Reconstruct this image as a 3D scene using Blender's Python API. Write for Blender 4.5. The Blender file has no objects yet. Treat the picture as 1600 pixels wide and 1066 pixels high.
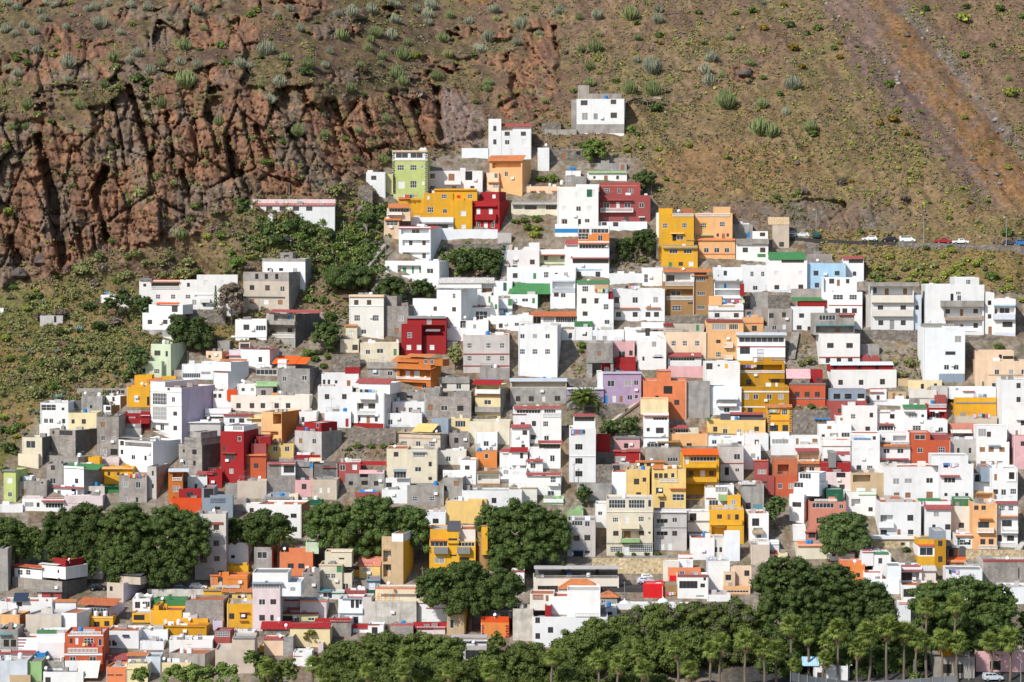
import bpy, math, random
import numpy as np
from mathutils import Vector

SC = bpy.context.scene
COL = SC.collection
# ------------------------------------------------------------------ camera, sky, sun, exposure
CAMZ = 110.0
FPX = 4500.0            # focal length in photo pixels (photo 1600 x 1066)
HORIZON = 330.0         # photo row of the true horizon
PITCH = math.atan((533.0 - HORIZON) / FPX)
cam = bpy.data.cameras.new('camera')
cam.lens = 36.0 * FPX / 1600.0
cam.sensor_width = 36.0
cam.clip_start = 1.0
cam.clip_end = 6000.0
camo = bpy.data.objects.new('camera', cam)
COL.objects.link(camo)
camo.location = (0, 0, CAMZ)
camo.rotation_euler = (math.pi / 2 - PITCH, 0, 0)
SC.camera = camo

SUN_EL = math.radians(41.0)
SUN_AZ = math.radians(40.0)     # to the left of the view's reverse direction
w = bpy.data.worlds.new('World')
SC.world = w
w.use_nodes = True
nt = w.node_tree
sky = nt.nodes.new('ShaderNodeTexSky')
sky.sky_type = 'NISHITA'
sky.sun_disc = False
sky.sun_elevation = SUN_EL
sky.sun_rotation = math.pi + SUN_AZ
sky.altitude = 100
bg = nt.nodes['Background']
bg.inputs['Strength'].default_value = 0.135
nt.links.new(sky.outputs[0], bg.inputs[0])
sl = bpy.data.lights.new('sun', 'SUN')
sl.energy = 4.5
sl.angle = math.radians(0.5)
sl.color = (1.0, 0.97, 0.92)
so = bpy.data.objects.new('sun', sl)
COL.objects.link(so)
sdir = Vector((math.sin(SUN_AZ) * math.cos(SUN_EL), math.cos(SUN_AZ) * math.cos(SUN_EL), -math.sin(SUN_EL)))
so.rotation_euler = sdir.to_track_quat('-Z', 'Y').to_euler()
so.location = (-200, 200, 400)
SC.view_settings.view_transform = 'Standard'
SC.view_settings.look = 'None'
SC.view_settings.exposure = 0.05
SC.view_settings.gamma = 1.0
SC.cycles.max_bounces = 5
SC.cycles.diffuse_bounces = 3
SC.cycles.use_adaptive_sampling = True

# ------------------------------------------------------------------ small helpers
CP, SP = math.cos(PITCH), math.sin(PITCH)

def ray(u, v):
    """direction through photo pixel (u, v), scaled to y = 1"""
    a = (u - 800.0) / FPX
    b = (533.0 - v) / FPX
    y = CP + b * SP
    return a / y, 1.0, (-SP + b * CP) / y

def rays(u, v):
    a = (u - 800.0) / FPX
    b = (533.0 - v) / FPX
    y = CP + b * SP
    return a / y, (-SP + b * CP) / y

def rs(seed):
    return random.Random(seed)

def sstep(a, b, x):
    t = np.clip((x - a) / (b - a), 0, 1)
    return t * t * (3 - 2 * t)

def hash2(ix, iy, seed=0):
    ix = ix.astype(np.int64); iy = iy.astype(np.int64)
    h = (ix * 374761393 + iy * 668265263 + seed * 974634747) & 0xFFFFFFFF
    h = ((h ^ (h >> 13)) * 1274126177) & 0xFFFFFFFF
    h = h ^ (h >> 16)
    return (h & 0xFFFFFF) / float(0xFFFFFF)

def vnoise(x, y, seed=0):
    ix = np.floor(x); iy = np.floor(y)
    fx = x - ix; fy = y - iy
    fx = fx * fx * (3 - 2 * fx); fy = fy * fy * (3 - 2 * fy)
    a = hash2(ix, iy, seed); b = hash2(ix + 1, iy, seed)
    c = hash2(ix, iy + 1, seed); d = hash2(ix + 1, iy + 1, seed)
    return (a * (1 - fx) + b * fx) * (1 - fy) + (c * (1 - fx) + d * fx) * fy

def fbm(x, y, oct=4, seed=0):
    s = 0; a = .5; t = 0
    for i in range(oct):
        s = s + a * vnoise(x, y, seed + i * 17); t += a
        x = x * 2.03; y = y * 2.03; a *= .5
    return s / t

def facets(x, y, seed=0):
    """blocky cells: every cell a tilted plane, -1..1, and distance to the cell edge"""
    ix = np.floor(x); iy = np.floor(y)
    best = np.full(x.shape, 9.0); sec = np.full(x.shape, 9.0)
    val = np.zeros(x.shape)
    for dx in (-1, 0, 1):
        for dy in (-1, 0, 1):
            cx = ix + dx; cy = iy + dy
            px = cx + hash2(cx, cy, seed); py = cy + hash2(cx, cy, seed + 1)
            d = (x - px) ** 2 + (y - py) ** 2
            h = hash2(cx, cy, seed + 2) * 2 - 1
            gx = hash2(cx, cy, seed + 3) * 2 - 1
            gy = hash2(cx, cy, seed + 4) * 2 - 1
            vv = h + 1.1 * gx * (x - px) + 0.7 * gy * (y - py)
            m = d < best
            sec = np.where(m, best, np.minimum(sec, d))
            val = np.where(m, vv, val)
            best = np.where(m, d, best)
    return val, np.sqrt(sec) - np.sqrt(best)

# ------------------------------------------------------------------ the hillside as a depth for every direction
_V = [-500, -300, 0, 100, 200, 300, 400, 600, 800, 900, 960, 1066, 1150, 1600]
_Y = [1140, 990, 850, 815, 787, 765, 745, 705, 665, 640, 620, 588, 560, 470]

def base_depth(u, v):
    u = np.asarray(u, float); v = np.asarray(v, float)
    y = np.interp(v, _V, _Y)
    m = 1 - sstep(430, 720, u)
    off = np.interp(v, [-300, 130, 440, 470], [-30, -40, 0, 0])
    y = y + m * off
    return y

def at(u, v, dep=None):
    """point of the hillside seen at photo pixel (u, v)"""
    d = float(base_depth(u, v)) if dep is None else dep
    rx, ry, rz = ray(u, v)
    return Vector((rx * d, d, CAMZ + rz * d))

# ------------------------------------------------------------------ materials
MATS = {}

def new_mat(name):
    m = bpy.data.materials.new(name)
    m.use_nodes = True
    n = m.node_tree.nodes
    return m, n, m.node_tree.links, n['Principled BSDF']

def paint(name, rgb, rough=.85, stain=.22, kind='paint'):
    """weathered wall paint or bare block: uneven tone, rain streaks, faint courses"""
    if name in MATS:
        return MATS[name]
    m, n, l, p = new_mat(name)
    p.inputs['Roughness'].default_value = rough
    p.inputs['Specular IOR Level'].default_value = .2
    geo = n.new('ShaderNodeNewGeometry')
    no = n.new('ShaderNodeTexNoise'); no.inputs['Scale'].default_value = .55; no.inputs['Detail'].default_value = 6
    l.new(geo.outputs['Position'], no.inputs['Vector'])
    mp = n.new('ShaderNodeMapping'); mp.inputs['Scale'].default_value = (.85, .85, .13)
    l.new(geo.outputs['Position'], mp.inputs['Vector'])
    st = n.new('ShaderNodeTexNoise'); st.inputs['Scale'].default_value = 1.0; st.inputs['Detail'].default_value = 5
    l.new(mp.outputs[0], st.inputs['Vector'])
    r1 = n.new('ShaderNodeMapRange'); r1.inputs[1].default_value = .5; r1.inputs[2].default_value = .78
    r1.inputs[3].default_value = 0; r1.inputs[4].default_value = stain * 1.6
    l.new(st.outputs[0], r1.inputs[0])
    r2 = n.new('ShaderNodeMapRange'); r2.inputs[1].default_value = .3; r2.inputs[2].default_value = .7
    r2.inputs[3].default_value = 1.0; r2.inputs[4].default_value = 1 - stain * .6
    l.new(no.outputs[0], r2.inputs[0])
    oi = n.new('ShaderNodeObjectInfo')
    r3 = n.new('ShaderNodeMapRange'); r3.inputs[3].default_value = .86; r3.inputs[4].default_value = 1.03
    l.new(oi.outputs['Random'], r3.inputs[0])
    mul = n.new('ShaderNodeMath'); mul.operation = 'MULTIPLY'
    l.new(r2.outputs[0], mul.inputs[0]); l.new(r3.outputs[0], mul.inputs[1])
    last = mul.outputs[0]
    if kind == 'block':
        sep = n.new('ShaderNodeSeparateXYZ'); l.new(geo.outputs['Position'], sep.inputs[0])
        add = n.new('ShaderNodeMath'); add.operation = 'ADD'
        l.new(sep.outputs[0], add.inputs[0]); l.new(sep.outputs[1], add.inputs[1])
        cmb = n.new('ShaderNodeCombineXYZ'); l.new(add.outputs[0], cmb.inputs[0]); l.new(sep.outputs[2], cmb.inputs[1])
        br = n.new('ShaderNodeTexBrick'); br.inputs['Scale'].default_value = 1
        br.inputs['Brick Width'].default_value = .5; br.inputs['Row Height'].default_value = .25
        br.inputs['Mortar Size'].default_value = .02
        br.inputs['Color1'].default_value = (1.05, 1.05, 1.05, 1); br.inputs['Color2'].default_value = (.78, .78, .78, 1)
        br.inputs['Mortar'].default_value = (.62, .62, .62, 1)
        l.new(cmb.outputs[0], br.inputs['Vector'])
        m2 = n.new('ShaderNodeMath'); m2.operation = 'MULTIPLY'
        l.new(last, m2.inputs[0]); l.new(br.outputs['Color'], m2.inputs[1])
        last = m2.outputs[0]
    pt = n.new('ShaderNodeTexNoise'); pt.inputs['Scale'].default_value = .33; pt.inputs['Detail'].default_value = 3; pt.inputs['Distortion'].default_value = 1.2
    l.new(geo.outputs['Position'], pt.inputs['Vector'])
    r4 = n.new('ShaderNodeMapRange'); r4.inputs[1].default_value = .50; r4.inputs[2].default_value = .66
    r4.inputs[3].default_value = 1.0; r4.inputs[4].default_value = 1 - .03 - stain * .28
    l.new(pt.outputs[0], r4.inputs[0])
    m4 = n.new('ShaderNodeMath'); m4.operation = 'MULTIPLY'
    l.new(last, m4.inputs[0]); l.new(r4.outputs[0], m4.inputs[1])
    last = m4.outputs[0]
    c1 = n.new('ShaderNodeVectorMath'); c1.operation = 'SCALE'
    c1.inputs[0].default_value = rgb
    l.new(last, c1.inputs['Scale'])
    tr = n.new('ShaderNodeValToRGB'); tr.color_ramp.interpolation = 'CONSTANT'
    e = tr.color_ramp.elements; e[0].color = (1, 1, 1, 1); e[1].position = .45; e[1].color = (1, .98, .95, 1)
    e.new(.68).color = (.955, .98, 1, 1); e.new(.86).color = (1, .965, .955, 1)
    l.new(oi.outputs['Random'], tr.inputs[0])
    c0 = n.new('ShaderNodeVectorMath'); c0.operation = 'MULTIPLY'; c0.inputs[1].default_value = rgb
    l.new(tr.outputs[0], c0.inputs[0]); l.new(c0.outputs[0], c1.inputs[0])
    mx = n.new('ShaderNodeMix'); mx.data_type = 'RGBA'
    l.new(r1.outputs[0], mx.inputs[0]); l.new(c1.outputs[0], mx.inputs[6])
    g = sum(rgb) / 3
    mx.inputs[7].default_value = (g * .34 + .03, g * .30 + .028, g * .26 + .025, 1)
    l.new(mx.outputs[2], p.inputs['Base Color'])
    if kind == 'stone':
        vo = n.new('ShaderNodeTexVoronoi'); vo.inputs['Scale'].default_value = 1.6
        l.new(geo.outputs['Position'], vo.inputs['Vector'])
        m3 = n.new('ShaderNodeMapRange'); m3.inputs[3].default_value = .55; m3.inputs[4].default_value = 1.25
        l.new(vo.outputs['Color'], m3.inputs[0])
        m2 = n.new('ShaderNodeMath'); m2.operation = 'MULTIPLY'
        l.new(last, m2.inputs[0]); l.new(m3.outputs[0], m2.inputs[1])
        l.new(m2.outputs[0], c1.inputs['Scale'])
        b = n.new('ShaderNodeBump'); b.inputs['Strength'].default_value = .7; b.inputs['Distance'].default_value = .2
        l.new(vo.outputs['Distance'], b.inputs['Height']); l.new(b.outputs[0], p.inputs['Normal'])
    MATS[name] = m
    return m

def plain(name, rgb, rough=.6, spec=.4, metal=0.0):
    if name in MATS:
        return MATS[name]
    m, n, l, p = new_mat(name)
    p.inputs['Base Color'].default_value = (*rgb, 1)
    p.inputs['Roughness'].default_value = rough
    p.inputs['Specular IOR Level'].default_value = spec
    p.inputs['Metallic'].default_value = metal
    MATS[name] = m
    return m

# name: (albedo, word used in descriptions, kind)
COLOURS = {
 'white': ((.80, .80, .79), 'white', 'paint'), 'offwhite': ((.72, .68, .60), 'off-white', 'paint'),
 'cream': ((.74, .66, .50), 'cream', 'paint'), 'creamyellow': ((.78, .65, .38), 'cream yellow', 'paint'),
 'palegrey': ((.55, .52, .49), 'pale grey', 'paint'), 'concrete': ((.41, .38, .345), 'bare concrete', 'paint'),
 'block': ((.42, .385, .35), 'bare grey block', 'block'), 'darkblock': ((.20, .19, .18), 'dark block', 'block'),  # dark block is also the shade painted on side walls of block houses
 'stone': ((.27, .235, .20), 'rough stone', 'stone'), 'beige': ((.56, .48, .39), 'beige', 'paint'),
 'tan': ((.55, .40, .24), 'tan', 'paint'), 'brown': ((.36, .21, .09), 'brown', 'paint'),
 'plaster': ((.66, .60, .52), 'stained plaster', 'paint'), 'amber': ((.76, .40, .03), 'amber yellow', 'paint'),
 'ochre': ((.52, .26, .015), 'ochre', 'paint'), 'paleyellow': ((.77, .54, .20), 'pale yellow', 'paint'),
 'peach': ((.78, .44, .20), 'peach orange', 'paint'), 'peachpale': ((.80, .58, .40), 'pale peach', 'paint'),
 'orange': ((.74, .25, .06), 'orange', 'paint'), 'coral': ((.72, .23, .10), 'coral orange', 'paint'),
 'terracotta': ((.47, .15, .07), 'terracotta', 'paint'), 'orangered': ((.52, .11, .05), 'brick orange', 'paint'),
 'burnt': ((.50, .16, .035), 'burnt orange', 'paint'), 'vermilion': ((.72, .085, .015), 'vermilion', 'paint'),
 'vividred': ((.66, .015, .02), 'bright red', 'paint'), 'red': ((.34, .022, .025), 'dark red', 'paint'),
 'rose': ((.36, .085, .08), 'rose red', 'paint'), 'salmon': ((.62, .24, .17), 'salmon', 'paint'),
 'pink': ((.72, .42, .42), 'pink', 'paint'), 'palepink': ((.74, .62, .62), 'pale pink', 'paint'),
 'lavender': ((.40, .31, .46), 'lavender', 'paint'), 'lilac': ((.60, .53, .66), 'lilac', 'paint'),  # lilac also paints the shade on the white gallery tower's side
 'lime': ((.52, .60, .22), 'lime green', 'paint'), 'palelime': ((.60, .60, .31), 'pale lime', 'paint'),
 'mint': ((.56, .66, .46), 'mint green', 'paint'), 'skyblue': ((.42, .64, .82), 'sky blue', 'paint'),
 'paleblue': ((.62, .68, .76), 'pale blue', 'paint'), 'bluegrey': ((.27, .32, .38), 'blue-grey', 'paint'),
 'grey': ((.25, .25, .25), 'grey', 'paint'), 'darkgrey': ((.10, .10, .11), 'dark grey', 'paint'),
 'green': ((.06, .21, .075), 'green', 'paint'), 'dkgreen': ((.02, .11, .06), 'dark green', 'paint'),
 'palegreen': ((.30, .48, .22), 'pale green', 'paint'), 'blue': ((.03, .22, .52), 'blue', 'paint'),
 'sand': ((.58, .47, .29), 'sand coloured', 'stone'),
 'teal': ((.10, .28, .32), 'teal', 'paint'),
}

def cmat(c):
    rgb, _, k = COLOURS[c]
    st = {'white': .09, 'concrete': .5, 'block': .5, 'plaster': .55, 'darkblock': .5, 'stone': .4, 'offwhite': .10, 'palegrey': .2}.get(c, .16)
    return paint('paint ' + c, rgb, stain=st, kind=k)

# ------------------------------------------------------------------ mesh builder
class MB:
    def __init__(self):
        self.v = []; self.f = []; self.m = []

    def quad(self, a, b, c, d, mi=0):
        i = len(self.v)
        self.v += [a, b, c, d]; self.f.append((i, i + 1, i + 2, i + 3)); self.m.append(mi)

    def poly(self, pts, mi=0):
        i = len(self.v)
        self.v += list(pts); self.f.append(tuple(range(i, i + len(pts)))); self.m.append(mi)

    def box(self, x0, x1, y0, y1, z0, z1, mi=0):
        i = len(self.v)
        self.v += [(x0, y0, z0), (x1, y0, z0), (x1, y1, z0), (x0, y1, z0), (x0, y0, z1), (x1, y0, z1), (x1, y1, z1), (x0, y1, z1)]
        for q in ((0, 1, 5, 4), (1, 2, 6, 5), (2, 3, 7, 6), (3, 0, 4, 7), (4, 5, 6, 7), (3, 2, 1, 0)):
            self.f.append(tuple(i + k for k in q)); self.m.append(mi)

    def tube(self, pts, radii, n=6, mi=0, cap=True):
        rings = []
        for k, p in enumerate(pts):
            p = Vector(p)
            a = Vector(pts[max(k - 1, 0)]); b = Vector(pts[min(k + 1, len(pts) - 1)])
            d = (b - a).normalized()
            s = d.cross(Vector((0, 1, 0)) if abs(d.y) < .9 else Vector((1, 0, 0))).normalized()
            t = d.cross(s)
            i = len(self.v)
            for j in range(n):
                an = 2 * math.pi * j / n
                q = p + (s * math.cos(an) + t * math.sin(an)) * radii[k]
                self.v.append(tuple(q))
            rings.append(i)
        for k in range(len(rings) - 1):
            for j in range(n):
                a, b = rings[k] + j, rings[k] + (j + 1) % n
                c, d = rings[k + 1] + (j + 1) % n, rings[k + 1] + j
                self.f.append((a, d, c, b)); self.m.append(mi)
        if cap:
            self.f.append(tuple(rings[-1] + j for j in range(n))[::-1]); self.m.append(mi)
            self.f.append(tuple(rings[0] + j for j in range(n))); self.m.append(mi)

    def mesh(self, name, mats):
        me = bpy.data.meshes.new(name)
        me.from_pydata(self.v, [], self.f)
        for m in mats:
            me.materials.append(m)
        if len(mats) > 1:
            me.polygons.foreach_set('material_index', self.m)
        me.update()
        return me

def link(name, me, parent=None, loc=None, kind=None):
    o = bpy.data.objects.new(name, me)
    COL.objects.link(o)
    if parent is not None:
        o.parent = parent
    if loc is not None:
        o.location = loc
    if kind:
        o['kind'] = kind
    return o

def tag(o, label, cat, group=None):
    o['label'] = label
    o['category'] = cat
    if group:
        o['group'] = group
    return o

def empty(name, loc, rz=0):
    o = bpy.data.objects.new(name, None)
    o.empty_display_size = .5
    COL.objects.link(o)
    o.location = loc
    o.rotation_euler = (0, 0, rz)
    return o

def np_mesh(name, verts, faces, mats, midx=None, smooth=False):
    """numpy arrays straight into a mesh; faces (n, k)"""
    me = bpy.data.meshes.new(name)
    nv = len(verts); nf, k = faces.shape
    me.vertices.add(nv)
    me.vertices.foreach_set('co', np.ascontiguousarray(verts, np.float32).ravel())
    me.loops.add(nf * k)
    me.loops.foreach_set('vertex_index', np.ascontiguousarray(faces, np.int32).ravel())
    me.polygons.add(nf)
    me.polygons.foreach_set('loop_start', np.arange(0, nf * k, k, dtype=np.int32))
    me.polygons.foreach_set('loop_total', np.full(nf, k, np.int32))
    for m in mats:
        me.materials.append(m)
    if midx is not None:
        me.polygons.foreach_set('material_index', np.ascontiguousarray(midx, np.int32))
    if smooth:
        me.polygons.foreach_set('use_smooth', np.ones(nf, bool))
    me.update(calc_edges=True)
    return me
# ------------------------------------------------------------------ the hillside
CLIFF_TOP = ([-300, 0, 100, 200, 300, 400, 500, 600, 690, 730, 760], [230, 205, 175, 150, 140, 155, 150, 150, 128, 145, 215])
CLIFF_BOT = ([-300, 0, 60, 100, 150, 250, 330, 400, 500, 560, 620, 690, 760], [470, 452, 428, 412, 388, 372, 345, 312, 292, 265, 240, 232, 216])
GULLIES = [  # dark clefts in the cliff: points, half width (px), depth (m)
 ([(70, 255), (80, 300), (92, 350), (100, 408)], 11, 9), ([(163, 268), (150, 300), (158, 340), (167, 372)], 7, 8),
 ([(122, 358), (130, 395)], 5, 4), ([(145, 355), (148, 390)], 4, 4), ([(200, 130), (212, 165), (226, 205), (236, 265)], 6, 7),
 ([(262, 180), (272, 245)], 4, 4), ([(283, 268), (300, 315)], 5, 5), ([(176, 160), (190, 215), (196, 265)], 4, 4),
 ([(60, 215), (70, 245)], 9, 6), ([(20, 375), (45, 430)], 10, 4), ([(375, 270), (392, 300)], 8, 7), ([(437, 140), (448, 165)], 9, 4),
 ([(452, 205), (478, 250)], 6, 5), ([(520, 160), (545, 215)], 6, 5), ([(548, 205), (578, 250)], 6, 5), ([(570, 155), (580, 195)], 6, 4),
 ([(650, 165), (660, 200), (668, 232)], 9, 6), ([(682, 140), (690, 215)], 6, 6), ([(802, 120), (806, 150)], 7, 4), ([(868, 45), (872, 75)], 5, 4),
 ([(300, 190), (310, 250)], 4, 3), ([(325, 180), (345, 240)], 5, 4), ([(400, 200), (425, 265)], 6, 5), ([(355, 215), (365, 275)], 5, 4),
 ([(232, 45), (236, 75)], 3, 3), ([(258, 45), (262, 70)], 3, 3), ([(290, 35), (296, 60)], 4, 3), ([(325, 20), (330, 55)], 4, 3)]

def seg_dist(u, v, pts):
    best = np.full(u.shape, 1e9)
    for (a, b), (c, d) in zip(pts[:-1], pts[1:]):
        dx, dy = c - a, d - b
        t = np.clip(((u - a) * dx + (v - b) * dy) / (dx * dx + dy * dy), 0, 1)
        e = np.hypot(u - a - t * dx, v - b - t * dy)
        best = np.minimum(best, e)
    return best

def cliff_mask(u, v):
    wob = 120 * (fbm(u / 50, v / 30, 4, 5) - .5)
    t = np.interp(u, *CLIFF_TOP); b = np.interp(u, *CLIFF_BOT)
    m = sstep(-18, 14, v - t + wob) * (1 - sstep(-8, 6, v - b + wob * .5)) * (1 - sstep(745, 775, u))
    # rock bands higher up the slope
    r1 = np.exp(-((u - 310) / 110) ** 2 - ((v - 52 + (u - 310) * .12) / 26) ** 2)
    r2 = np.exp(-((u - 848) / 34) ** 2 - ((v - 80) / 70) ** 2)
    r3 = np.exp(-((u - 60) / 90) ** 2 - ((v - 105) / 40) ** 2) * .7
    r4 = np.exp(-((u - 1160) / 25) ** 2 - ((v - 116) / 16) ** 2)
    r5 = np.exp(-((u - 820) / 50) ** 2 - ((v - 150) / 45) ** 2)
    r6 = np.where((v > 302) & (v < 358), np.exp(-((u - 1250) / 190) ** 2), 0) * sstep(300, 322, v) * .8
    r7 = sstep(.50, .60, fbm(u / 62 + v / 90, v / 24, 4, 13)) * sstep(960, 800, u) * sstep(240, 190, v) * .62
    e = np.maximum.reduce([r1, r2, r3, r4, r5, r6, r7])
    return np.maximum(m, sstep(.35, .6, e + .5 * (fbm(u / 18, v / 18, 3, 8) - .5)))

def relief(u, v):
    """metres towards the viewer"""
    cm = cliff_mask(u, v)
    sx = u - (.22 + .34 * sstep(250, 600, u)) * (v - 250)
    f1, e1 = facets(sx / 44, v / 70 + .1 * sx / 44, 11)
    f2, e2 = facets(sx / 16 + v / 90, v / 58, 23)
    f3, e3 = facets(sx / 7 - v / 60, v / 27, 31)
    f4, e4 = facets(sx / 3.6, v / 15, 37)
    d = 3.4 * f1 + 1.15 * f2 + .42 * f3 + .3 * f4
    d -= 2.2 * (1 - sstep(.01, .09, e1)) + 1.3 * (1 - sstep(.01, .10, e2)) + .4 * (1 - sstep(0, .16, e3)) + .15 * (1 - sstep(0, .25, e4))
    rib = np.abs(fbm(sx / 13, v / 70, 3, 43) - .5) * 2
    lg = v / 21 + .25 * f1 + 1.6 * fbm(u / 60, v / 60, 2, 45)
    d += .85 * (lg - np.floor(lg) - .5) + .3 * (rib - .3) + 2.0 * (fbm(sx / 70, v / 200, 2, 6) - .5)
    g = 0
    for pts, hw, dep in GULLIES:
        q = seg_dist(u, v, pts) + 1.2 * f3 + 1.6 * f2
        g = np.maximum(g, dep * (1 - sstep(hw * .45, hw * 1.2, q)))
    d = (d - g) * np.where((u > 1000) & (v > 290), .45, 1.0)
    # open slope: knolls and stones
    sd = u - .75 * v
    om = sstep(8, 55, np.interp(u, *TOWN_TOP) - v) * np.where(u > 1180, sstep(352, 310, v), 1)
    s = (1.2 + 1.8 * om) * (fbm(u / 60, v / 45, 4, 51) - .5) + om * (5.5 * (fbm(sd / 95, v / 190, 3, 53) - .5) + 1.8 * (.5 - np.abs(fbm(sd / 34, v / 60, 3, 55) - .5) * 4))
    fs, es = facets(u / 11, v / 8, 61)
    s = s + (.6 + .8 * om) * (fbm(u / 18, v / 13, 3, 57) - .5)
    s = s + .38 * np.maximum(fs, 0) * sstep(.5, .72, fbm(u / 35, v / 28, 3, 63)) + .5 * (fbm(u / 7, v / 5, 3, 67) - .5)
    # gravel chute and dry gully at the right
    c1 = np.interp(v, [0, 330], [1287, 1600]); c2 = np.interp(v, [0, 60, 120, 230, 330], [1392, 1452, 1492, 1580, 1660])
    s = s - 1.6 * np.exp(-((u - c1) / 9) ** 2) - 2.4 * np.exp(-((u - c2) / 14) ** 2) * (v < 400)
    up = sstep(640, 430, v)
    return cm * d + (1 - cm) * s * up

def ground_at(u, v):
    d = float(base_depth(u, v)) - float(relief(np.array([float(u)]), np.array([float(v)]))[0])
    return at(u, v, d)

def mixc(a, b, t):
    return a + (np.asarray(b, float) - a) * t[..., None]

def ground_colour(u, v):
    n1 = fbm(u / 60, v / 40, 4, 71); n2 = fbm(u / 16, v / 11, 4, 73); n3 = fbm(u / 5, v / 4, 3, 79)
    c = np.zeros(u.shape + (3,)) + np.array([.178, .116, .076])
    c = mixc(c, [.25, .165, .105], sstep(.45, .75, n2))
    c = mixc(c, [.125, .080, .066], sstep(.48, .66, fbm(u / 48 + 5, v / 26, 4, 77)) * sstep(760, 560, u) * .7)
    c = mixc(c, [.235, .165, .082], sstep(.48, .62, fbm(u / 26 + 4, v / 15, 4, 99)) * .75)
    # drier, greener ground to the right and lower left
    right = sstep(820, 1050, u + 90 * (n1 - .5) * 2) * sstep(60, 190, v + 60 * (n1 - .5))
    c = mixc(c, [.215, .150, .078], right * sstep(.25, .55, n2 + .1))
    c = mixc(c, [.165, .142, .062], sstep(.47, .68, n1) * .5 * sstep(700, 500, v))
    pale = np.exp(-((u - 1130) / 130) ** 2 - ((v - 262) / 45) ** 2)
    c = mixc(c, [.235, .145, .072], sstep(.25, .6, pale + .4 * (n2 - .5)))
    left = sstep(420, 300, u - .4 * (v - 430)) * sstep(415, 470, v)
    c = mixc(c, [.225, .160, .060], left * sstep(.3, .6, n2))
    c = mixc(c, [.115, .125, .035], left * sstep(.52, .68, n1) * .8)
    rs_ = sstep(1270, 1330, u) * sstep(372, 392, v) * sstep(480, 430, v)
    c = mixc(c, [.23, .165, .065], rs_ * .8)
    # chute: mauve gravel, rusty grass, grey boulder bed
    e1 = np.interp(v, [0, 100, 200, 330], [1288, 1330, 1425, 1545]) + 34 * (n2 - .5) + 14 * (n3 - .5)
    e2 = np.interp(v, [0, 30, 60, 130, 230, 330], [1350, 1372, 1388, 1430, 1512, 1560]) + 70 * (n2 - .5) + 26 * (n3 - .5)
    e3 = np.interp(v, [0, 30, 60, 130, 230, 330], [1382, 1410, 1440, 1495, 1578, 1660]) + 22 * (n2 - .5) + 12 * (n3 - .5)
    e4 = e3 + np.interp(v, [0, 60, 230, 330], [34, 30, 22, 20])
    low = sstep(345, 300, v)
    c = mixc(c, [.185, .126, .104], low * sstep(-5, 4, u - e1) * sstep(5, -4, u - e2))
    c = mixc(c, [.225, .125, .060], low * sstep(-12, 10, u - e2) * sstep(4, -4, u - e3))
    c = mixc(c, [.17, .135, .115], low * sstep(-4, 4, u - e3) * sstep(7, -4, u - e4))
    c = mixc(c, [.19, .12, .08], low * sstep(-3, 9, u - e4) * .7)
    c = mixc(c, [.19, .125, .085], low * sstep(-3, 9, u - e1) * sstep(9, -3, u - e4) * sstep(.46, .62, fbm(u / 16 + 3, v / 24, 4, 103)) * .8)
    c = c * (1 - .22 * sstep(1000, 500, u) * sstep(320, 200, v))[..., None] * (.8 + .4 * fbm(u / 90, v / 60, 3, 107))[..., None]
    # cliff rock
    cm = cliff_mask(u, v)
    k = mixc(np.zeros(u.shape + (3,)) + np.array([.165, .092, .066]), [.225, .122, .082], sstep(.40, .68, fbm(u / 22, v / 40, 4, 83)))
    k = mixc(k, [.150, .118, .100], sstep(.48, .64, fbm(u / 45 + 3, v / 60, 4, 87)) * .9)
    k = mixc(k, [.085, .058, .048], sstep(.52, .72, fbm(u / 6, v / 16, 3, 91)) * .6)
    k = mixc(k, [.31, .16, .09], sstep(.66, .76, fbm(u / 12, v / 17, 3, 89)) * .5)
    k = mixc(k, [.13, .12, .055], sstep(.60, .70, fbm(u / 20 + 7, v / 12, 4, 93)) * .75 * sstep(330, 180, v))
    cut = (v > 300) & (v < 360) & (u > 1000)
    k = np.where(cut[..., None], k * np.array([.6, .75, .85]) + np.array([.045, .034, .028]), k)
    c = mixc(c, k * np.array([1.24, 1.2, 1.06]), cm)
    # slab of grey rock beside the highest houses
    slab = np.where((u > 690) & (u < 757), 1, 0) * sstep(125, 150, v - (u - 690) * .75 + 10) * sstep(232, 224, v)
    c = mixc(c, [.225, .165, .14], slab * .85)
    # made ground between the houses
    town = sstep(-6, 8, v - np.interp(u, *TOWN_TOP))
    c = mixc(c, [.27, .225, .18], town * sstep(.2, .5, n2))
    c = mixc(c, [.20, .145, .10], town * sstep(.55, .7, n1))
    c = mixc(c, [.13, .12, .055], town * sstep(.56, .68, n2) * .6)
    road = sstep(960, 1010, v) * sstep(1080, 1180, u)
    c = mixc(c, [.062, .060, .057], road)
    n4 = fbm(u / 9, v / 6, 3, 97)
    return c * (.46 + .50 * n3 + .26 * n4)[..., None]

TOWN_TOP = ([-300, 0, 30, 70, 180, 215, 235, 380, 480, 560, 600, 720, 760, 860, 1000, 1030, 1250, 1290, 1360, 1440, 1590, 2000],
            [760, 740, 690, 640, 610, 560, 545, 545, 480, 500, 260, 235, 215, 230, 245, 330, 350, 400, 440, 450, 455, 470])

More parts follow.
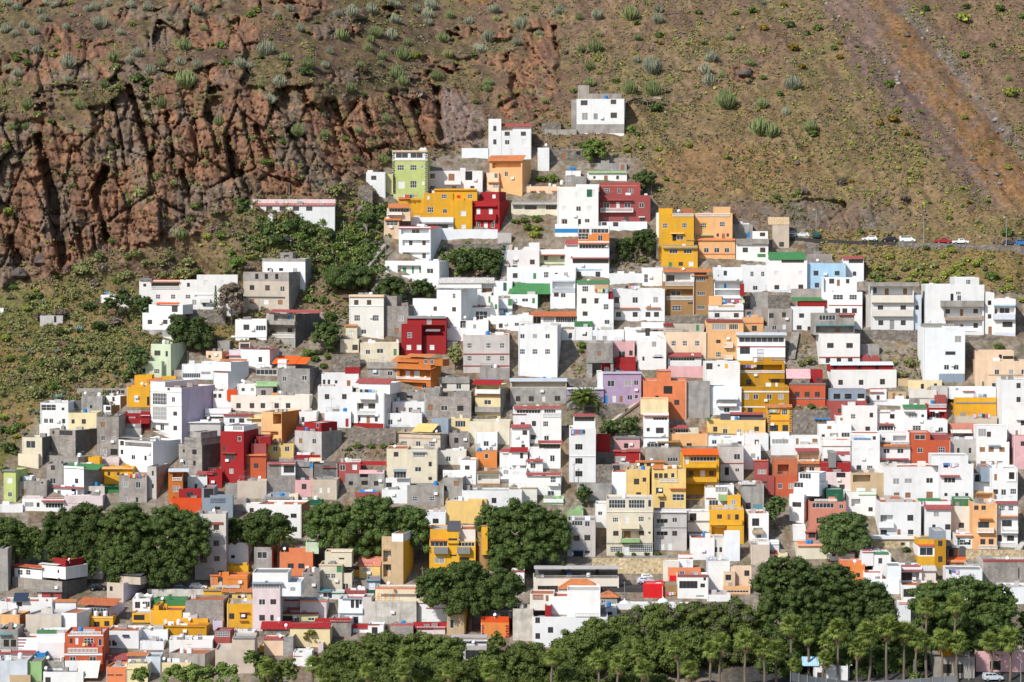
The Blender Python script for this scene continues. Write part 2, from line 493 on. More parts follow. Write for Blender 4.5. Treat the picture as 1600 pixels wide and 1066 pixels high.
def ground_mat():
    m, n, l, p = new_mat('hillside')
    p.inputs['Roughness'].default_value = .95
    p.inputs['Specular IOR Level'].default_value = .1
    at_ = n.new('ShaderNodeAttribute'); at_.attribute_name = 'soil'
    geo = n.new('ShaderNodeNewGeometry')
    no = n.new('ShaderNodeTexNoise'); no.inputs['Scale'].default_value = .9; no.inputs['Detail'].default_value = 8; no.inputs['Roughness'].default_value = .7
    l.new(geo.outputs['Position'], no.inputs['Vector'])
    r = n.new('ShaderNodeMapRange'); r.inputs[1].default_value = .3; r.inputs[2].default_value = .7
    r.inputs[3].default_value = .55; r.inputs[4].default_value = 1.45
    l.new(no.outputs[0], r.inputs[0])
    s = n.new('ShaderNodeVectorMath'); s.operation = 'SCALE'
    l.new(at_.outputs['Color'], s.inputs[0]); l.new(r.outputs[0], s.inputs['Scale'])
    l.new(s.outputs[0], p.inputs['Base Color'])
    b = n.new('ShaderNodeBump'); b.inputs['Strength'].default_value = .4; b.inputs['Distance'].default_value = .25
    l.new(no.outputs[0], b.inputs['Height']); l.new(b.outputs[0], p.inputs['Normal'])
    return m

def build_ground():
    us = np.concatenate([np.arange(-700, -20, 40.), np.arange(-20, 1622, 2.4), np.arange(1640, 2320, 40.)])
    vs = np.concatenate([np.arange(-480, -12, 26.), np.arange(-10, 470, 2.2), np.arange(472, 640, 5.0), np.arange(644, 1110, 13.), [1125, 1200, 1400, 1600]])
    U, V = np.meshgrid(us, vs)
    D = base_depth(U, V) - relief(U, V)
    rx, rz = rays(U, V)
    P = np.stack([rx * D, D, CAMZ + rz * D], -1).reshape(-1, 3)
    h, w_ = U.shape
    i = np.arange(h * w_).reshape(h, w_)
    F = np.stack([i[1:, :-1], i[1:, 1:], i[:-1, 1:], i[:-1, :-1]], -1).reshape(-1, 4)
    me = np_mesh('hillside', P, F, [ground_mat()])
    a = me.attributes.new('soil', 'FLOAT_COLOR', 'POINT')
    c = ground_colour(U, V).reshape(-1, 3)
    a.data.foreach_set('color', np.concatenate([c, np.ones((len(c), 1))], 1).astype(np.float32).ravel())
    return link('hillside', me, kind='structure')

build_ground()
# ------------------------------------------------------------------ shared small materials and meshes
GLASS = plain('window glass', (.035, .042, .05), .12, .6)
DARK = plain('dark interior', (.03, .028, .026), .8, .2)  # flat panels in this tone paint the shade inside openings
FRAME = plain('white window frame', (.72, .72, .70), .5)
BROWNF = plain('brown window frame', (.16, .085, .05), .6)
SHUT = plain('white roller shutter', (.66, .66, .64), .6)
BSHUT = plain('wooden shutter', (.28, .13, .06), .7)
METAL = plain('galvanised metal', (.42, .43, .45), .4, .5, .6)
RUST = plain('weathered steel', (.23, .21, .20), .6)
PVC = plain('white plastic', (.75, .75, .73), .5)
TANKB = plain('blue plastic', (.03, .20, .48), .5)
CURT = plain('curtained glass', (.30, .29, .28), .35, .5)
BALU = plain('white balustrade', (.78, .77, .74), .7)
TILE_COLS = {'terracotta': (.47, .14, .06), 'orange': (.54, .19, .07), 'vermilion': (.74, .12, .02)}

MESH = {}

def win_mesh(w, h, nc, nr, fm, deep=.06):
    k = ('f', w, h, nc, nr, fm.name)
    if k not in MESH:
        b = MB()
        t = min(.06, w * .07); y0, y1 = -deep, .03
        b.box(-w / 2, -w / 2 + t, y0, y1, -h / 2, h / 2); b.box(w / 2 - t, w / 2, y0, y1, -h / 2, h / 2)
        b.box(-w / 2 + t, w / 2 - t, y0, y1, h / 2 - t, h / 2); b.box(-w / 2 + t, w / 2 - t, y0, y1, -h / 2, -h / 2 + t)
        s = .032
        for i in range(1, nc):
            x = -w / 2 + w * i / nc
            b.box(x - s, x + s, y0 + .01, y1, -h / 2 + t, h / 2 - t)
        for i in range(1, nr):
            z = -h / 2 + h * i / nr
            for c in range(nc):
                xa = -w / 2 + (t if c == 0 else w * c / nc + s); xb = -w / 2 + (w - t if c == nc - 1 else w * (c + 1) / nc - s)
                b.box(xa, xb, y0 + .02, y1, z - .03, z + .03)
        MESH[k] = b.mesh('window', [fm])
    return MESH[k]

def pane_mesh(w, h, m):
    k = ('p', w, h, m.name)
    if k not in MESH:
        b = MB(); b.box(-w / 2 + .02, w / 2 - .02, 0, .02, -h / 2 + .02, h / 2 - .02)
        MESH[k] = b.mesh('pane', [m])
    return MESH[k]

def q1(x):
    return max(.3, round(x * 8) / 8)

def add_window(root, x, y, z, w, h, kind, nc=None, nr=1, r=None):
    w = q1(w); h = q1(h)
    if kind == 'w': fm, pm = FRAME, (CURT if r.random() < .3 else GLASS); nc = nc or (2 if w > .9 else 1)
    elif kind == 'g': fm, pm, nc, nr = FRAME, GLASS, nc or (3 if w > 1.1 else 2), 2
    elif kind == 'n': fm, pm = BROWNF, GLASS; nc = nc or (2 if w > .9 else 1)
    elif kind == 'x': fm, pm, nc = DARK, DARK, 1  # unglazed opening: a dark panel takes the place of the shaded inside
    elif kind == 'u': fm, pm, nc = FRAME, SHUT, 1
    elif kind == 'j': fm, pm, nc = BROWNF, BSHUT, 1
    elif kind == 'v': fm, pm = FRAME, (CURT if r.random() < .25 else GLASS)
    elif kind == 'q': fm, pm = BROWNF, GLASS
    o = link('window', win_mesh(w, h, nc, nr, fm), root, (x, y - .01, z))
    link('shutter' if kind in 'uj' else 'pane', pane_mesh(w, h, pm), o, (0, 0, 0))
    return o

# ------------------------------------------------------------------ houses
HOUSES = []

class Block:
    pass

def px_to_plane(u, v, o, nrm):
    rx, ry, rz = ray(u, v)
    d = Vector((rx, 1.0, rz))
    c = Vector((0, 0, CAMZ))
    t = (o - c).dot(nrm) / d.dot(nrm)
    return c + d * t

def awning_mesh(w, run, drop, m, ribs=True, th=.07):
    k = ('a', round(w, 1), round(run, 2), round(drop, 2), m.name)
    if k in MESH:
        return MESH[k]
    n = max(2, min(60, int(w / .22))) if ribs else 1
    b = MB()
    top = []; 
    for i in range(n + 1):
        x = -w / 2 + w * i / n
        e = .06 * (i % 2) if ribs else 0
        top.append((x, e))
    for (xa, ea), (xb, eb) in zip(top[:-1], top[1:]):
        b.quad((xa, 0, ea - drop), (xb, 0, eb - drop), (xb, run, eb), (xa, run, ea))
        b.quad((xa, 0, ea - drop - th), (xa, run, ea - th), (xb, run, eb - th), (xb, 0, eb - drop - th))
        b.quad((xa, 0, ea - drop - th), (xb, 0, eb - drop - th), (xb, 0, eb - drop), (xa, 0, ea - drop))
    for s, (x, e) in ((0, top[0]), (1, top[-1])):
        q = [(x, 0, e - drop - th), (x, 0, e - drop), (x, run, e), (x, run, e - th)]
        b.poly(q if s == 0 else q[::-1])
    MESH[k] = b.mesh('awning', [m])
    return MESH[k]

def baluster_mesh(w, h, m, step=.28):
    w = round(w * 5) / 5; h = round(h * 8) / 8
    k = ('b', w, h, m.name, step)
    if k not in MESH:
        b = MB()
        b.box(-w / 2, w / 2, -.07, .07, h - .12, h); b.box(-w / 2, w / 2, -.06, .06, 0, .1)
        n = max(2, int(w / step))
        for i in range(n + 1):
            x = -w / 2 + .06 + (w - .12) * i / n
            b.box(x - .055, x + .055, -.045, .045, .1, h - .12)
        MESH[k] = b.mesh('balustrade', [m])
    return MESH[k]

def simple(key, fn, mats, name):
    if key not in MESH:
        b = MB(); fn(b); MESH[key] = b.mesh(name, mats)
    return MESH[key]

def tank_mesh(m):
    def f(b):
        b.tube([(0, 0, 0), (0, 0, .08), (0, 0, 1.0), (0, 0, 1.15), (0, 0, 1.25)], [.45, .5, .5, .38, .15], 10)
    return simple(('tank', m.name), f, [m], 'water_tank')

def dish_mesh():
    def f(b):
        b.tube([(0, 0, 0), (0, 0, .7)], [.04, .04], 5)
        c = Vector((0, -.18, .85)); ax = Vector((-.35, -.8, .45)).normalized()
        s = ax.cross(Vector((0, 0, 1))).normalized(); t = s.cross(ax)
        pr = None
        for k, (rr, dd) in enumerate(((.02, 0), (.2, .03), (.36, .10))):
            ring = [tuple(c + (s * math.cos(a) + t * math.sin(a)) * rr + ax * dd) for a in [2 * math.pi * i / 12 for i in range(12)]]
            i0 = len(b.v); b.v += ring
            if pr is not None:
                for j in range(12):
                    b.f.append((pr + j, pr + (j + 1) % 12, i0 + (j + 1) % 12, i0 + j)); b.m.append(0)
            pr = i0
        b.tube([tuple(c), tuple(c + ax * .4)], [.025, .02], 4)
    return simple('dish', f, [PVC], 'satellite_dish')

def antenna_mesh(i):
    def f(b):
        h = (2.6, 3.6, 2.0)[i]
        b.tube([(0, 0, 0), (0, 0, h)], [.035, .025], 5)
        b.tube([(-.6, 0, h - .25), (.6, 0, h - .25)], [.018, .018], 4)
        for k in range(5):
            x = -.5 + k * .25; b.tube([(x, -.35, h - .25), (x, .35, h - .25)], [.013, .013], 4)
    return simple(('ant', i), f, [RUST], 'antenna')

def hip_mesh(w, d, h, m):
    b = MB()
    ov = .35; w2, d2 = w / 2 + ov, d + ov
    k = min(w, d) / 2
    a = (-w2, -ov, 0); c = (w2, -ov, 0); e = (w2, d2, 0); g = (-w2, d2, 0)
    if w > d:
        r1 = (-w / 2 + k, d / 2, h); r2 = (w / 2 - k, d / 2, h)
    else:
        r1 = (0, k, h); r2 = (0, d - k, h)
    if w > d:
        b.poly([a, c, r2, r1]); b.poly([c, e, r2]); b.poly([e, g, r1, r2]); b.poly([g, a, r1])
    else:
        b.poly([a, c, r1]); b.poly([c, e, r2, r1]); b.poly([e, g, r2]); b.poly([g, a, r1, r2])
    b.poly([g, e, c, a])
    for p, q in ((a, r1), (c, r1 if w <= d else r2), (r1, r2)):
        if (Vector(p) - Vector(q)).length > .1:
            b.tube([p, q], [.1, .1], 5)
    return b.mesh('hip_roof', [m])

def tile_mat(c):
    nm = 'tiles ' + c
    if nm in MATS:
        return MATS[nm]
    rgb = TILE_COLS.get(c, COLOURS[c][0])
    m, n, l, p = new_mat(nm)
    p.inputs['Roughness'].default_value = .8; p.inputs['Specular IOR Level'].default_value = .2
    geo = n.new('ShaderNodeNewGeometry')
    no = n.new('ShaderNodeTexNoise'); no.inputs['Scale'].default_value = 3; no.inputs['Detail'].default_value = 5
    l.new(geo.outputs['Position'], no.inputs['Vector'])
    r = n.new('ShaderNodeMapRange'); r.inputs[1].default_value = .3; r.inputs[2].default_value = .7
    r.inputs[3].default_value = .7; r.inputs[4].default_value = 1.25
    l.new(no.outputs[0], r.inputs[0])
    s = n.new('ShaderNodeVectorMath'); s.operation = 'SCALE'; s.inputs[0].default_value = rgb
    l.new(r.outputs[0], s.inputs['Scale']); l.new(s.outputs[0], p.inputs['Base Color'])
    wv = n.new('ShaderNodeTexWave'); wv.inputs['Scale'].default_value = 1.6; wv.inputs['Distortion'].default_value = .5
    l.new(geo.outputs['Position'], wv.inputs['Vector'])
    b = n.new('ShaderNodeBump'); b.inputs['Strength'].default_value = .5; b.inputs['Distance'].default_value = .1
    l.new(wv.outputs['Fac'], b.inputs['Height']); l.new(b.outputs[0], p.inputs['Normal'])
    MATS[nm] = m
    return m

def wall_block(root, B, name='wall'):
    """one volume: front split into cells pushed in for windows and loggias, parapet, flat roof"""
    xs = {B.x0, B.x1}; zs = {B.z0, B.z1}
    for (a, b_, c, d, dep) in B.rec:
        xs.update((min(max(a, B.x0), B.x1), min(max(b_, B.x0), B.x1))); zs.update((min(max(c, B.z0), B.z1), min(max(d, B.z0), B.z1)))
    for (a, b_, c, d, mi) in B.zone:
        xs.update((min(max(a, B.x0), B.x1), min(max(b_, B.x0), B.x1))); zs.update((min(max(c, B.z0), B.z1), min(max(d, B.z0), B.z1)))
    xs = sorted(xs); zs = sorted(zs)
    xs = [x for i, x in enumerate(xs) if i == 0 or x - xs[i - 1] > 1e-4]
    zs = [z for i, z in enumerate(zs) if i == 0 or z - zs[i - 1] > 1e-4]
    nx, nz = len(xs) - 1, len(zs) - 1
    dep = np.zeros((nx, nz)); mi = np.zeros((nx, nz), int)
    cx = np.array([(xs[i] + xs[i + 1]) / 2 for i in range(nx)]); cz = np.array([(zs[i] + zs[i + 1]) / 2 for i in range(nz)])
    for (a, b_, c, d, k) in B.zone:
        mi[np.ix_((cx > a) & (cx < b_), (cz > c) & (cz < d))] = k
    for (a, b_, c, d, k) in B.rec:
        ix = np.ix_((cx > a) & (cx < b_), (cz > c) & (cz < d))
        if k < .3: dep[ix] = dep[ix] + k if dep[ix].size and dep[ix].max() < .3 or True else k
        else: dep[ix] = np.maximum(dep[ix], k)
    m = MB(); Y = B.y
    for i in range(nx):
        for j in range(nz):
            y = Y + dep[i, j]; a, b_, c, d = xs[i], xs[i + 1], zs[j], zs[j + 1]
            m.quad((a, y, c), (b_, y, c), (b_, y, d), (a, y, d), mi[i, j])
            if i + 1 < nx and abs(dep[i + 1, j] - dep[i, j]) > 1e-6:
                y2 = Y + dep[i + 1, j]
                m.quad((b_, y, c), (b_, y2, c), (b_, y2, d), (b_, y, d), mi[i, j] if y < y2 else mi[i + 1, j])
            if j + 1 < nz and abs(dep[i, j + 1] - dep[i, j]) > 1e-6:
                y2 = Y + dep[i, j + 1]
                m.quad((a, y, d), (b_, y, d), (b_, y2, d), (a, y2, d), mi[i, j] if y < y2 else mi[i, j + 1])
    # close recesses that run to an edge
    for i, x in ((0, xs[0]), (nx - 1, xs[-1])):
        for j in range(nz):
            if dep[i, j] > 0:
                m.quad((x, Y, zs[j]), (x, Y + dep[i, j], zs[j]), (x, Y + dep[i, j], zs[j + 1]), (x, Y, zs[j + 1]), mi[i, j])
    for i in range(nx):
        if dep[i, nz - 1] > 0:
            m.quad((xs[i], Y, zs[-1]), (xs[i + 1], Y, zs[-1]), (xs[i + 1], Y + dep[i, nz - 1], zs[-1]), (xs[i], Y + dep[i, nz - 1], zs[-1]), 0)
    x0, x1, z0, z1 = B.x0, B.x1, B.z0, B.z1; y0, y1 = B.y, B.y + B.d
    mo = B.side_i
    m.quad((x1, y0, z0), (x1, y1, z0), (x1, y1, z1), (x1, y0, z1), mo)
    m.quad((x0, y1, z0), (x0, y0, z0), (x0, y0, z1), (x0, y1, z1), mo)
    m.quad((x1, y1, z0), (x0, y1, z0), (x0, y1, z1), (x1, y1, z1), mo)
    t = min(.16, (x1 - x0) * .2, B.d * .2); ph = min(B.par, (z1 - z0) * .3)
    a0, a1, b0, b1 = x0 + t, x1 - t, y0 + t, y1 - t
    m.quad((x0, y0, z1), (x1, y0, z1), (a1, b0, z1), (a0, b0, z1), 0)
    m.quad((x1, y0, z1), (x1, y1, z1), (a1, b1, z1), (a1, b0, z1), mo)
    m.quad((x1, y1, z1), (x0, y1, z1), (a0, b1, z1), (a1, b1, z1), 0)
    m.quad((x0, y1, z1), (x0, y0, z1), (a0, b0, z1), (a0, b1, z1), mo)
    zr = z1 - ph
    m.quad((a0, b0, zr), (a0, b0, z1), (a1, b0, z1), (a1, b0, zr), 0)
    m.quad((a1, b0, zr), (a1, b0, z1), (a1, b1, z1), (a1, b1, zr), 0)
    m.quad((a1, b1, zr), (a1, b1, z1), (a0, b1, z1), (a0, b1, zr), 0)
    m.quad((a0, b1, zr), (a0, b1, z1), (a0, b0, z1), (a0, b0, zr), 0)
    o = link(name, m.mesh(name, B.mats), root)
    r = MB(); r.quad((a0, b0, zr), (a1, b0, zr), (a1, b1, zr), (a0, b1, zr))
    link('roof', r.mesh('roof', [B.roofm]), root)
    return o

def parse_args(s):
    out = []
    for a in s.split(','):
        a = a.strip()
        try: out.append(float(a))
        except ValueError: out.append(a)
    return out

NAMES = {'h': 'house', 'apt': 'apartment_building', 'shed': 'shed', 'wall': 'retaining_wall', 'gw': 'garden_wall', 'ruin': 'ruined_house', 'villa': 'villa'}
CATS = {'house': 'house', 'apartment_building': 'apartment building', 'shed': 'shed', 'retaining_wall': 'wall', 'garden_wall': 'wall', 'ruined_house': 'ruin', 'villa': 'villa'}
LAUNDRY = []

def build_house(line, ox, oy, sc, idx):
    rnd = rs(idx * 7 + 3)
    label = None
    if '"' in line:
        line, label = line.split('"', 1)
        label = label.strip().strip('"')
    toks = [t.strip() for t in line.split(';') if t.strip()]
    head = parse_args(toks[0])
    X = lambda a: ox + a / sc
    Yp = lambda a: oy + a / sc
    u0, v0, u1, v1 = X(head[0]), Yp(head[1]), X(head[2]), Yp(head[3])
    col = head[4]
    opt = [str(a) for a in head[5:]]
    side = 0.0; push = 0.0; name = 'house'; dmax = 11.0; sidecol = None; yaw = None
    for a in opt:
        if a in NAMES: name = NAMES[a]
        elif a.startswith('s'): side = float(a[1:]) / sc
        elif a.startswith('z'): push = float(a[1:])
        elif a.startswith('d'): dmax = float(a[1:])
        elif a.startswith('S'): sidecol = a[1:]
    uc = (u0 + u1) / 2
    vbot = v1; lowset = 0.0
    for t in toks[1:]:
        if t[0] == 'k':
            a = parse_args(t[1:])
            if Yp(a[3]) > vbot + 4:
                vbot = Yp(a[3]); lowset = min(0.0, a[5] if len(a) > 5 else 0.0)
    Y0 = float(base_depth(uc, vbot)) - lowset - push
    ppm = FPX / Y0
    dd = float(base_depth(uc, v0)) - Y0 - push - .25
    d = min(max(dd, 2.2), dmax)
    if name in ('retaining_wall', 'garden_wall'): d = min(d, 1.2)
    if abs(side) > 0:
        need = abs(side) / ppm / math.sin(math.radians(36))
        d = max(d, min(need, 15))
        sn = min(abs(side) / ppm / d, math.sin(math.radians(40)))
        yaw = -math.copysign(math.asin(sn), side)
    else:
        yaw = math.radians(rnd.uniform(-4, 1.5))
    P = at(uc, vbot, Y0)
    root = empty(name, P, yaw)
    ex = Vector((math.cos(yaw), math.sin(yaw), 0)); ey = Vector((-math.sin(yaw), math.cos(yaw), 0))
    nrm = ey
    def loc(u, v, yb=0.0):
        p = px_to_plane(u, v, P + ey * yb, nrm) - P
        return p.dot(ex), p.z
    blocks = []
    def mkblock(a, b, c, e, colour, back, dep, main=False):
        B = Block()
        B.px = (a, b, c, e); B.y = back
        x0, z1 = loc(a, b, back); x1, _ = loc(c, b, back); _, z0 = loc((a + c) / 2, e, back)
        B.x0, B.x1, B.z1, B.z0 = x0, x1, z1, z0
        B.rec = []; B.zone = []; B.mats = [cmat(colour)]; B.d = dep; B.par = .42; B.side_i = 0
        B.roofm = cmat('terracotta' if rnd.random() < .3 else ('palegrey' if rnd.random() < .6 else 'grey'))
        B.colour = colour
        blocks.append(B)
        return B
    main = mkblock(u0, v0, u1, v1, col, 0.0, d, True)
    main.zdrop = 2.2 if vbot == v1 else max(2.2, loc(uc, v1)[1] + 1.5)
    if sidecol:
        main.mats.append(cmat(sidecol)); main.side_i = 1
    feats = []; nwin = 0
    later = []
    for t in toks[1:]:
        k = t[0]
        body = t[1:].strip()
        if k == 'k':
            a = parse_args(body)
            back = (a[5] if len(a) > 5 else 0.0) + .011 * len(blocks)
            dep = (d - back - .03 * len(blocks)) if back >= -.2 else (1.0 - back)
            B = mkblock(X(a[0]), Yp(a[1]), X(a[2]), Yp(a[3]), a[4], back, max(dep, 1.6))
            B.x0 += .007 * len(blocks); B.x1 -= .007 * len(blocks)
            B.zdrop = 2.2 if abs(Yp(a[3]) - v1) < 4 or Yp(a[3]) > v1 else .25
            B.par = .25
        elif k == 'f':
            main.roofm = cmat(body)
        else:
            later.append((k, body))
    def pick(u, v):
        best = blocks[0]
        cands = []
        for B in blocks:
            a, b, c, e = B.px
            if a - .6 <= u <= c + .6 and b - .6 <= v <= e + .6:
                cands.append(B)
        if cands:
            best = min(cands, key=lambda q: q.y) if len(cands) > 1 else cands[0]
        return best
    loggias = []
    for k, body in later:      # loggias and colour fields first
        a = parse_args(body) if '/' not in body else None
        if k in 'Lc':
            u, v = X((a[0] + a[2]) / 2), Yp((a[1] + a[3]) / 2)
            B = pick(u, v)
            xa, za = loc(X(a[0]), Yp(a[3]), B.y); xb, zb = loc(X(a[2]), Yp(a[1]), B.y)
            if k == 'L':
                dep = a[4] if len(a) > 4 and isinstance(a[4], float) else 1.1
                dep = min(dep, B.d * .6)
                xa = max(xa, B.x0 + .1); xb = min(xb, B.x1 - .1); zb = min(zb, B.z1 - .12)
                B.rec.append((xa, xb, za, zb, dep))
                loggias.append((B, xa, xb, za, zb, dep))
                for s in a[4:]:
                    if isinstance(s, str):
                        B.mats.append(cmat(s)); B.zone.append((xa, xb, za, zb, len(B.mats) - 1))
            else:
                B.mats.append(cmat(a[4])); B.zone.append((xa, xb, za, zb, len(B.mats) - 1))
    def back_at(B, x, z):
        y = 0
        for (b, xa, xb, za, zb, dep) in loggias:
            if b is B and xa <= x <= xb and za <= z <= zb: y = max(y, dep)
        return y
    for k, body in later:
        if k in 'wgnxuj':
            if '/' in body:
                p = body.split('/')
                xs = [float(q) for q in p[0].split('+')]; ys = [float(q) for q in p[1].split('+')]
                W, H = [float(q) for q in p[2].split(',')] if len(p) > 2 else (28, 28)
            else:
                a = parse_args(body); xs, ys = [a[0]], [a[1]]
                W, H = (a[2], a[3]) if len(a) > 3 else (28, 28)
            if sc < 2 and W == 28: W = H = 7.0
            for x_ in xs:
                for y_ in ys:
                    u, v = X(x_), Yp(y_)
                    B = pick(u, v)
                    x, z = loc(u, v, B.y)
                    wd, hd = q1(W * 1.14 / sc / ppm), q1(H * 1.12 / sc / ppm)
                    wd = min(wd, q1((B.x1 - B.x0) * .8)); hd = min(hd, q1((B.z1 - B.z0) * .85))
                    x = min(max(x, B.x0 + wd / 2 + .08), B.x1 - wd / 2 - .08)
                    z = min(z, B.z1 - hd / 2 - .12)
                    yb = back_at(B, x, z)
                    B.rec.append((x - wd / 2, x + wd / 2, z - hd / 2, z + hd / 2, .1))
                    add_window(root, x, B.y + yb + .08, z, wd, hd, k, r=rnd)
                    nwin += 1
        elif k in 'vq':
            a = parse_args(body)
            u, v = X((a[0] + a[2]) / 2), Yp((a[1] + a[3]) / 2)
            B = pick(u, v)
            x, z = loc(u, v, B.y)
            wd, hd = q1((a[2] - a[0]) / sc / ppm), q1((a[3] - a[1]) / sc / ppm)
            wd = min(wd, B.x1 - B.x0 - .1); wd = math.floor(wd * 8) / 8
            x = min(max(x, B.x0 + wd / 2 + .04), B.x1 - wd / 2 - .04)
            yb = back_at(B, x, z)
            B.rec.append((x - wd / 2, x + wd / 2, z - hd / 2, z + hd / 2, .12))
            nc = int(a[4]) if len(a) > 4 else 4; nr = int(a[5]) if len(a) > 5 else 1
            add_window(root, x, B.y + yb + .1, z, wd, hd, k, nc, nr, r=rnd)
            feats.append('glazed veranda')
        elif k == 'd':
            a = parse_args(body)
            u, v = X(a[0]), Yp(a[1]); B = pick(u, v)
            x, z = loc(u, v, B.y)
            wd, hd = q1(a[2] / sc / ppm), q1(a[3] / sc / ppm)
            x = min(max(x, B.x0 + wd / 2 + .06), B.x1 - wd / 2 - .06)
            yb = back_at(B, x, z)
            B.rec.append((x - wd / 2, x + wd / 2, z - hd / 2, z + hd / 2, .1))
            c = a[4] if len(a) > 4 else 'brown'
            m = {'brown': BSHUT, 'white': SHUT, 'dark': DARK}.get(c) or plain('door ' + c, COLOURS[c][0], .6)  # dark entry is a panel painted as the shade in an open doorway
            key = ('door', wd, hd, m.name)
            def f(b, wd=wd, hd=hd):
                t = .07
                b.box(-wd / 2, wd / 2, 0, .05, -hd / 2, hd / 2)
                b.box(-wd / 2, -wd / 2 + t, -.04, -.001, -hd / 2, hd / 2); b.box(wd / 2 - t, wd / 2, -.04, -.001, -hd / 2, hd / 2)
                b.box(-wd / 2 + t, wd / 2 - t, -.04, -.001, hd / 2 - t, hd / 2); b.box(-wd / 2 + t, wd / 2 - t, -.04, -.001, -t, t)
            link('door', simple(key, f, [m], 'door'), root, (x, B.y + yb + .045, z))
        elif k in 'bB':
            a = parse_args(body)
            u, v = X((a[0] + a[2]) / 2), Yp((a[1] + a[3]) / 2); B = pick(u, Yp(a[1]) - 1)
            pr = 1.0
            xa, zb = loc(X(a[0]), Yp(a[1]), B.y - pr); xb, za = loc(X(a[2]), Yp(a[3]), B.y - pr)
            w_ = xb - xa; h_ = max(zb - za, .5); cx = (xa + xb) / 2
            m = cmat(a[4] if len(a) > 4 else 'white')
            b = MB(); yb = B.y + .02
            b.box(-w_ / 2, w_ / 2, -pr, yb - B.y, 0, .16)
            if k == 'b':
                b.box(-w_ / 2, w_ / 2, -pr, -pr + .12, .16, h_); b.box(-w_ / 2, -w_ / 2 + .12, -pr + .12, 0, .16, h_); b.box(w_ / 2 - .12, w_ / 2, -pr + .12, 0, .16, h_)
            o = link('balcony', b.mesh('balcony', [m]), root, (cx, B.y, za))
            if k == 'B':
                link('balustrade', baluster_mesh(w_, h_ - .16, BALU), o, (0, -pr + .08, .16), 'stuff')
                for s in (-1, 1):
                    e = link('balustrade', baluster_mesh(pr - .2, h_ - .16, BALU), o, (s * (w_ / 2 - .08), -pr / 2 + .05, .16), 'stuff')
                    e.rotation_euler = (0, 0, math.pi / 2)
            feats.append('balcony')
        elif k == 'r':
            a = parse_args(body)
            u = X((a[0] + a[2]) / 2); B = pick(u, Yp(a[3]) + .5)
            xa, zb = loc(X(a[0]), Yp(a[1]), B.y); xb, za = loc(X(a[2]), Yp(a[3]), B.y)
            c = a[4] if len(a) > 4 else 'white'
            m = BALU if c == 'white' else cmat(c)
            link('balustrade', baluster_mesh(xb - xa, max(zb - za, .4), m), root, ((xa + xb) / 2, B.y - .1, za), 'stuff')
            feats.append('balustrade')
        elif k == 'o':
            a = parse_args(body)
            u, v = X((a[0] + a[2]) / 2), Yp((a[1] + a[3]) / 2); B = pick(u, v)
            xa, zb = loc(X(a[0]), Yp(a[1]), B.y); xb, za = loc(X(a[2]), Yp(a[3]), B.y)
            c = a[4] if len(a) > 4 else 'white'; pr = a[5] if len(a) > 5 else (.12 if zb - za < .6 and v > B.px[1] + 1.5 else .4)
            b = MB()
            b.box(-(xb - xa) / 2, (xb - xa) / 2, -pr, (.02 if pr < .3 else min(B.d, 3)), 0, zb - za)
            link('cornice' if pr < .3 else 'roof_slab', b.mesh('cornice', [cmat(c)]), root, ((xa + xb) / 2, B.y, za))
        elif k == 'A':
            a = parse_args(body)
            u = X((a[0] + a[2]) / 2); vm = Yp(a[3])
            B = pick(u, vm)
            c = a[4] if len(a) > 4 else 'terracotta'; pr = a[5] if len(a) > 5 else 1.0
            hpx = (a[3] - a[1]) / sc
            run = pr + max(.6, min(4.0, hpx / ppm * 1.6)); back = run - pr
            xa, zt = loc(X(a[0]), Yp(a[1]), B.y + back); xb, zb = loc(X(a[2]), Yp(a[3]), B.y - pr)
            drop = min(max(zt - zb - .08, .12), run * .9)
            ribs = c not in ('grey', 'bluegrey', 'green', 'darkgrey')
            o = link('awning' if pr >= .5 else 'sloped_roof', awning_mesh(xb - xa, run, drop, tile_mat(c) if ribs else cmat(c), ribs), root, ((xa + xb) / 2, B.y - pr, zb + drop + .08))
            feats.append('%s canopy' % COLOURS[c][1])
        elif k == 'R':
            a = parse_args(body)
            xa, zt = loc(X(a[0]), Yp(a[1]), 0); xb, zb = loc(X(a[2]), Yp(a[3]), 0)
            w_ = xb - xa - .5
            dd_ = min(d, max(5, w_ * .8))
            link('hip_roof', hip_mesh(w_, dd_, max((zt - zb) * .75, 1.1), tile_mat(a[4] if len(a) > 4 else 'orange')), root, ((xa + xb) / 2, 0, zb + .05))
        elif k == 'C':     # round stair tower
            a = parse_args(body)
            xa, zt = loc(X(a[0]), Yp(a[1]), 0); xb, zb = loc(X(a[2]), Yp(a[3]), 0)
            b = MB(); rr = (xb - xa) / 2
            b.tube([(0, 0, zb - 2), (0, 0, zt)], [rr, rr], 24)
            link('stair_tower', b.mesh('stair_tower', [cmat(a[4])]), root, ((xa + xb) / 2, rr + .6, 0))
        elif k in 'tea':
            a = parse_args(body)
            u, v = X(a[0]), Yp(a[1]); B = pick(u, v + .5)
            x, z = loc(u, v, B.y + .9)
            me = tank_mesh(TANKB if len(a) > 2 and a[2] == 'blue' else PVC) if k == 't' else (dish_mesh() if k == 'e' else antenna_mesh(rnd.randrange(3)))
            link({'t': 'water_tank', 'e': 'satellite_dish', 'a': 'antenna'}[k], me, root, (x, B.y + .9 if k != 'e' else B.y - .1, min(z, B.z1 - .2) if k != 'e' else z))
        elif k == 'y':
            a = parse_args(body)
            xa, zt = loc(X(a[0]), Yp(a[1]), .8); xb, zb = loc(X(a[2]), Yp(a[3]), .8)
            b = MB(); w_ = xb - xa; h_ = zt - zb
            b.quad((-w_ / 2, 0, 0), (w_ / 2, 0, 0), (w_ / 2, h_, h_), (-w_ / 2, h_, h_)); b.quad((-w_ / 2, .06, 0), (-w_ / 2, h_ + .06, h_), (w_ / 2, h_ + .06, h_), (w_ / 2, .06, 0))
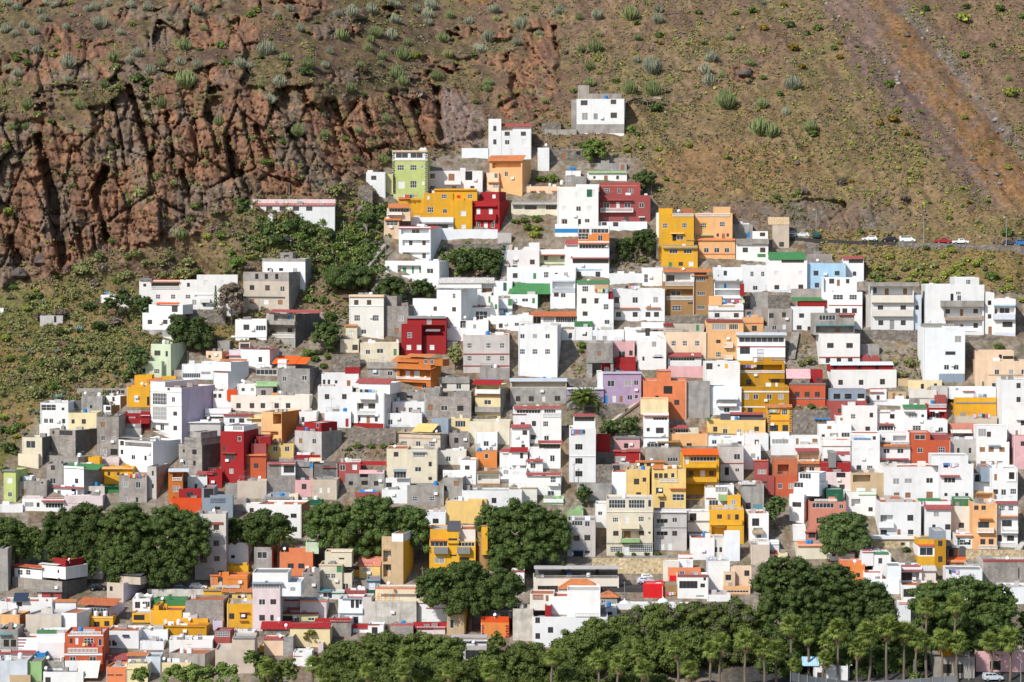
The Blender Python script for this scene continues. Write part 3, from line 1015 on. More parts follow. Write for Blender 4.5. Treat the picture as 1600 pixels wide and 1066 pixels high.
            link('solar_panel', b.mesh('solar_panel', [plain('solar glass', (.03, .04, .07), .15, .6)]), root, ((xa + xb) / 2, .8, zb))
        elif k == 'l':
            a = parse_args(body)
            u = X((a[0] + a[2]) / 2); B = pick(u, Yp(a[1]) + 1)
            xa, z = loc(X(a[0]), Yp(a[1]), B.y); xb, _ = loc(X(a[2]), Yp(a[1]), B.y)
            LAUNDRY.append((root, xa, xb, z, B.y - .22, idx))
        elif k == 'Q':
            c = cmat(body)
            hgt = main.z1; n = int(hgt / .55)
            def f(b): b.box(-.3, .3, -.05, .02, 0, .36)
            me = simple(('quoin', body), f, [c], 'quoin')
            for xx in (main.x0 + .32, main.x1 - .32):
                for i in range(n):
                    link('quoin', me, root, (xx + (.06 if i % 2 else -.06), 0, i * .55))
    # build the volumes
    for i, B in enumerate(blocks):
        B.z0 -= B.zdrop
        wall_block(root, B, 'wall' if i == 0 else ('upper_floor' if B.px[1] < v0 - 1 else 'wing'))
    # roof clutter that the terraces carry
    if name in ('house', 'apartment_building') and main.x1 - main.x0 > 3:
        top = main; zr = top.z1 - .42
        if rnd.random() < .42:
            link('antenna', antenna_mesh(rnd.randrange(3)), root, (rnd.uniform(top.x0 + .5, top.x1 - .5), rnd.uniform(.8, max(1, d - 1)), zr))
        if rnd.random() < .12:
            link('satellite_dish', dish_mesh(), root, (rnd.uniform(top.x0 + .5, top.x1 - .5), .4, zr + .35))
        if rnd.random() < .22 and v0 > 420:
            link('water_tank', tank_mesh(PVC if rnd.random() < .6 else TANKB), root, (rnd.uniform(top.x0 + .7, top.x1 - .7), rnd.uniform(1.2, max(1.3, d - 1)), zr))
    if name == 'house' and main.x1 - main.x0 > 3.5 and main.z1 - main.z0 > 3:
        W_ = main.x1 - main.x0
        if rnd.random() < .45:      # drainpipe
            xx = rnd.choice((main.x0 + .18, main.x1 - .18))
            def f(b): b.tube([(0, -.06, 0), (0, -.06, 1)], [.05, .05], 5)
            o = link('drainpipe', simple('pipe', f, [PVC], 'drainpipe'), root, (xx, 0, 0)); o.scale = (1, 1, main.z1 - .2)
        if rnd.random() < .35 and nwin:      # air conditioner box
            def f(b): b.box(-.42, .42, -.36, 0, 0, .6)
            link('air_conditioner', simple('ac', f, [PVC], 'air_conditioner'), root, (rnd.uniform(main.x0 + 1, main.x1 - 1), -.02, main.z1 * rnd.uniform(.3, .55)))
        mb = MB(); k = 0      # uneven parapet, left over block work and starter bars on the roof
        for q in range(rnd.randrange(1, 4)):
            ww = rnd.uniform(.5, min(2.2, W_ * .3)); xx = rnd.uniform(main.x0 + .25, main.x1 - ww - .25); hh = rnd.uniform(.25, .85); yy = rnd.uniform(.2, max(.3, d - 2))
            mb.box(xx, xx + ww, yy, yy + rnd.uniform(.2, 1.2), main.z1 - .42, main.z1 + hh)
        link('roof_stub', mb.mesh('roof_stub', [cmat(rnd.choice([col, 'concrete', 'palegrey', 'block', 'white']))]), root, None, 'stuff')
        if rnd.random() < .4:
            mb = MB(); x0_, x1_ = main.x0 + .3, main.x0 + .3 + W_ * rnd.uniform(.3, .6); yy = rnd.uniform(.5, 1.5)
            for q in range(4):
                xx = x0_ + (x1_ - x0_) * q / 3; mb.tube([(xx, yy, main.z1 - .4), (xx, yy, main.z1 + 1.0)], [.03, .03], 4)
            mb.tube([(x0_, yy, main.z1 + .98), (x1_, yy, main.z1 + .98)], [.03, .03], 4); mb.tube([(x0_, yy, main.z1 + .6), (x1_, yy, main.z1 + .6)], [.02, .02], 4)
            link('railing', mb.mesh('railing', [RUST]), root, None, 'stuff')
    hm = (v1 - v0) / ppm
    HOUSES.append(dict(root=root, label=label, px=(u0, v0, u1 + max(side, 0), v1), col=col, name=name, feats=feats, nwin=nwin, h=hm,
                       w=(u1 - u0) / ppm, nb=len(blocks), c=((u0 + u1) / 2, (v0 + v1) / 2), side=side))
    return root
HOUSE_TEXT = r"""
@400,0,3.9925
1500,815,1717,985,white,d7;w 1567,888,26,26;n 1567,835,28,22;n 1668,835,28,22;u 1675,888,24,30;A 1525,772,1717,792,rose,.6;k 1450,742,1530,988,white,-.1;n 1490,802,18,28;n 1490,886,18,28;k 1283,925,1450,985,white,-.4;k 1600,790,1717,815,white,1.2;"tall white cubic house under the slab of grey cliff rock|the white house under the rock slab
1143,995,1260,1062,concrete,z-3,shed;w 1195,1020,24,28;"bare grey concrete shed on the slope behind the lime green house
1268,995,1340,1062,concrete,z-4,shed,d3;"small blank block shed between the lime green and orange tiled houses
@800,0,3.9925
403,618,700,832,white,s0;k 370,622,404,830,concrete,1.2;c 403,775,700,832,concrete;k 450,585,685,620,concrete,1.5;k 410,533,482,620,concrete,5;n 450,642,38,28;n 633,636,30,26;w 455,727,32,40;n 635,720,34,30;d 522,727,26,36,grey;t 585,580,blue;"white two storey house alone at the top of the village|the topmost white house
185,765,305,828,stone,ruin,d4;d 262,745,10,10;"low roofless stone hut beside the topmost white house
205,808,403,840,concrete,wall;"sloping grey retaining wall running up to the topmost white house
238,935,468,1005,stone,ruin,d5;d 322,975,22,40;x 415,955,24,20;k 360,930,468,1005,concrete,.5;"ruined stone building with a doorway above the white terraces
160,922,232,1062,white,d5;"narrow blank white house wall beside the stone ruin
470,1018,715,1062,concrete,d5;d 500,1048,26,40,brown;d 690,1045,22,36,brown;"low bare concrete house with two brown doors above the rose red house
@0,0,1
613,237,668,303,lime,d10;c 613,237,668,250,white;w 628+651/243/17,7;g 626+646/262/9,7;w 660,261,4,4;u 627,289,9,10;g 646,288,9,10;u 661,286,4,5;o 613,235,668,237.5,peachpale;o 613,249.5,668,251,offwhite;Q darkblock;t 659,236;t 664,236;k 600,303,634,323,palelime,-1.5;n 609,306,10,9;"tall lime green house with dark quoins and a white top floor|the tall lime green house
600,272,614,303,palelime,d5;"narrow pale lime stair wing against the lime green house
572,269,602,303,white,d7;n 584,278,7,6;"small white house with one window at the end of the stone steps|the white house by the stone steps
560,290,582,322,stone,wall;"rough stone terrace wall below the small white house
765,250,816,300,peach,s14,Speach,d7;A 767,243,816,252,orange,.6;L 769,254,814,263,1.2;w 775+791/272/5,7;A 765,282,780,286,orange,.6;w 777,291,8,6;k 760,270,779,300,peachpale,-1;"peach house with an orange tiled roof terrace below the tall white house|the peach house with tiled terrace
@400,267,4
1072,0,1415,138,white,d8;n 1104,33,26,26;d 1222,42,38,46;b 1178,62,1280,86,white;n 1105,110,28,26;n 1352,102,22,12;w 1238,102,26,12;x 1330,14,40,50;"white house with a bare projecting balcony beside the lime green house
1048,140,1232,345,amber,d11;o 1113,112,1382,122,amber;k 1113,112,1383,185,amber,.3;k 1232,185,1352,362,amber,-1;k 890,172,1052,300,amber,1;u 1076,167,14,22;g 1177,160,28,24;d 1267,168,24,30,vividred;g 1337,160,26,24;g 1090,243,34,28;w 1181,252,24,24;u 1296,267,30,30;u 1297,348,24,24;b 1240,172,1300,186,amber;A 890,166,960,180,terracotta,.4;l 920,150,1005;"large amber yellow house beside the dark red one near the top|the large amber yellow house
800,308,893,418,peachpale,d8;k 818,232,965,308,peachpale,.8;A 828,205,955,234,orange,.8;v 832,236,955,260,7;B 818,258,912,276;A 803,290,905,310,orange,.5;g 850,325,64,26;"peach house with orange tiled veranda and white balusters below the lime green house|the orange tiled veranda house
1352,188,1522,362,red,s60,Sred;k 1402,132,1520,190,red,2.5;A 1368,205,1500,224,red,.8;b 1368,272,1500,308,red;u 1390+1467/253/22,32;w 1390,340,20,34;u 1436,340,20,30;w 1480,340,20,30;u 1487,160,18,22;e 1500,335;"dark red two storey house with matching balcony and shaded side|the dark red balcony house
968,290,1234,362,white,d6;A 1025,288,1232,332,grey,.8;q 1060,335,1200,360,6;"low white house with a grey sheet roof and brown windows
1157,366,1510,430,white,gw;"long white garden wall in bays below the amber yellow house
1510,388,1596,460,palegrey,wall;"grey wall piece at the end of the long white garden wall
1165,456,1545,500,stone,wall;"long rough stone retaining wall above the terraced garden
893,350,1092,555,white,s65,Swhite,d10;A 900,345,1130,362,rose,.3;L 905,365,1080,396,1;w 990,378,44,24;L 915,432,1085,468,.9;n 960+1043/452/22,26;L 915,510,1085,555,.7;u 960,530,34,34;n 1045,532,22,30;"white three storey house with stacked recessed balconies beside the hillside steps|the white three balcony house
805,562,1145,690,white,s58,d9;L 885,592,1032,652,1.2;d 915,622,24,36,green;d 967,622,16,42,green;d 1016,622,20,36,green;w 1088,626,40,28;k 775,612,828,690,white,-1;n 800,660,14,14;k 828,578,890,640,cream,.4;"low white house with green doors under a shaded porch|the green doored porch house
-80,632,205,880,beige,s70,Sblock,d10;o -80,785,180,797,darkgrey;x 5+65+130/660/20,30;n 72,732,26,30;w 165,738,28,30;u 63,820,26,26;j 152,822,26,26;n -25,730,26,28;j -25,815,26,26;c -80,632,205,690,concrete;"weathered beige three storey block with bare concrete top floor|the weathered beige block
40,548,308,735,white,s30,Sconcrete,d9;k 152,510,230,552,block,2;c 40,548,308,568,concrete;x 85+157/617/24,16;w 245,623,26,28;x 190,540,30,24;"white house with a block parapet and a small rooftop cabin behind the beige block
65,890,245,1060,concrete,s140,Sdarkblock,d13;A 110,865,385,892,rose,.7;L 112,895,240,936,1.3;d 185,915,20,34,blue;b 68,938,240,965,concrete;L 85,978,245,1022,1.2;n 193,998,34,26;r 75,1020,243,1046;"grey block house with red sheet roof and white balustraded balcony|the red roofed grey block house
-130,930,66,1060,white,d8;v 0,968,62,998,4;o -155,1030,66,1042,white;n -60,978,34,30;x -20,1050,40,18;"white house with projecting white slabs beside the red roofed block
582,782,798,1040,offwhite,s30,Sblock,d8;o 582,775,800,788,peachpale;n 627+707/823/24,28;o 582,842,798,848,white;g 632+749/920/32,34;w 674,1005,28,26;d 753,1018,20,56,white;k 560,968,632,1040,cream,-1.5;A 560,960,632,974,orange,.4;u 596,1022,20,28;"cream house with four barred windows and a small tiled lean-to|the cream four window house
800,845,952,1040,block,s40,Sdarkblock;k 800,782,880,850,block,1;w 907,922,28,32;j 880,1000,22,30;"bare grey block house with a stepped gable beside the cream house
945,918,1188,1145,red,s10;k 908,958,1035,1145,red,-1.5;A 945,906,1185,924,grey,.4;w 1082,943,24,28;g 960,1027,26,30;u 955+1025+1100/1104/24,28;L 1045,965,1180,1030,1.5;A 1060,990,1150,1004,grey,.6;"dark red house with an open roof terrace in the middle of the village|the central dark red house
980,797,1282,985,white,s100,Swhite,d13;k 1130,738,1282,800,white,.03;n 1120,862,22,26;g 1238,782,18,28;n 1238,866,24,26;o 1130,733,1376,739,grey;"big white house with a wide shaded side wall above the dark red house|the big white house with shaded side
1188,985,1276,1062,white,d5;u 1238,940,22,26;"lower white wing below the wide shaded side wall
1125,702,1410,792,white,d9;f grey;w 1160,755,16,20;A 1140,668,1490,704,palegrey,.3;"long low white house under a pale sloping sheet roof
1410,708,1490,760,white,d5;j 1445,745,50,20;"small white annex at the end of the sheet roofed house
1485,690,1602,785,white,d6;d 1556,725,20,52,dkgreen;"white house end with one dark green door beside the blue railed stairs
1385,762,1470,842,white,d5;A 1340,822,1400,846,red,.6;d 1548,805,16,40,green;"white cottage with a small red canopy
1345,855,1470,940,white,d6;v 1372,878,1445,930,3,2;"white house corner with a blue glazed bay
1465,782,1515,962,white,d5;d 1500,850,14,30,green;"slim white stair tower with a pale green top
1515,800,1602,900,white,d6;d 1590,822,24,44,green;A 1515,850,1600,868,grey,.5;w 1560,880,24,20;"white terraced house with a green door
1275,935,1452,1064,white,d7;w 1300,966,18,24;w 1367,974,18,24;x 1260,940,30,40;"white house with two small windows above the pinkish grey apartments
-95,212,492,310,white,d7;o -20,178,497,206,palepink;k -112,180,495,214,palepink,1.5;A -20,204,492,219,rose,.3;n 0+83+167+250+333/237/34,24;k -112,285,0,355,plaster,-1;"long white single storey house under the cliff with a pinkish roof band|the long white house under the cliff
1460,1020,1590,1045,red,d4;l 1475,1022,1560;"low red parapet room with laundry above the pinkish grey apartments
@0,267,4
870,685,1230,865,white,d9,villa;k 1230,650,1485,865,white,-.3;o 870,672,950,684,grey;w 905,715,20,18;L 945,697,1120,738,1.2;A 942,680,1122,698,terracotta,.5;r 945,722,1120,738;q 948,700,1118,720,9;w 1178,713,20,24;u 1287,702,22,30;u 1390,700,18,26;g 988+1082/787/24,26;g 1175,787,26,22;w 1225,822,24,30;b 1250,802,1312,824,white;o 1210,768,1330,776,white;n 1277,835,16,18;e 1323,850;"long white villa with a tiled balustraded terrace and flat roofs|the long white villa
1180,868,1408,935,stone,wall;"stone retaining wall holding up the long white villa
890,887,1085,1030,white,s55,Swhite,d8;k 930,835,1142,890,white,.8;A 985,822,1112,836,vermilion,.5;q 1072,842,1112,884,2;n 937+1033/945/28,26;c 890,995,1085,1035,concrete;"white two window cottage with a red edged roof room|the white cottage with red roof edge
630,775,735,812,white,d5;"small white hut half hidden by bushes at the village edge
700,790,812,845,white,d5;"white outbuilding among trees below the long white villa
250,905,392,952,palegrey,shed,d5;x 345,925,14,40;"pale shed half buried in dry scrub
0,858,22,890,white,d5;"tiny white hut at the far edge of the slope
1150,865,1200,900,red,d3,shed;"small dark red garden shed under the villa terrace
@800,267,4
75,97,298,200,peachpale,z-3,d7;u 130+185+265/142/28,32;A 115,118,148,130,orange,.5;A 170,118,203,130,orange,.5;A 248,118,285,130,orange,.5;"pale peach house with three tile hooded windows|the pale peach house
-5,200,285,280,cream,d5;A 0,190,285,214,grey,.9;q 80,215,155,243,4;q 213,212,277,243,4;v 5,214,62,242,3;"cream house front with brown glazed bays under a grey eave
283,100,540,388,white;k 400,85,545,103,white,2;u 326,236,26,26;w 416,237,26,28;u 488,236,26,26;n 326,315,28,26;x 422,318,16,30;w 470,312,26,22;d 484,140,34,48,dkgreen;d 404,150,16,40,white;u 512,140,18,40;k 268,332,413,388,white,-1.5;c 268,362,413,388,blue;w 330,318,28,26;"white three storey house with a blue painted plinth|the white house with blue plinth
335,35,465,100,concrete,d6;w 352,52,26,24;k 335,0,430,38,white,1.5;t 312,88;t 365,0,blue;t 385,0,blue;"bare concrete house with a white upper room and water tanks
470,12,718,62,white,d6;A 475,2,712,15,palegreen,.5;n 515,42,14,16;d 587,46,22,32;n 660,42,16,20;o 470,58,600,66,green;"white cottage with a green eave above the rose red house
540,152,865,322,rose,d9;k 552,72,802,156,rose,1.5;o 552,92,780,98,salmon;g 593,125,30,26;w 670,127,22,26;g 741,126,28,24;A 553,175,757,187,rose,.8;w 590,214,34,28;d 662,215,20,36,white;w 721,214,34,28;w 810,215,26,26;B 553,232,757,260;n 718,302,26,26;n 815,302,26,24;A 790,282,830,292,white,.5;"rose red house with a white balustraded balcony near the top|the rose red balcony house
540,318,845,370,white,d5;q 577,312,24,20;n 577,330,26,20;n 648,330,28,24;"white terrace house front at the foot of the rose red house
378,490,607,680,white,z-1,d10;k 413,345,607,492,white,.3;c 413,390,607,440,orange;v 415,362,603,390,8;v 415,392,478,428,3,2;d 490,378,16,44,white;w 552,420,26,32;A 413,434,605,458,terracotta,.7;v 420,460,597,487,9;A 368,534,607,550,rose,.8;q 378,552,605,578,7;n 417+537/647/28,30;k 333,462,413,680,white,1;A 335,430,412,462,rose,.6;o 400,614,560,620,skyblue;"white and orange house with stacked glazed verandas and red canopies|the stacked veranda house
918,268,1137,468,amber,d11;k 918,235,1003,270,amber,.02;r 1005,266,1135,285;k 1050,238,1130,268,terracotta,2.5;g 958,343,26,28;g 1078,341,26,28;x 1015,415,20,40;w 1050,418,36,24;A 990,385,1075,395,paleyellow,.7;A 1090,397,1143,436,grey,.2;k 935,470,1162,600,amber,-1.5;A 940,464,1160,486,grey,.7;v 985,490,1035,517,3;v 1073,490,1125,517,3;d 990,585,22,26,green;n 1055,582,24,22;u 1118,582,26,28;k 902,262,919,600,white,.5;"tall amber yellow house with white roof balusters and white side wall|the tall amber yellow house
1140,264,1378,432,peach,d11;k 1262,225,1365,267,peach,.02;r 1155,266,1262,285;r 1262,266,1362,285;c 1172,318,1224,364,amber;g 1198,341,28,28;g 1314,334,28,28;n 1286,402,14,20;d 1321,412,18,38;n 1349,402,14,20;A 1150,393,1255,406,palegreen,.6;k 1165,436,1395,550,peach,-1.5;A 1150,424,1395,436,coral,.4;w 1215,497,26,28;w 1280,497,28,28;w 1343,497,26,26;o 1165,516,1395,523,coral;"peach orange house joined to the tall amber yellow one|the peach orange twin house
1378,335,1505,425,concrete,d7;d 1478,402,20,32,blue;"bare concrete wall house with a blue door
1400,460,1602,562,white,d8;k 1505,378,1600,462,white,.5;n 1566,398,28,22;o 1400,425,1605,458,concrete,.6;n 1458+1567/495/28,28;d 1560,530,50,20,green;"white house under a broad concrete terrace slab
-32,495,172,602,white,d8;k 105,450,172,497,white,.3;w 20,570,26,26;n 127,570,26,28;"white house end with a raised stair block
172,492,415,602,white,d8;L 176,528,330,592,1,mint;A 178,516,330,530,rose,.6;n 210,545,20,24;n 312,542,18,16;"white house with a mint green porch
-32,602,400,706,white,d7;n 20,655,28,28;d 142,658,18,36,green;g 214,650,28,32;w 277,642,20,12;w 338,646,24,22;"long white house with a green door and green framed windows|the long white house with green door
-10,772,160,848,white,s20,Sgreen,d9;f green;A -5,702,237,772,green,-.4;g 22,808,18,16;w 82,808,36,18;d 135,812,18,34,green;"low white house with a bright green roof terrace and green side|the white house with green roof terrace
240,665,395,862,white,d8;o 250,682,385,692,paleblue,.5;L 252,695,385,735,1;r 250,732,395,758,paleblue;n 277,775,26,22;w 320,778,26,26;d 380,800,16,34,white;"white house with a pale blue balcony rail|the pale blue railed house
405,702,602,930,white,d9;A 405,684,612,702,green,.5;g 458,738,34,30;k 515,712,605,738,tan,-.2;l 520,738,600;n 450+530/813/28,30;n 457,893,28,26;k 540,803,635,1005,white,-.8;g 588,850,28,30;w 594,945,28,26;k 578,760,628,806,red,.5;"tall white house with a green eave and a red roof box|the green eaved white house
610,642,822,702,white,d8;"blank white wall below the shaded green gap
815,607,945,716,white,d7;g 838,672,22,46;"white house with one tall window beside the brown house
630,738,955,938,white,d9;n 655,808,28,32;w 770,808,30,32;w 898,806,28,32;A 640,848,797,862,orange,.6;A 833,845,927,860,orange,.6;n 665+770+850+903/898/26,28;c 635,932,720,1000,concrete;l 708,718,800;"broad white house with two orange tiled door hoods|the white house with tile hoods
942,632,1140,905,brown,d10;c 942,632,1140,692,white;A 942,612,1250,634,orange,.6;k 1138,655,1258,905,brown,.4;L 960,642,1115,694,1.2;n 993,672,40,34;d 1045,672,24,44,white;r 960,694,1135,718;L 965,740,1130,785,1.3;w 1025,767,55,28;r 965,782,1130,808;g 1028,858,50,30;A 1118,636,1218,658,orange,.7;v 1142,662,1210,690,5;v 1158,754,1207,778,4;v 1156,840,1207,866,4;n 1115,828,28,10;"brown four storey house with white balustraded loggias|the brown loggia house
955,906,1225,958,stone,wall;"stone foundation wall under the brown loggia house
1260,605,1447,690,white,d7;n 1333,640,18,26;x 1290,655,2,2;"plain white house top beside the brown loggia house
1228,838,1447,932,white,d8;k 1262,690,1445,840,white,.4;o 1262,688,1447,697,grey,.5;L 1268,700,1430,735,1.2;d 1333,722,16,30,blue;L 1268,745,1430,778,1.4;k 1230,782,1312,836,peach,-.1;L 1315,798,1440,834,1.2;l 1315,806,1445;c 1290,840,1395,853,tan;n 1282+1402/903/28,26;k 1425,708,1452,775,red,-.2;o 1225,872,1447,879,grey;"cluttered white house with laundry balconies and a red awning|the laundry balcony house
1215,940,1447,1176,peach,d9;o 1215,930,1440,942,rose,.4;v 1250,957,1342,995,6;v 1357,957,1413,993,5;n 1290,1067,26,20;g 1290,1148,28,28;B 1325,1075,1380,1106;B 1325,1155,1380,1180;"peach house with a long white framed veranda below the laundry balconies|the peach veranda house
1447,916,1572,1020,peach,d6;n 1515,985,28,30;o 1447,948,1570,954,coral;"peach annex with a brown window
1572,990,1662,1060,concrete,d6;"bare concrete house side behind the peach annex
180,915,400,975,white,d6;A 118,880,402,912,terracotta,.8;v 195,914,265,948,6;v 275,910,398,948,9;"white house with a terracotta roof over a long veranda|the terracotta veranda house
65,980,308,1064,white,d8;n 318,1020,20,26;A 120,985,260,1022,offwhite,.1;"white house with an off-white sloping roof
390,976,502,1062,white,d6;w 455,1020,28,26;k 390,940,500,978,green,1;"white house with a green walled roof terrace
310,995,392,1062,white,d6;n 365,1030,20,30;"narrow white house beside the green walled terrace
500,995,700,1062,white,d7;w 510,1045,22,24;w 580,1045,24,24;"white terrace fronts above the grey block house
705,980,960,1064,white,d7;L 810,952,950,1005,1.2;n 848,985,24,44;k 810,950,955,985,white,.6;w 900,992,24,24;A 770,985,830,1000,grey,.5;"white house with an open roof shelter
958,1008,1215,1176,beige,d9;c 958,1008,1215,1176,peachpale;k 945,962,1200,1012,beige,1.5;A 945,953,1008,968,red,.5;d 1160,982,18,38,green;g 1010+1080+1158/1078/26,28;"beige house with three barred windows and a green roof door|the beige house with green roof door
@1200,267,4
0,557,245,760,white,d9;A -2,508,237,557,green,.2;q 85,557,225,575,6;u 52,640,24,26;u 204,640,24,26;n 55,728,26,24;d 132,738,22,44,white;n 205,725,26,24;c 20,745,130,762,paleblue;"white house with a bright green roof beside the sky blue one|the green roofed white house
247,578,487,737,skyblue,d9;n 300,640,26,28;n 432,640,26,24;n 306,715,24,28;"sky blue house front with three windows|the sky blue house
487,578,599,692,white,d7;n 541,643,20,24;k 470,550,599,582,white,.6;A 462,534,599,551,rose,.5;q 505,553,595,577,6;"white house with a red canopied roof room beside the sky blue one
428,515,560,575,concrete,z-3,d4;"bare concrete house behind the red canopied roof room
28,338,132,500,beige,d7,z-1;A 0,290,134,338,tan,.1;n 85,460,26,26;"tan concrete house with a sloping roof at the end of the road|the tan house by the road
230,455,318,520,stone,wall;"stone steps wall between the road and the white houses
250,520,400,578,concrete,d5;"rough concrete shed below the road
345,758,590,985,white,s20,d9;k 350,670,556,762,white,1.2;n 398,690,26,28;d 440,700,20,40;n 498,690,18,26;g 438,790,56,28;g 532,790,40,28;n 436+480+540/875/26,28;o 380,838,588,843,rose;k 335,668,350,985,white,.5;"white three storey house with blue-grey shutters below the sky blue house|the shuttered white house
147,848,352,1000,white,d8;k 195,808,368,850,red,1;A 148,790,362,815,green,.3;n 210,905,26,26;n 195,980,26,26;n 262,990,26,30;"white house with a green and dark red roof terrace
145,738,337,792,concrete,d3,wall;"blank concrete wall behind the green and dark red roof terrace
0,862,150,1012,concrete,s-20,d8;n 20,905,28,28;n 100,900,22,28;w 40,980,26,26;u 100,975,20,28;k 20,780,140,865,stone,3;"weathered bare concrete house with four windows
318,1018,575,1208,white,d9;k 285,895,540,1020,concrete,.5;v 320,902,420,935,5;A 440,892,547,906,red,.5;L 300,972,545,1012,1.3;d 440,1000,24,30;o 300,962,540,970,teal,.5;n 390+510/1092/36,28;o 318,1162,572,1169,rose;n 375+443+514/1186/26,28;"white house with a bare concrete open upper floor|the concrete topped white house
645,712,912,997,white,s0,d10;o 612,698,942,722,concrete,1;k 612,775,645,985,palegrey,.8;L 655,724,905,778,1.6;n 672,748,20,30;d 745,757,26,40;d 860,755,26,38;b 648,778,912,824,offwhite;n 703,857,30,28;d 767,858,26,44,white;n 845,857,30,28;b 655,868,908,910,offwhite;n 705,950,28,28;d 775,962,28,58,grey;n 845,950,28,28;k 910,775,960,985,paleblue,.6;n 932,855,20,26;"grey roofed modern house with two long white balconies|the modern two balcony house
590,997,955,1062,stone,wall;"stone wall under the modern two balcony house
985,712,1352,1025,white,d10;k 1165,668,1320,716,white,.02;b 1080,812,1350,850,concrete;L 1100,852,1340,915,1.3;r 1105,908,1345,935,brown;n 1127,880,24,26;d 1214,888,18,44;n 1302,878,24,26;L 1110,938,1340,1008,1.2;n 1302,968,26,28;d 1214,985,20,50;g 1252,695,26,26;g 1190,765,28,18;x 1150,790,16,40;w 1195,795,22,30;"large white modern house with shaded porches at the end of the village|the large white modern house
1408,802,1548,1032,white,d9;k 1355,762,1415,1032,white,.3;o 1410,835,1545,845,skyblue,.5;L 1415,850,1540,895,1.1;d 1428,885,16,40;w 1482,875,54,30;b 1410,893,1545,930,paleblue;n 1497,960,54,30;n 1385+1385/825+910/20,26;d 1388,1000,22,52;c 1400,1012,1548,1040,paleblue;"white house with sky blue trim at the last turn of the village|the sky blue trimmed white house
960,955,1165,1064,concrete,z-2,d7;k 1000,990,1200,1072,white,-1.5;n 1015+1078+1140/1042/26,28;A 1030,965,1100,990,paleblue,.2;"white cottage with a grey parapet below the large white modern house
@0,533,3.9925
942,18,1065,222,mint,s72,Smint,d10;n 982,75,36,28;w 1040,80,18,34;k 882,124,1008,222,mint,-1.5;n 898,187,18,28;g 978,188,34,26;t 1025,18;"mint green stepped house at the upper edge of the village|the mint green house
790,285,935,412,amber,d8;k 888,212,948,290,amber,1;k 1005,222,1098,262,amber,3;u 851,360,24,36;A 920,228,1012,256,orange,.5;d 908,275,14,30,white;k 838,215,892,290,amber,2.5;d 925,375,16,56,dark;"amber yellow house with an outside stair below the mint green house|the amber house with outside stair
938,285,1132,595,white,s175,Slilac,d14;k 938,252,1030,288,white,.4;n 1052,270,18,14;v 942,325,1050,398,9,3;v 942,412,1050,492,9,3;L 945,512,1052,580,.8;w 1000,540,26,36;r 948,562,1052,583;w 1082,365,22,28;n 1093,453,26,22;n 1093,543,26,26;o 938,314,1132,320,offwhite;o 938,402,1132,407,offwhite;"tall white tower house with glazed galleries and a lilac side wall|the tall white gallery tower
1135,145,1330,240,white,d9;k 1255,128,1400,150,white,1.5;v 1135,200,1250,230,10;w 1285,200,54,18;A 1375,112,1540,126,orange,.5;"white terraced house with a row of dark narrow openings
1332,190,1422,310,white,s115,Swhite,d12;k 1330,128,1440,195,white,1;u 1373,256,24,32;o 1332,186,1422,192,rose;"white house with a sunlit blank side and a red line|the white house with red line
1285,62,1384,122,peachpale,s30,Speach,d5;n 1308,97,16,16;"small pale peach roof cabin
1355,0,1432,82,concrete,d4;"square concrete stair head above the small peach cabin
1430,55,1572,130,palepink,d6;A 1400,78,1562,96,rose,.4;n 1527,33,50,30;k 1490,12,1560,58,palepink,1;"pale pink house with a rose red canopy and a dark terrace opening
1075,180,1140,222,concrete,d4,shed;"concrete shed beside the row of dark openings
508,345,638,450,concrete,s0,d6;k 510,322,575,350,block,2;w 537,428,14,22;n 568,410,14,18;"bare concrete house with a block roof room
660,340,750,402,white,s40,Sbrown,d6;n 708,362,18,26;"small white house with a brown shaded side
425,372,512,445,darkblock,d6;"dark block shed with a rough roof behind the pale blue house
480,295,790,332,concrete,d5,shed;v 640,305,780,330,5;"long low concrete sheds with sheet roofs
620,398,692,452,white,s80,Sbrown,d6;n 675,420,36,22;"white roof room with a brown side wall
252,385,425,585,white,d9;v 258,397,350,433,3,2;w 393,424,18,18;w 287+320/498/22,26;w 397,500,20,28;k 245,520,390,582,white,-1;"white house with a glazed upper corner at the edge of the slope|the glazed corner house
425,447,605,600,creamyellow,d8;n 456,502,18,22;n 523,502,22,26;"cream yellow house with two small windows
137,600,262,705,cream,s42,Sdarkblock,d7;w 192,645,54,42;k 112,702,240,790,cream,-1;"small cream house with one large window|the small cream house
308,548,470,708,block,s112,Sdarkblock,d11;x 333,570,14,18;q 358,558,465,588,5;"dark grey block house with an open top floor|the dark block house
208,705,487,772,block,s60,d7;n 280,755,24,26;"wide grey block base under the dark block house
605,472,740,722,block,s20,d9;k 675,466,742,545,darkblock,.8;j 642,522,22,26;w 643,605,22,28;w 709,612,20,28;w 646,690,34,30;d 712,692,46,40,dark;"bare grey block house of three floors with mixed windows|the three floor block house
742,492,878,578,concrete,s0,d7;u 835,518,14,24;k 740,545,880,590,palegrey,-.6;"concrete house with a stepped parapet
772,450,935,560,red,d8;b 785,482,932,515,red;L 785,522,930,555,1;A 880,455,935,468,pink,.4;"dark red house with a long red balcony
740,615,953,800,white,s150,Swhite,d14;o 740,600,953,614,concrete,.3;L 780,620,945,655,2;q 745,622,778,652,2;n 761,692,20,28;w 832,725,28,28;n 908,730,18,28;w 763,762,16,22;"large white house with an open orange decked top floor|the open topped white house
1130,507,1375,600,palegrey,d8;w 1183,576,26,26;o 1130,505,1375,511,white;"pale grey house with a single window beside the tower
1115,642,1260,840,block,s128,Sdarkblock,d12;x 1147,685,12,18;d 1213,692,34,30,dark;w 1152,760,14,26;x 1213,762,18,26;k 1150,600,1256,645,block,1.5;k 1190,566,1254,604,block,3;"half ruined grey block house with broken upper walls|the broken block house
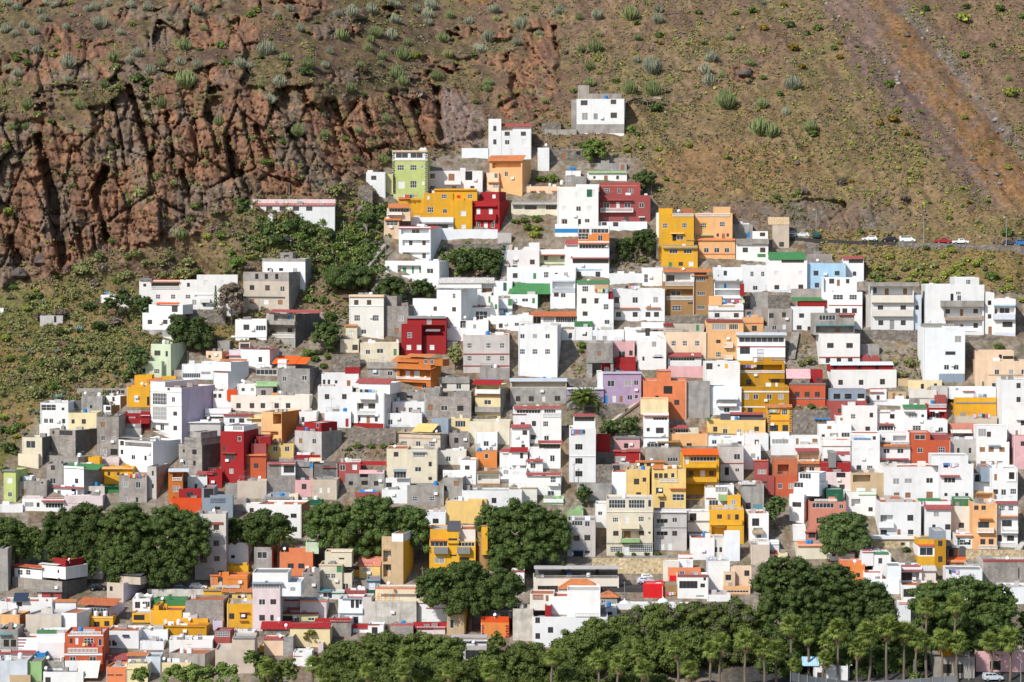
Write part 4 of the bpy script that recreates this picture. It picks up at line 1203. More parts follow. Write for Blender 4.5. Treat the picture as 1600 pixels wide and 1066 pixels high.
1375,562,1520,887,red,s70,Sred,d10;k 1400,528,1520,565,white,.5;v 1450,532,1515,557,4;n 1398,670,18,26;w 1494,610,20,28;q 1405,702,1466,742,3;w 1443,812,22,28;A 1395,690,1470,704,rose,.5;"tall dark red house with a white glazed roof room|the tall dark red house
1495,715,1660,870,orangered,d8;n 1537,778,30,28;n 1598,778,26,28;o 1495,706,1660,716,coral,.4;"brick orange house joined to the tall dark red one|the brick orange house
650,790,827,898,amber,d8;n 680,828,16,20;n 738,828,14,18;A 640,784,830,801,peach,.6;k 550,725,622,782,amber,1.5;"amber yellow house half hidden between grey block houses|the half hidden amber house
622,725,740,782,palepink,d5;"small pale pink house behind the half hidden amber one
397,778,522,958,white,s120,Sblock,d12;A 440,758,608,806,green,.1;n 478,873,24,28;"white house with a dark green sheet roof and a block side|the white house with dark green roof
290,765,393,908,concrete,d8;n 330,790,24,26;w 330,872,32,34;"concrete house with two framed windows
120,872,290,972,concrete,d8;w 263,883,18,16;j 150,940,24,28;k 140,845,200,876,white,1;l 145,850,195;"wide low concrete house with a brown shutter
22,808,98,1002,lime,s40,Slime,d8;u 60,870,30,30;w 62,957,24,28;o 15,806,98,812,grey;"lime green house at the lower edge of the slope|the lime green edge house
335,912,482,968,white,s30,d7;w 368,945,24,28;A 350,902,512,924,rose,.6;x 460,945,30,40;"white house with a rose red sloping canopy
138,985,402,1062,white,d8;A 268,978,402,1004,rose,.8;v 285,1010,395,1042,6;w 182,1020,50,28;w 238,1022,18,28;k 140,970,270,988,palepink,1;"white house with a red canopied glazed porch|the red canopied porch house
402,965,640,1062,palepink,d8;A 405,960,555,1010,palepink,.1;"pale pink house with a long sloping wall
525,905,652,965,palegrey,d7;n 560,950,24,26;n 612,960,24,26;"pale grey house with two small windows
650,905,742,948,green,d5;A 640,895,745,912,dkgreen,.6;"green painted roof terrace
742,838,916,1007,concrete,d9;w 785,893,26,34;w 862,897,28,36;w 785,990,22,32;d 855,990,14,30,dark;l 800,828,892;"grey plastered house with three white framed windows|the grey plastered house
918,782,975,982,palegrey,s52,Sconcrete,d9;w 953,825,16,30;w 953,905,14,28;"slim pale grey tower house with a shaded side|the slim grey tower house
1050,815,1140,1002,burnt,s-18,d9;o 1050,802,1180,815,paleblue,.5;L 1078,822,1138,850,1.2;r 1075,850,1136,870;w 1100,922,38,34;"narrow burnt orange house with a white railed balcony
1170,847,1292,925,white,d7;d 1185,900,40,40,white;n 1222,905,14,24;"white courtyard wall house beside the burnt orange one
1290,818,1385,918,red,d6;A 1232,812,1330,835,rose,.4;k 1310,800,1400,822,red,2;x 1340,830,30,18;"dark red house with a cluttered roof
1070,978,1258,1070,vermilion,d7;k 1115,925,1258,982,red,1.5;k 1120,1007,1257,1070,vermilion,-.9;n 1185,958,40,30;"vermilion house standing over the big dark trees|the vermilion house
1258,917,1335,1045,bluegrey,d8;k 1310,962,1452,1130,bluegrey,-1;x 1357,1052,30,32;r 1312,980,1402,1006,bluegrey;x 1350,945,80,50;"blue-grey house with a pierced balustrade|the blue-grey house
1480,872,1662,982,beige,d8;"blank beige plastered house front
1405,895,1482,975,concrete,d6;"blank concrete wall beside the beige front
1455,985,1535,1062,concrete,d6;"low concrete house above the dark trees
1535,1012,1620,1070,white,d6;n 1570,1055,24,24;"white house end beside the blue-grey house above the trees
1440,337,1930,448,offwhite,s12,d10;n 1488+1572+1640+1726+1797/403/26,28;d 1600,340,4,4,dark;"long off-white house with five dark windows|the long off-white house
1330,312,1445,422,white,d7;n 1342+1372/342/18,24;k 1415,305,1478,365,vermilion,-.4;"white house with a vermilion wall patch
1480,267,1605,337,white,d6;w 1517+1575/303/20,20;"white house with a pale upper terrace
1395,462,1572,532,white,s0,d7;k 1280,422,1440,465,white,2;A 1290,418,1446,458,rose,.1;w 1448,497,32,26;n 1507,498,28,28;e 1305,500;o 1395,458,1575,468,rose,.4;"white house with a rose red roof edge and a big dish|the white house with big dish
0,1020,142,1070,white,d7;"white house corner above the dark trees at the street
1572,462,1660,532,creamyellow,d5;A 1540,465,1640,488,paleyellow,.7;"cream yellow shed house with a pale canopy
@400,533,3.9925
-90,47,85,165,white,s50,Spalepink,d9;n 27,115,22,28;A 135,92,245,146,vermilion,.1;A 245,100,312,146,vermilion,.1;k 135,115,190,172,white,-.3;o -90,42,130,48,rose;"white house with vermilion sheeted roofs|the vermilion sheeted house
0,172,134,215,palegrey,d7;v 0,178,130,210,5;"pale house with a band of glazing below the vermilion roofs
133,170,335,345,block,s44,Sdarkblock,d9;w 178,235,22,28;w 302,230,28,30;"grey block house with two pale windows|the grey block house with pale windows
0,285,105,348,concrete,s0,d6;A 0,252,132,285,palegreen,.3;n 47,322,24,28;k 190,275,300,348,concrete,1;n 222,322,18,30;l 95,322,180;"concrete roof rooms with laundry strung between them
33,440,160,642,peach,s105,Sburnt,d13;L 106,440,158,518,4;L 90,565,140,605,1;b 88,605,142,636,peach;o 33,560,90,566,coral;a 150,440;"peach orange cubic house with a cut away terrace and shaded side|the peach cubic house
268,440,380,522,white,s0,d7;n 293,490,16,28;"white house beside the peach cubic one
385,282,600,450,white,d9;k 408,205,640,286,white,2;n 425+455/255/14,26;d 578,263,22,34;w 500,255,18,20;n 443+551/347/26,28;k 555,168,648,207,red,4;"white house with laundry on its roof terrace and a red roof box|the white house with red roof box
597,320,800,545,white,s70,Swhite,d10;A 640,232,836,268,rose,.3;k 640,262,836,324,white,1.2;l 640,300,760;b 640,325,745,365,white;L 630,388,745,435,.9;n 648,408,28,30;n 715,408,40,30;r 630,435,745,462;L 635,465,760,515,.6;d 695,495,22,46;n 638,488,16,26;n 747,490,20,26;c 597,515,800,545,red;"white balconied house with a dark red base|the white balconied house with red base
850,378,1052,470,white,d7;n 880,430,14,30;w 929,427,16,24;w 965,430,24,30;w 1017,430,24,30;c 970,440,1052,470,paleblue;"white cottage with pale blue painted trim
797,450,1035,536,white,d6;w 838,505,26,30;d 895,515,22,40,white;c 797,522,960,536,paleblue;"low white cottage with a pale blue plinth
428,440,592,540,white,d7;d 568,510,20,52,red;"white house with one red door
242,557,410,712,palegrey,s115,Sconcrete,d13;k 300,505,408,560,red,1.5;w 385,528,18,26;k 250,535,300,560,red,2.5;j 279,622,22,26;w 363,625,28,30;j 279,697,22,22;j 355,700,24,16;"pale grey house with a dark red triangular roof wall|the house with red triangular roof
70,650,235,757,paleyellow,d8;w 121,672,26,28;w 194,673,26,28;v 165,740,225,754,4;"pale yellow house with two curtained windows|the pale yellow cube house
-30,640,62,850,rose,d8;n 8,775,18,30;k 0,595,90,645,red,2;"rose red house beside the pale yellow cube
68,762,245,950,block,d9;q 172,776,240,822,2;c 157,760,245,838,white;A 75,754,246,772,rose,.5;"grey block house with a white garage storey under a red canopy
248,760,355,865,concrete,d7;A 248,740,330,785,grey,.3;A 335,728,405,752,peachpale,.3;d 345,775,20,34,blue;"concrete house with a corrugated roof
360,760,510,865,darkblock,d7;d 470,835,40,40,darkgrey;n 440,790,40,24;t 385,850;A 420,780,500,792,rose,.4;"cluttered dark block terrace house
243,867,350,972,pink,d8;n 300,908,26,30;"pink house with one brown window|the pink house with brown window
350,864,505,988,beige,d8;u 402+451/930/16,30;"beige plastered house with two tall shutters
515,757,652,882,rose,d8;w 540,790,28,34;u 615,787,26,30;r 575,735,652,753;A 655,750,816,776,red,.2;"rose red house with a white roof balustrade|the rose red house with white balustrade
555,827,648,912,concrete,d7;x 592,887,22,22;"small concrete house with one dark opening
648,850,700,912,concrete,d5;x 680,885,40,24;A 645,805,800,830,pink,.3;"concrete lean-to with a patched pink roof
700,828,802,932,concrete,d7;n 750,888,26,28;"concrete house with a single brown window
872,575,1150,672,beige,s50,Sconcrete,d10;o 872,570,1150,577,tan;o 872,602,1150,606,tan;g 923,640,38,28;w 1012,640,28,28;g 1097,642,36,28;k 1095,482,1200,578,bluegrey,4;A 1015,513,1098,570,paleyellow,.3;"wide beige house with a pale yellow awning on its roof|the wide beige house
815,677,1130,888,cream,d10;n 874,707,26,26;v 980,697,1056,728,4;A 976,678,1062,696,bluegrey,.5;n 1087,768,18,26;w 1011,800,34,26;n 1087,858,20,18;k 815,672,945,680,cream,.3;"broad cream house with a blue-grey canopy and stepped roof|the broad cream house
1132,682,1312,772,offwhite,d8;w 1200,735,26,30;u 1268,737,20,30;"off-white house beside the broad cream one
1055,345,1342,485,block,s20,d9;k 1055,290,1150,350,block,2;k 1220,318,1342,350,block,1.5;j 1088,415,28,30;w 1174,418,36,30;x 1275,420,34,30;"large bare block house with broken parapets|the large bare block house
1200,482,1337,572,creamyellow,d6;v 1242,497,1308,537,4;"cream yellow house with a four pane window
1130,235,1332,312,offwhite,d7;o 1126,225,1332,262,concrete,.3;n 1175,280,28,28;w 1265,282,28,30;"off-white house with a rough concrete roof edge
878,240,1090,306,burnt,s65,Sburnt,d10;k 878,140,1090,244,burnt,.1;k 895,105,1165,145,burnt,1.6;A 960,78,1088,104,orange,.6;A 888,90,1005,135,orange,.5;w 1060+1097/125/24,26;A 882,154,1088,182,orange,.8;L 895,186,1088,238,1.2;u 928,210,30,40;u 985,210,40,40;r 878,222,1090,243;L 890,262,1062,300,1.2;w 930,285,30,24;w 1030,285,30,24;o 873,303,1055,316,white,.4;"burnt orange house with tiled roofs and white balcony balusters|the burnt orange tiled house
690,140,882,228,concrete,d8;o 690,134,886,172,concrete,.3;w 748,198,38,30;w 836,202,28,26;"concrete house with a plain parapet slab
650,12,890,142,cream,d9;w 698,68,26,26;w 774,62,36,26;d 868,70,18,42,green;"cream house with a green door and a blue window|the cream house with green door
525,-10,640,72,cream,d6;n 618,40,30,30;"cream house lower front with one barred window
1293,-38,1582,196,palepink,d11;c 1293,-38,1582,196,palegrey;g 1332+1450+1535/28+108/26,28;o 1293,78,1582,84,rose;o 1293,152,1582,158,rose;"pinkish grey apartment house with thin red floor lines|the red lined apartment house
1396,167,1582,240,concrete,d6;A 1405,200,1512,245,blue,.3;"concrete house with a blue sheet roof
1367,300,1525,470,creamyellow,s50,Sconcrete,d9;A 1365,240,1526,276,red,.8;k 1370,272,1522,304,creamyellow,.8;L 1375,276,1515,300,1.5;b 1367,302,1522,330,white;A 1367,330,1522,345,orange,.5;w 1445,382,40,26;b 1365,410,1522,445,concrete;x 1450,480,100,20;"cream yellow balconied house with a dark red canopy roof|the yellow house with red canopy roof
1325,500,1582,642,cream,d8;"long cream wall house
1370,567,1505,692,white,d7;w 1436,640,28,28;c 1370,640,1400,692,palegrey;"white house with a ragged patched front above an orange one
1372,690,1503,792,orange,d6;w 1438,718,20,26;"orange house with a small blue window|the small orange house
1275,742,1372,892,white,s20,d8;k 1165,805,1278,870,white,1;n 1318,790,26,24;"white house with a stepped wing beside the small orange one
1375,812,1522,892,offwhite,d6;o 1375,812,1515,822,brown,.4;L 1385,835,1515,870,1;o 1385,888,1525,900,brown,.3;"off-white house with brown roof edges
1165,852,1290,1005,concrete,s20,d8;x 1180,920,20,28;j 1250,888,26,26;w 1250,985,28,20;"concrete house with a balcony opening
943,900,1172,1025,concrete,d9;g 993,983,30,28;g 1097,983,30,28;"broad grey plastered house with two barred windows|the broad grey plastered house
785,927,943,1012,white,d7;k 808,857,960,932,white,1;n 828,898,32,28;A 858,798,938,815,bluegrey,.6;v 860,815,936,855,4;"white house with a blue-grey canopied roof room
615,945,765,980,rose,d6;f blue;A 648,928,748,945,blue,.1;"low rose red house with a bright blue roof pool
1285,932,1660,1070,white,d9;n 1485,995,26,30;u 1560,995,30,26;k 1320,985,1440,1020,paleyellow,-.7;a 1350,930;a 1560,932;"long white house with a pale yellow awning box|the long white house above the trees
1185,1032,1325,1100,creamyellow,d6;A 1180,1022,1330,1036,palegreen,.5;v 1190,1040,1320,1064,4;"cream yellow shop with a pale green canopy
270,990,412,1025,dkgreen,d6;A 268,962,414,1020,green,.1;"green sheet roofed shed above the dark trees
10,1017,283,1220,white,s34,Sbrown,d10;n 235,1090,34,24;n 240,1175,30,28;"tall white house with a brown side wall between the dark trees|the white house between the trees
60,970,232,1012,concrete,d6;A 58,942,208,985,bluegrey,.2;k 205,955,262,1012,cream,.4;"concrete shed with a blue-grey roof
1520,700,1602,790,white,d7;A 1530,672,1600,695,rose,.6;"white house with a small rose red canopy
1520,800,1602,880,white,d6;w 1560,815,28,26;b 1525,845,1600,862,white;"white balconied front beside the small orange house
@800,533,3.9925
40,-98,283,226,white,s28,d11;g 65+143+222/66/28,28;w 65+143+222/-30/26,26;u 222,-75,24,26;"large white house with rows of barred windows and a stained base|the large white barred house
-10,250,340,388,beige,d9;o -14,236,344,252,paleblue,.4;c -10,290,340,388,concrete;L 0,255,335,286,1.2;n 38,360,26,28;n 120,360,28,28;n 284,358,30,30;d 197,362,18,32,white;"wide grey brown house under a pale sheet roof|the wide grey brown house
465,12,632,235,block,d8;k 468,12,628,130,block,-.3;j 544,78,20,26;L 500,135,615,235,3;"block house raised over a dark undercroft
635,5,765,106,pink,d7;w 685,85,40,40;n 742,75,20,28;"pink house above the dark red and lavender ones
552,140,772,202,red,d6;k 645,102,772,142,red,.3;w 590,180,26,28;n 662,180,24,28;"dark red house stepped above the lavender one
570,202,806,402,lavender,d10;o 566,196,808,204,lilac,.3;w 617,265,40,34;w 723,262,36,34;w 775,260,26,30;d 586,365,22,48,blue;d 637,362,24,42,white;d 681,362,20,40;w 735,352,28,30;w 776,347,20,22;k 342,298,572,396,lavender,-.5;o 342,292,572,301,white;w 524,360,20,30;k 535,195,568,300,white,.6;"lavender house with a bright blue door and white window frames|the lavender house
545,392,705,472,stone,wall;"stone retaining wall with steps under the lavender house
818,247,1090,487,coral,d10;k 905,190,992,250,coral,.02;x 973,305,48,44;n 1028,383,28,28;n 905,350,20,18;o 905,186,992,192,rose,.1;"coral orange house with a stepped gable and few windows|the coral orange house
10,425,182,640,white,d9;k 182,418,308,640,white,-.3;A 10,406,310,424,rose,.6;v 30,428,176,452,8;v 200,426,273,450,5;r 190,450,306,475;n 137,515,24,28;g 210,517,30,28;n 67,515,22,14;n 132,600,28,26;w 215,605,26,26;"white house with a red canopied veranda and balustraded corner|the red canopied white house
-10,545,108,668,white,d6;A -5,518,112,544,rose,.6;n 80,572,26,26;e 60,640;"white house with a rose red sloping roof
110,672,304,795,white,d7;A 162,620,317,640,rose,.7;q 168,643,302,668,6;w 252,732,26,36;"white house with a timber glazed roof room
90,756,192,832,white,d6;A 92,736,192,754,rose,.6;w 131,778,28,30;"small white house with a rose red door hood
88,842,304,962,white,d8;A 88,820,306,840,rose,.6;g 257,862,28,34;w 243,950,36,28;b 225,885,290,905,white;"white house with a bracketed balcony beside the dark lane
-20,690,98,800,white,d7;A -10,662,98,692,red,.7;n 60,715,18,32;b -5,742,86,776,white;"white balconied house with a dark red tiled canopy
-20,800,92,915,white,d7;u 28,828,40,24;q 30,890,120,30;"white shop like house front
-20,917,156,1020,offwhite,d8;o -20,912,156,919,tan,.2;"off-white wide house front above the dark trees
200,985,320,1020,white,d6;A 195,965,325,1012,palegreen,.3;"white shed with a pale sloping canopy
357,545,523,882,white,d10;k 382,470,520,548,white,1.2;A 382,454,520,471,rose,.5;q 388,474,516,500,6;L 368,552,455,590,1.2;l 372,556,454;g 417+417+417/660+748+828/42,34;o 357,716,523,721,paleblue;"slim white tower house with three stacked windows|the slim white tower house
405,890,622,998,concrete,wall;"tall concrete retaining wall beside the slim white tower
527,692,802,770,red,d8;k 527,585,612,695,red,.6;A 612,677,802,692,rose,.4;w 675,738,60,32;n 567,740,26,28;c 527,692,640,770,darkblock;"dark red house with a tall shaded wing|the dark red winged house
640,607,797,672,pink,d6;x 712,653,22,26;o 640,598,797,608,grey,.3;"small pink house under the garden stairs|the small pink house
820,500,978,672,white,d9;k 820,448,978,502,white,.3;k 802,362,975,452,creamyellow,2;A 820,456,978,472,rose,.6;v 880,474,970,495,5;n 850,553,18,20;n 922,558,42,32;o 818,598,982,605,grey;A 905,617,1045,634,brown,.7;v 910,637,1045,665,6;n 875,645,40,30;A 860,365,975,440,brown,-.5;"white house with a cream roof room and a brown canopied terrace|the white house with cream roof room
832,670,1056,775,concrete,d8;v 970,725,1035,753,4;"concrete house with a long barred window
980,578,1222,655,peach,d8;A 980,524,1102,547,rose,.8;k 980,545,1165,580,cream,1;v 985,549,1100,573,7;r 1168,540,1222,572,terracotta;n 1105,650,28,24;"peach house with a rose red canopied glazed terrace
1215,492,1582,580,paleyellow,d9;k 1300,455,1566,495,darkgrey,2.5;A 1358,444,1568,462,rose,.6;n 1268,550,24,28;w 1330+1418/562/26,26;n 1526,548,26,26;b 1215,478,1240,492,green;"long pale yellow house with a planted roof terrace|the long pale yellow house
1225,592,1448,657,white,d8;w 1262,630,26,24;d 1312,635,18,40,palelime;n 1420,640,22,26;w 1345,597,40,10;"white house with a lime green door
1445,582,1600,685,white,d8;w 1527,630,26,28;"white house with one square window beside the lime door
1300,660,1446,872,palegrey,d9;w 1404,722,34,34;d 1340,812,28,50,dark;w 1405,805,22,20;o 1300,760,1446,765,rose;"pale grey house with a shaded forecourt|the pale grey forecourt house
1446,652,1552,802,white,d7;w 1505,717,26,30;"white house front beside the shaded forecourt
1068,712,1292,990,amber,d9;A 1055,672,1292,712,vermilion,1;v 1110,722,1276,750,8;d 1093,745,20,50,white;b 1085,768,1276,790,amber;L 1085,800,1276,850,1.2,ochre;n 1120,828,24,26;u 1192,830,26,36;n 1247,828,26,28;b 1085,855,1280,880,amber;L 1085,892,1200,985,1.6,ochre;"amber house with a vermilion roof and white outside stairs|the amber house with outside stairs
872,798,1085,1070,paleyellow,d10;k 885,798,1030,852,paleyellow,-.2;A 878,772,945,800,orange,.3;r 920,860,1036,881;n 887+928+960/840/22,28;w 1003,838,22,28;n 920,935,38,36;b 905,950,945,970,paleyellow;A 983,905,1085,926,orange,.7;g 1037,975,64,36;n 937,1027,28,44;B 930,1048,1085,1070;"pale yellow apartment house with orange tiled hoods|the pale yellow apartment house
710,802,858,985,paleyellow,s20,d10;n 777,877,28,32;n 826,865,20,24;k 622,817,712,985,white,.3;n 790,960,26,30;e 790,790;A 640,935,860,980,paleyellow,-.5;"pale yellow house with a white side wing|the pale yellow house with white wing
772,757,952,805,paleyellow,d5;A 770,744,955,758,orange,.5;n 810+855/775/26,30;"pale yellow roof rooms under an orange tile edge
625,768,778,818,concrete,d6;n 650,795,40,36;"concrete roof house above the pale yellow ones
590,985,878,1341,cream,d10,apt;v 605,990,708,1043,6,2;v 728,990,828,1043,6,2;v 848,990,870,1036,1;o 590,1062,878,1068,white;g 645,1115,30,26;d 718,1115,24,44,white;g 806,1110,30,28;w 858,1108,14,14;b 678,1140,795,1172,cream;L 685,1185,800,1232,1.2;d 720,1210,40,44;n 648,1200,30,28;n 808,1198,30,28;w 858,1196,14,14;b 678,1232,796,1258,palegreen;o 590,1258,882,1266,concrete;v 612,1282,690,1318,7,3;v 738,1272,885,1318,12,4;d 714,1306,30,60,white;"cream apartment block with glazed top gallery and white lattice base|the cream apartment block
885,1068,1090,1306,palegrey,d10,apt;o 885,1064,1092,1070,white;r 930,1050,1086,1070;L 898,1110,972,1158,.9;v 902,1112,970,1140,3;L 898,1188,972,1238,.9;v 902,1190,970,1216,3;w 1015,1116,28,28;n 1015,1200,28,28;d 935,1292,30,52,white;d 985,1290,24,54,white;o 885,1160,1090,1166,concrete;"pale grey apartment block beside the cream one|the pale grey apartment block
345,1055,445,1118,palegreen,d6;k 395,1035,440,1060,palegreen,.5;"pale green roof house beside the round dark tree
345,1118,520,1345,palegrey,d10;v 375,1122,440,1152,4;w 470,1140,28,30;n 403,1230,32,30;n 470,1227,32,30;A 365,1300,450,1312,blue,.5;x 398+428/1330/28,40;n 470,1315,28,14;"pale grey house half behind the round dark tree
520,1015,600,1165,white,d7;w 550,1075,24,20;"white house behind the cream apartment block
1345,962,1427,1120,amber,d8;w 1383,1005,26,28;k 1295,960,1350,990,palegreen,.5;"amber house front with one white window
1205,915,1345,1060,white,d8;A 1205,908,1272,985,rose,.2;v 1230,992,1286,1026,3;k 1270,898,1385,960,white,2;v 1305,910,1380,945,4;"white house with a slanted rose red roof
1095,1068,1240,1190,white,d8;d 1130,1098,40,48,dark;o 1095,1120,1240,1130,grey;"white house with a dark open garage beside the grey apartments
1235,1050,1447,1250,amber,d9;b 1235,1116,1437,1150,amber;n 1295,1095,26,26;d 1354,1098,16,34;n 1403,1098,22,30;L 1245,1160,1335,1215,1.2;k 1340,1150,1447,1250,amber,-.9;c 1235,1240,1447,1292,green;A 1270,1150,1330,1162,paleyellow,.7;"amber house with wide yellow balconies|the amber balconied house
1510,747,1600,888,rose,d8;v 1532,800,1586,830,3;n 1578,892,26,30;o 1510,740,1600,748,coral,.2;"rose red house with a three pane window
1435,892,1572,1075,concrete,d9;A 1410,880,1520,897,palegrey,.4;n 1475,1030,26,40;d 1535,1045,60,50,teal;"rough concrete house with a teal gate|the rough concrete house
1480,1075,1602,1265,white,d9;n 1520,1130,38,44;L 1505,1165,1565,1190,1;w 1540,1225,28,30;b 1500,1180,1570,1200,tan;"white house with a small tan balcony
1205,135,1422,292,white,d9;n 1232,155,34,34;d 1338,157,18,30,amber;w 1290,153,14,12;A 1225,238,1318,276,paleblue,.2;k 1235,288,1432,462,white,-1.3;A 1268,308,1412,366,paleblue,1.6;L 1275,370,1400,400,.6;b 1280,390,1402,407,white;w 1340,430,30,30;d 1262,440,22,40,white;"white stepped house with a big pale blue sun canopy|the white house with blue canopy
785,0,962,180,white,d8;w 820,110,14,26;w 887,10,26,30;A 870,78,938,98,paleblue,.4;n 912,97,44,20;"white house above the coral orange one
972,108,1182,158,white,d5;A 972,72,1182,100,rose,.7;v 985,104,1140,124,9;"white terrace with a rose red roof above a pink wall
975,158,1200,226,pink,wall;"long pink wall below the rose red terrace roof
1090,250,1235,480,concrete,wall;"stained concrete retaining wall between the coral house and the white one
@0,0,1
1152,538,1227,568,white,d8;k 1152,523,1227,540,white,.5;v 1155,527,1225,535,8;o 1150,520,1229,524,paleblue,.3;n 1164,547,14,11;d 1188,552,10,12;k 1180,547,1227,568,paleblue,.02;r 1176,558,1227,563,brown;o 1152,541,1227,542.5,rose;"white house with a blue framed glazed top floor
1154,566,1226,606,ochre,d9;L 1158,570,1222,581,1.3;l 1160,570,1182;n 1188,571,10,10;r 1154,579,1226,583;n 1170,597,7,8;n 1212,592,12,10;b 1200,585,1226,592,ochre;"ochre house with laundry along its upper loggia|the ochre loggia house
1158,604,1233,645,ochre,d9;o 1158,611,1233,613.5,white;o 1158,635,1233,637,white;w 1166+1181+1202+1220/620/7,7;n 1172,641,7,7;"ochre house with white floor bands and small diamonds|the ochre banded house
1200,637,1238,677,amber,d8;A 1195,632,1238,637,orange,.6;L 1202,640,1219,648,1;g 1226,644,8,8;o 1200,656,1238,658,orange;n 1209,669,12,9;n 1227,669,8,9;Q darkblock;l 1202,640,1218;"amber house with dark quoins and an orange eave|the amber quoined house
1443,512,1508,598,white,s0,d9;k 1443,512,1468,598,concrete,.4;c 1467,584,1508,600,bluegrey;n 1485,552,14,5;w 1479,574,7,7;w 1494,574,7,7;w 1497,530,9,9;"tall white house with a blue-grey base and concrete flank|the white house with blue-grey base
@1200,533,3.9925
575,102,700,130,rose,d4;k 572,20,695,105,concrete,2;"concrete lean-to over a rose red wall
395,180,802,300,white,s-10,d9;k 388,150,782,184,red,.9;A 382,130,786,152,paleblue,.5;x 420+570+680/165/20,20;n 453+581/258/26,28;n 714,254,28,30;"wide white house with a sheet roofed red upper room|the wide white house with red upper room
135,272,358,406,orangered,d9;o 132,262,360,272,grey,.15;k 265,182,342,266,red,1.5;A 112,174,267,236,pink,.1;L 135,238,262,262,1.5;n 181+244+308/333/28,28;o 135,356,358,362,bluegrey;w 184,410,20,18;n 315,242,24,24;"brick orange house with three windows and a pink sheet roof|the brick orange three window house
378,372,614,500,rose,d8;k 390,302,612,375,bluegrey,.6;x 430+500+580/345/36,30;n 450,435,26,26;"rose red house with a dark blue-grey roof room
637,362,882,402,white,d6;k 637,302,740,366,white,-.2;A 630,295,722,325,rose,.4;k 740,318,862,366,tan,.3;d 786,343,20,40;n 826,343,18,20;n 687,353,16,26;"white house with a tan roof room
875,245,1086,302,creamyellow,d6;d 963,288,18,40,dark;n 1045,272,18,14;k 810,235,875,300,tan,.8;"cream yellow house with a tan wing
882,305,1052,362,offwhite,d5;k 1018,285,1122,405,palegrey,.4;c 882,355,1052,362,concrete;"off-white low house with a rendered terrace wall
882,360,1042,404,block,d3;"grey block wall under the off-white terrace
990,393,1116,492,red,d7;k 1045,340,1112,396,rose,1;r 1003,393,1112,415;o 1008,430,1112,440,white,.3;w 1048,467,36,46;L 1015,445,1100,490,.7;"dark red house with a white roof rail|the dark red house with white rail
1375,124,1640,300,peachpale,d10;k 1292,60,1535,128,peachpale,3.5;k 1292,120,1378,300,peachpale,.2;w 1428+1517+1594/193/26,28;x 1450,97,18,24;x 1510,103,60,16;g 1428,285,56,44;d 1342,267,14,28,green;o 1375,208,1600,213,tan;"pale peach house high at the village edge with stepped roof|the pale peach edge house
1163,352,1425,470,amber,s0,d10;k 1140,290,1422,356,white,.6;o 1168,382,1422,390,grey;A 1210,302,1290,318,rose,.4;l 1280,330,1356;w 1180,300,16,14;"broad amber house with a white upper terrace and red laundry|the broad amber house
1170,470,1430,530,beige,d5;l 1280,455,1390;"beige block front below the broad amber house
1462,242,1640,430,white,d9;n 1563,278,22,30;n 1563,365,22,30;k 1500,430,1640,640,white,-1.2;n 1590,510,24,28;A 1545,485,1600,497,grey,.5;"tall white house above the long stairs|the tall white house above the stairs
468,402,682,575,white,d8;k 420,465,472,520,white,.5;g 531,470,26,26;n 645,462,20,26;n 622,548,26,26;d 463,498,18,38;"white house with a stepped roof and brown door
310,517,520,622,white,d8;n 345,598,18,30;v 385,572,441,612,3;j 383,540,24,18;v 458,570,510,600,3;"low white house with glazed roof shelters
670,440,850,560,white,d7;A 675,430,760,445,offwhite,.3;d 775,470,30,30,dark;n 780,550,20,24;"white terraces with a dark doorway
845,420,992,572,white,d8;A 838,396,990,420,green,.4;A 846,432,918,447,grey,.7;v 875,450,934,480,3;w 965,467,16,16;g 928,542,46,26;"white house with a bright green roof edge|the white house with green roof edge
985,492,1120,600,white,d7;u 1025,552,24,30;w 1078,553,26,26;"white house with two small windows below the dark red rail
685,525,787,565,white,d5;A 684,503,787,525,rose,.6;v 690,528,782,558,5;"white veranda with a rose red roof
335,617,515,812,white,d9;o 335,655,515,659,rose;w 388,690,34,20;n 360,745,24,24;"white house with one thin red line
515,618,698,810,white,d9;u 552+645/686/28,28;n 567,795,26,36;g 635,793,32,30;k 520,575,698,622,white,1.2;n 663,605,16,20;A 530,590,640,612,blue,.3;"white house with a blue tarpaulin on its roof|the white house with blue tarpaulin
697,652,888,772,white,d8;k 700,570,882,625,white,1.5;L 780,590,862,622,1.2;r 765,622,882,644;A 695,642,886,660,orange,.7;n 722,610,18,16;w 740+826/686/36,28;"white house with an orange tile band and roof balusters|the white house with orange tile band
697,772,888,812,white,d6;o 700,735,880,740,rose;n 740,792,24,24;"white lower wall house with red lines
890,617,1140,767,orangered,d9;k 890,570,1012,620,orangered,.4;w 948,600,58,26;w 949,682,30,28;g 1083,678,38,30;k 1010,582,1130,619,rose,2;"brick orange house in a row of white ones|the brick orange house among white ones
1140,577,1282,612,rose,d6;k 1135,515,1302,580,salmon,2;A 1138,553,1276,576,offwhite,.7;q 1155,580,1270,607,5;"salmon house with a white canopied terrace
1140,613,1302,745,palegrey,d8;n 1187+1260/683/14,28;u 1175,735,22,20;"pale grey house with two narrow windows
1302,630,1506,785,white,d9;k 1300,530,1492,634,white,1.2;v 1312,548,1362,596,3;n 1378,582,22,30;A 1368,635,1450,656,bluegrey,.7;j 1337+1392+1460/677/28,28;j 1343+1395+1446/768/28,32;"white house with six brown shutters|the six shuttered white house
1535,590,1640,800,pink,d9;n 1590,640,24,28;"pink house above the long flight of stairs|the pink house by the stairs
20,645,332,712,white,d8;k 15,568,132,650,white,1.5;v 25,612,130,642,5;k 132,590,325,648,white,.8;j 183,627,14,34;j 293,624,30,26;"white house with green glazing and two red shutters
40,842,185,972,orangered,d8;k 40,735,185,845,terracotta,.8;L 60,770,130,830,1.5;w 75+142/905/24,30;k -2,842,40,955,rose,-.4;"terracotta red house with a roof workshop|the terracotta red house
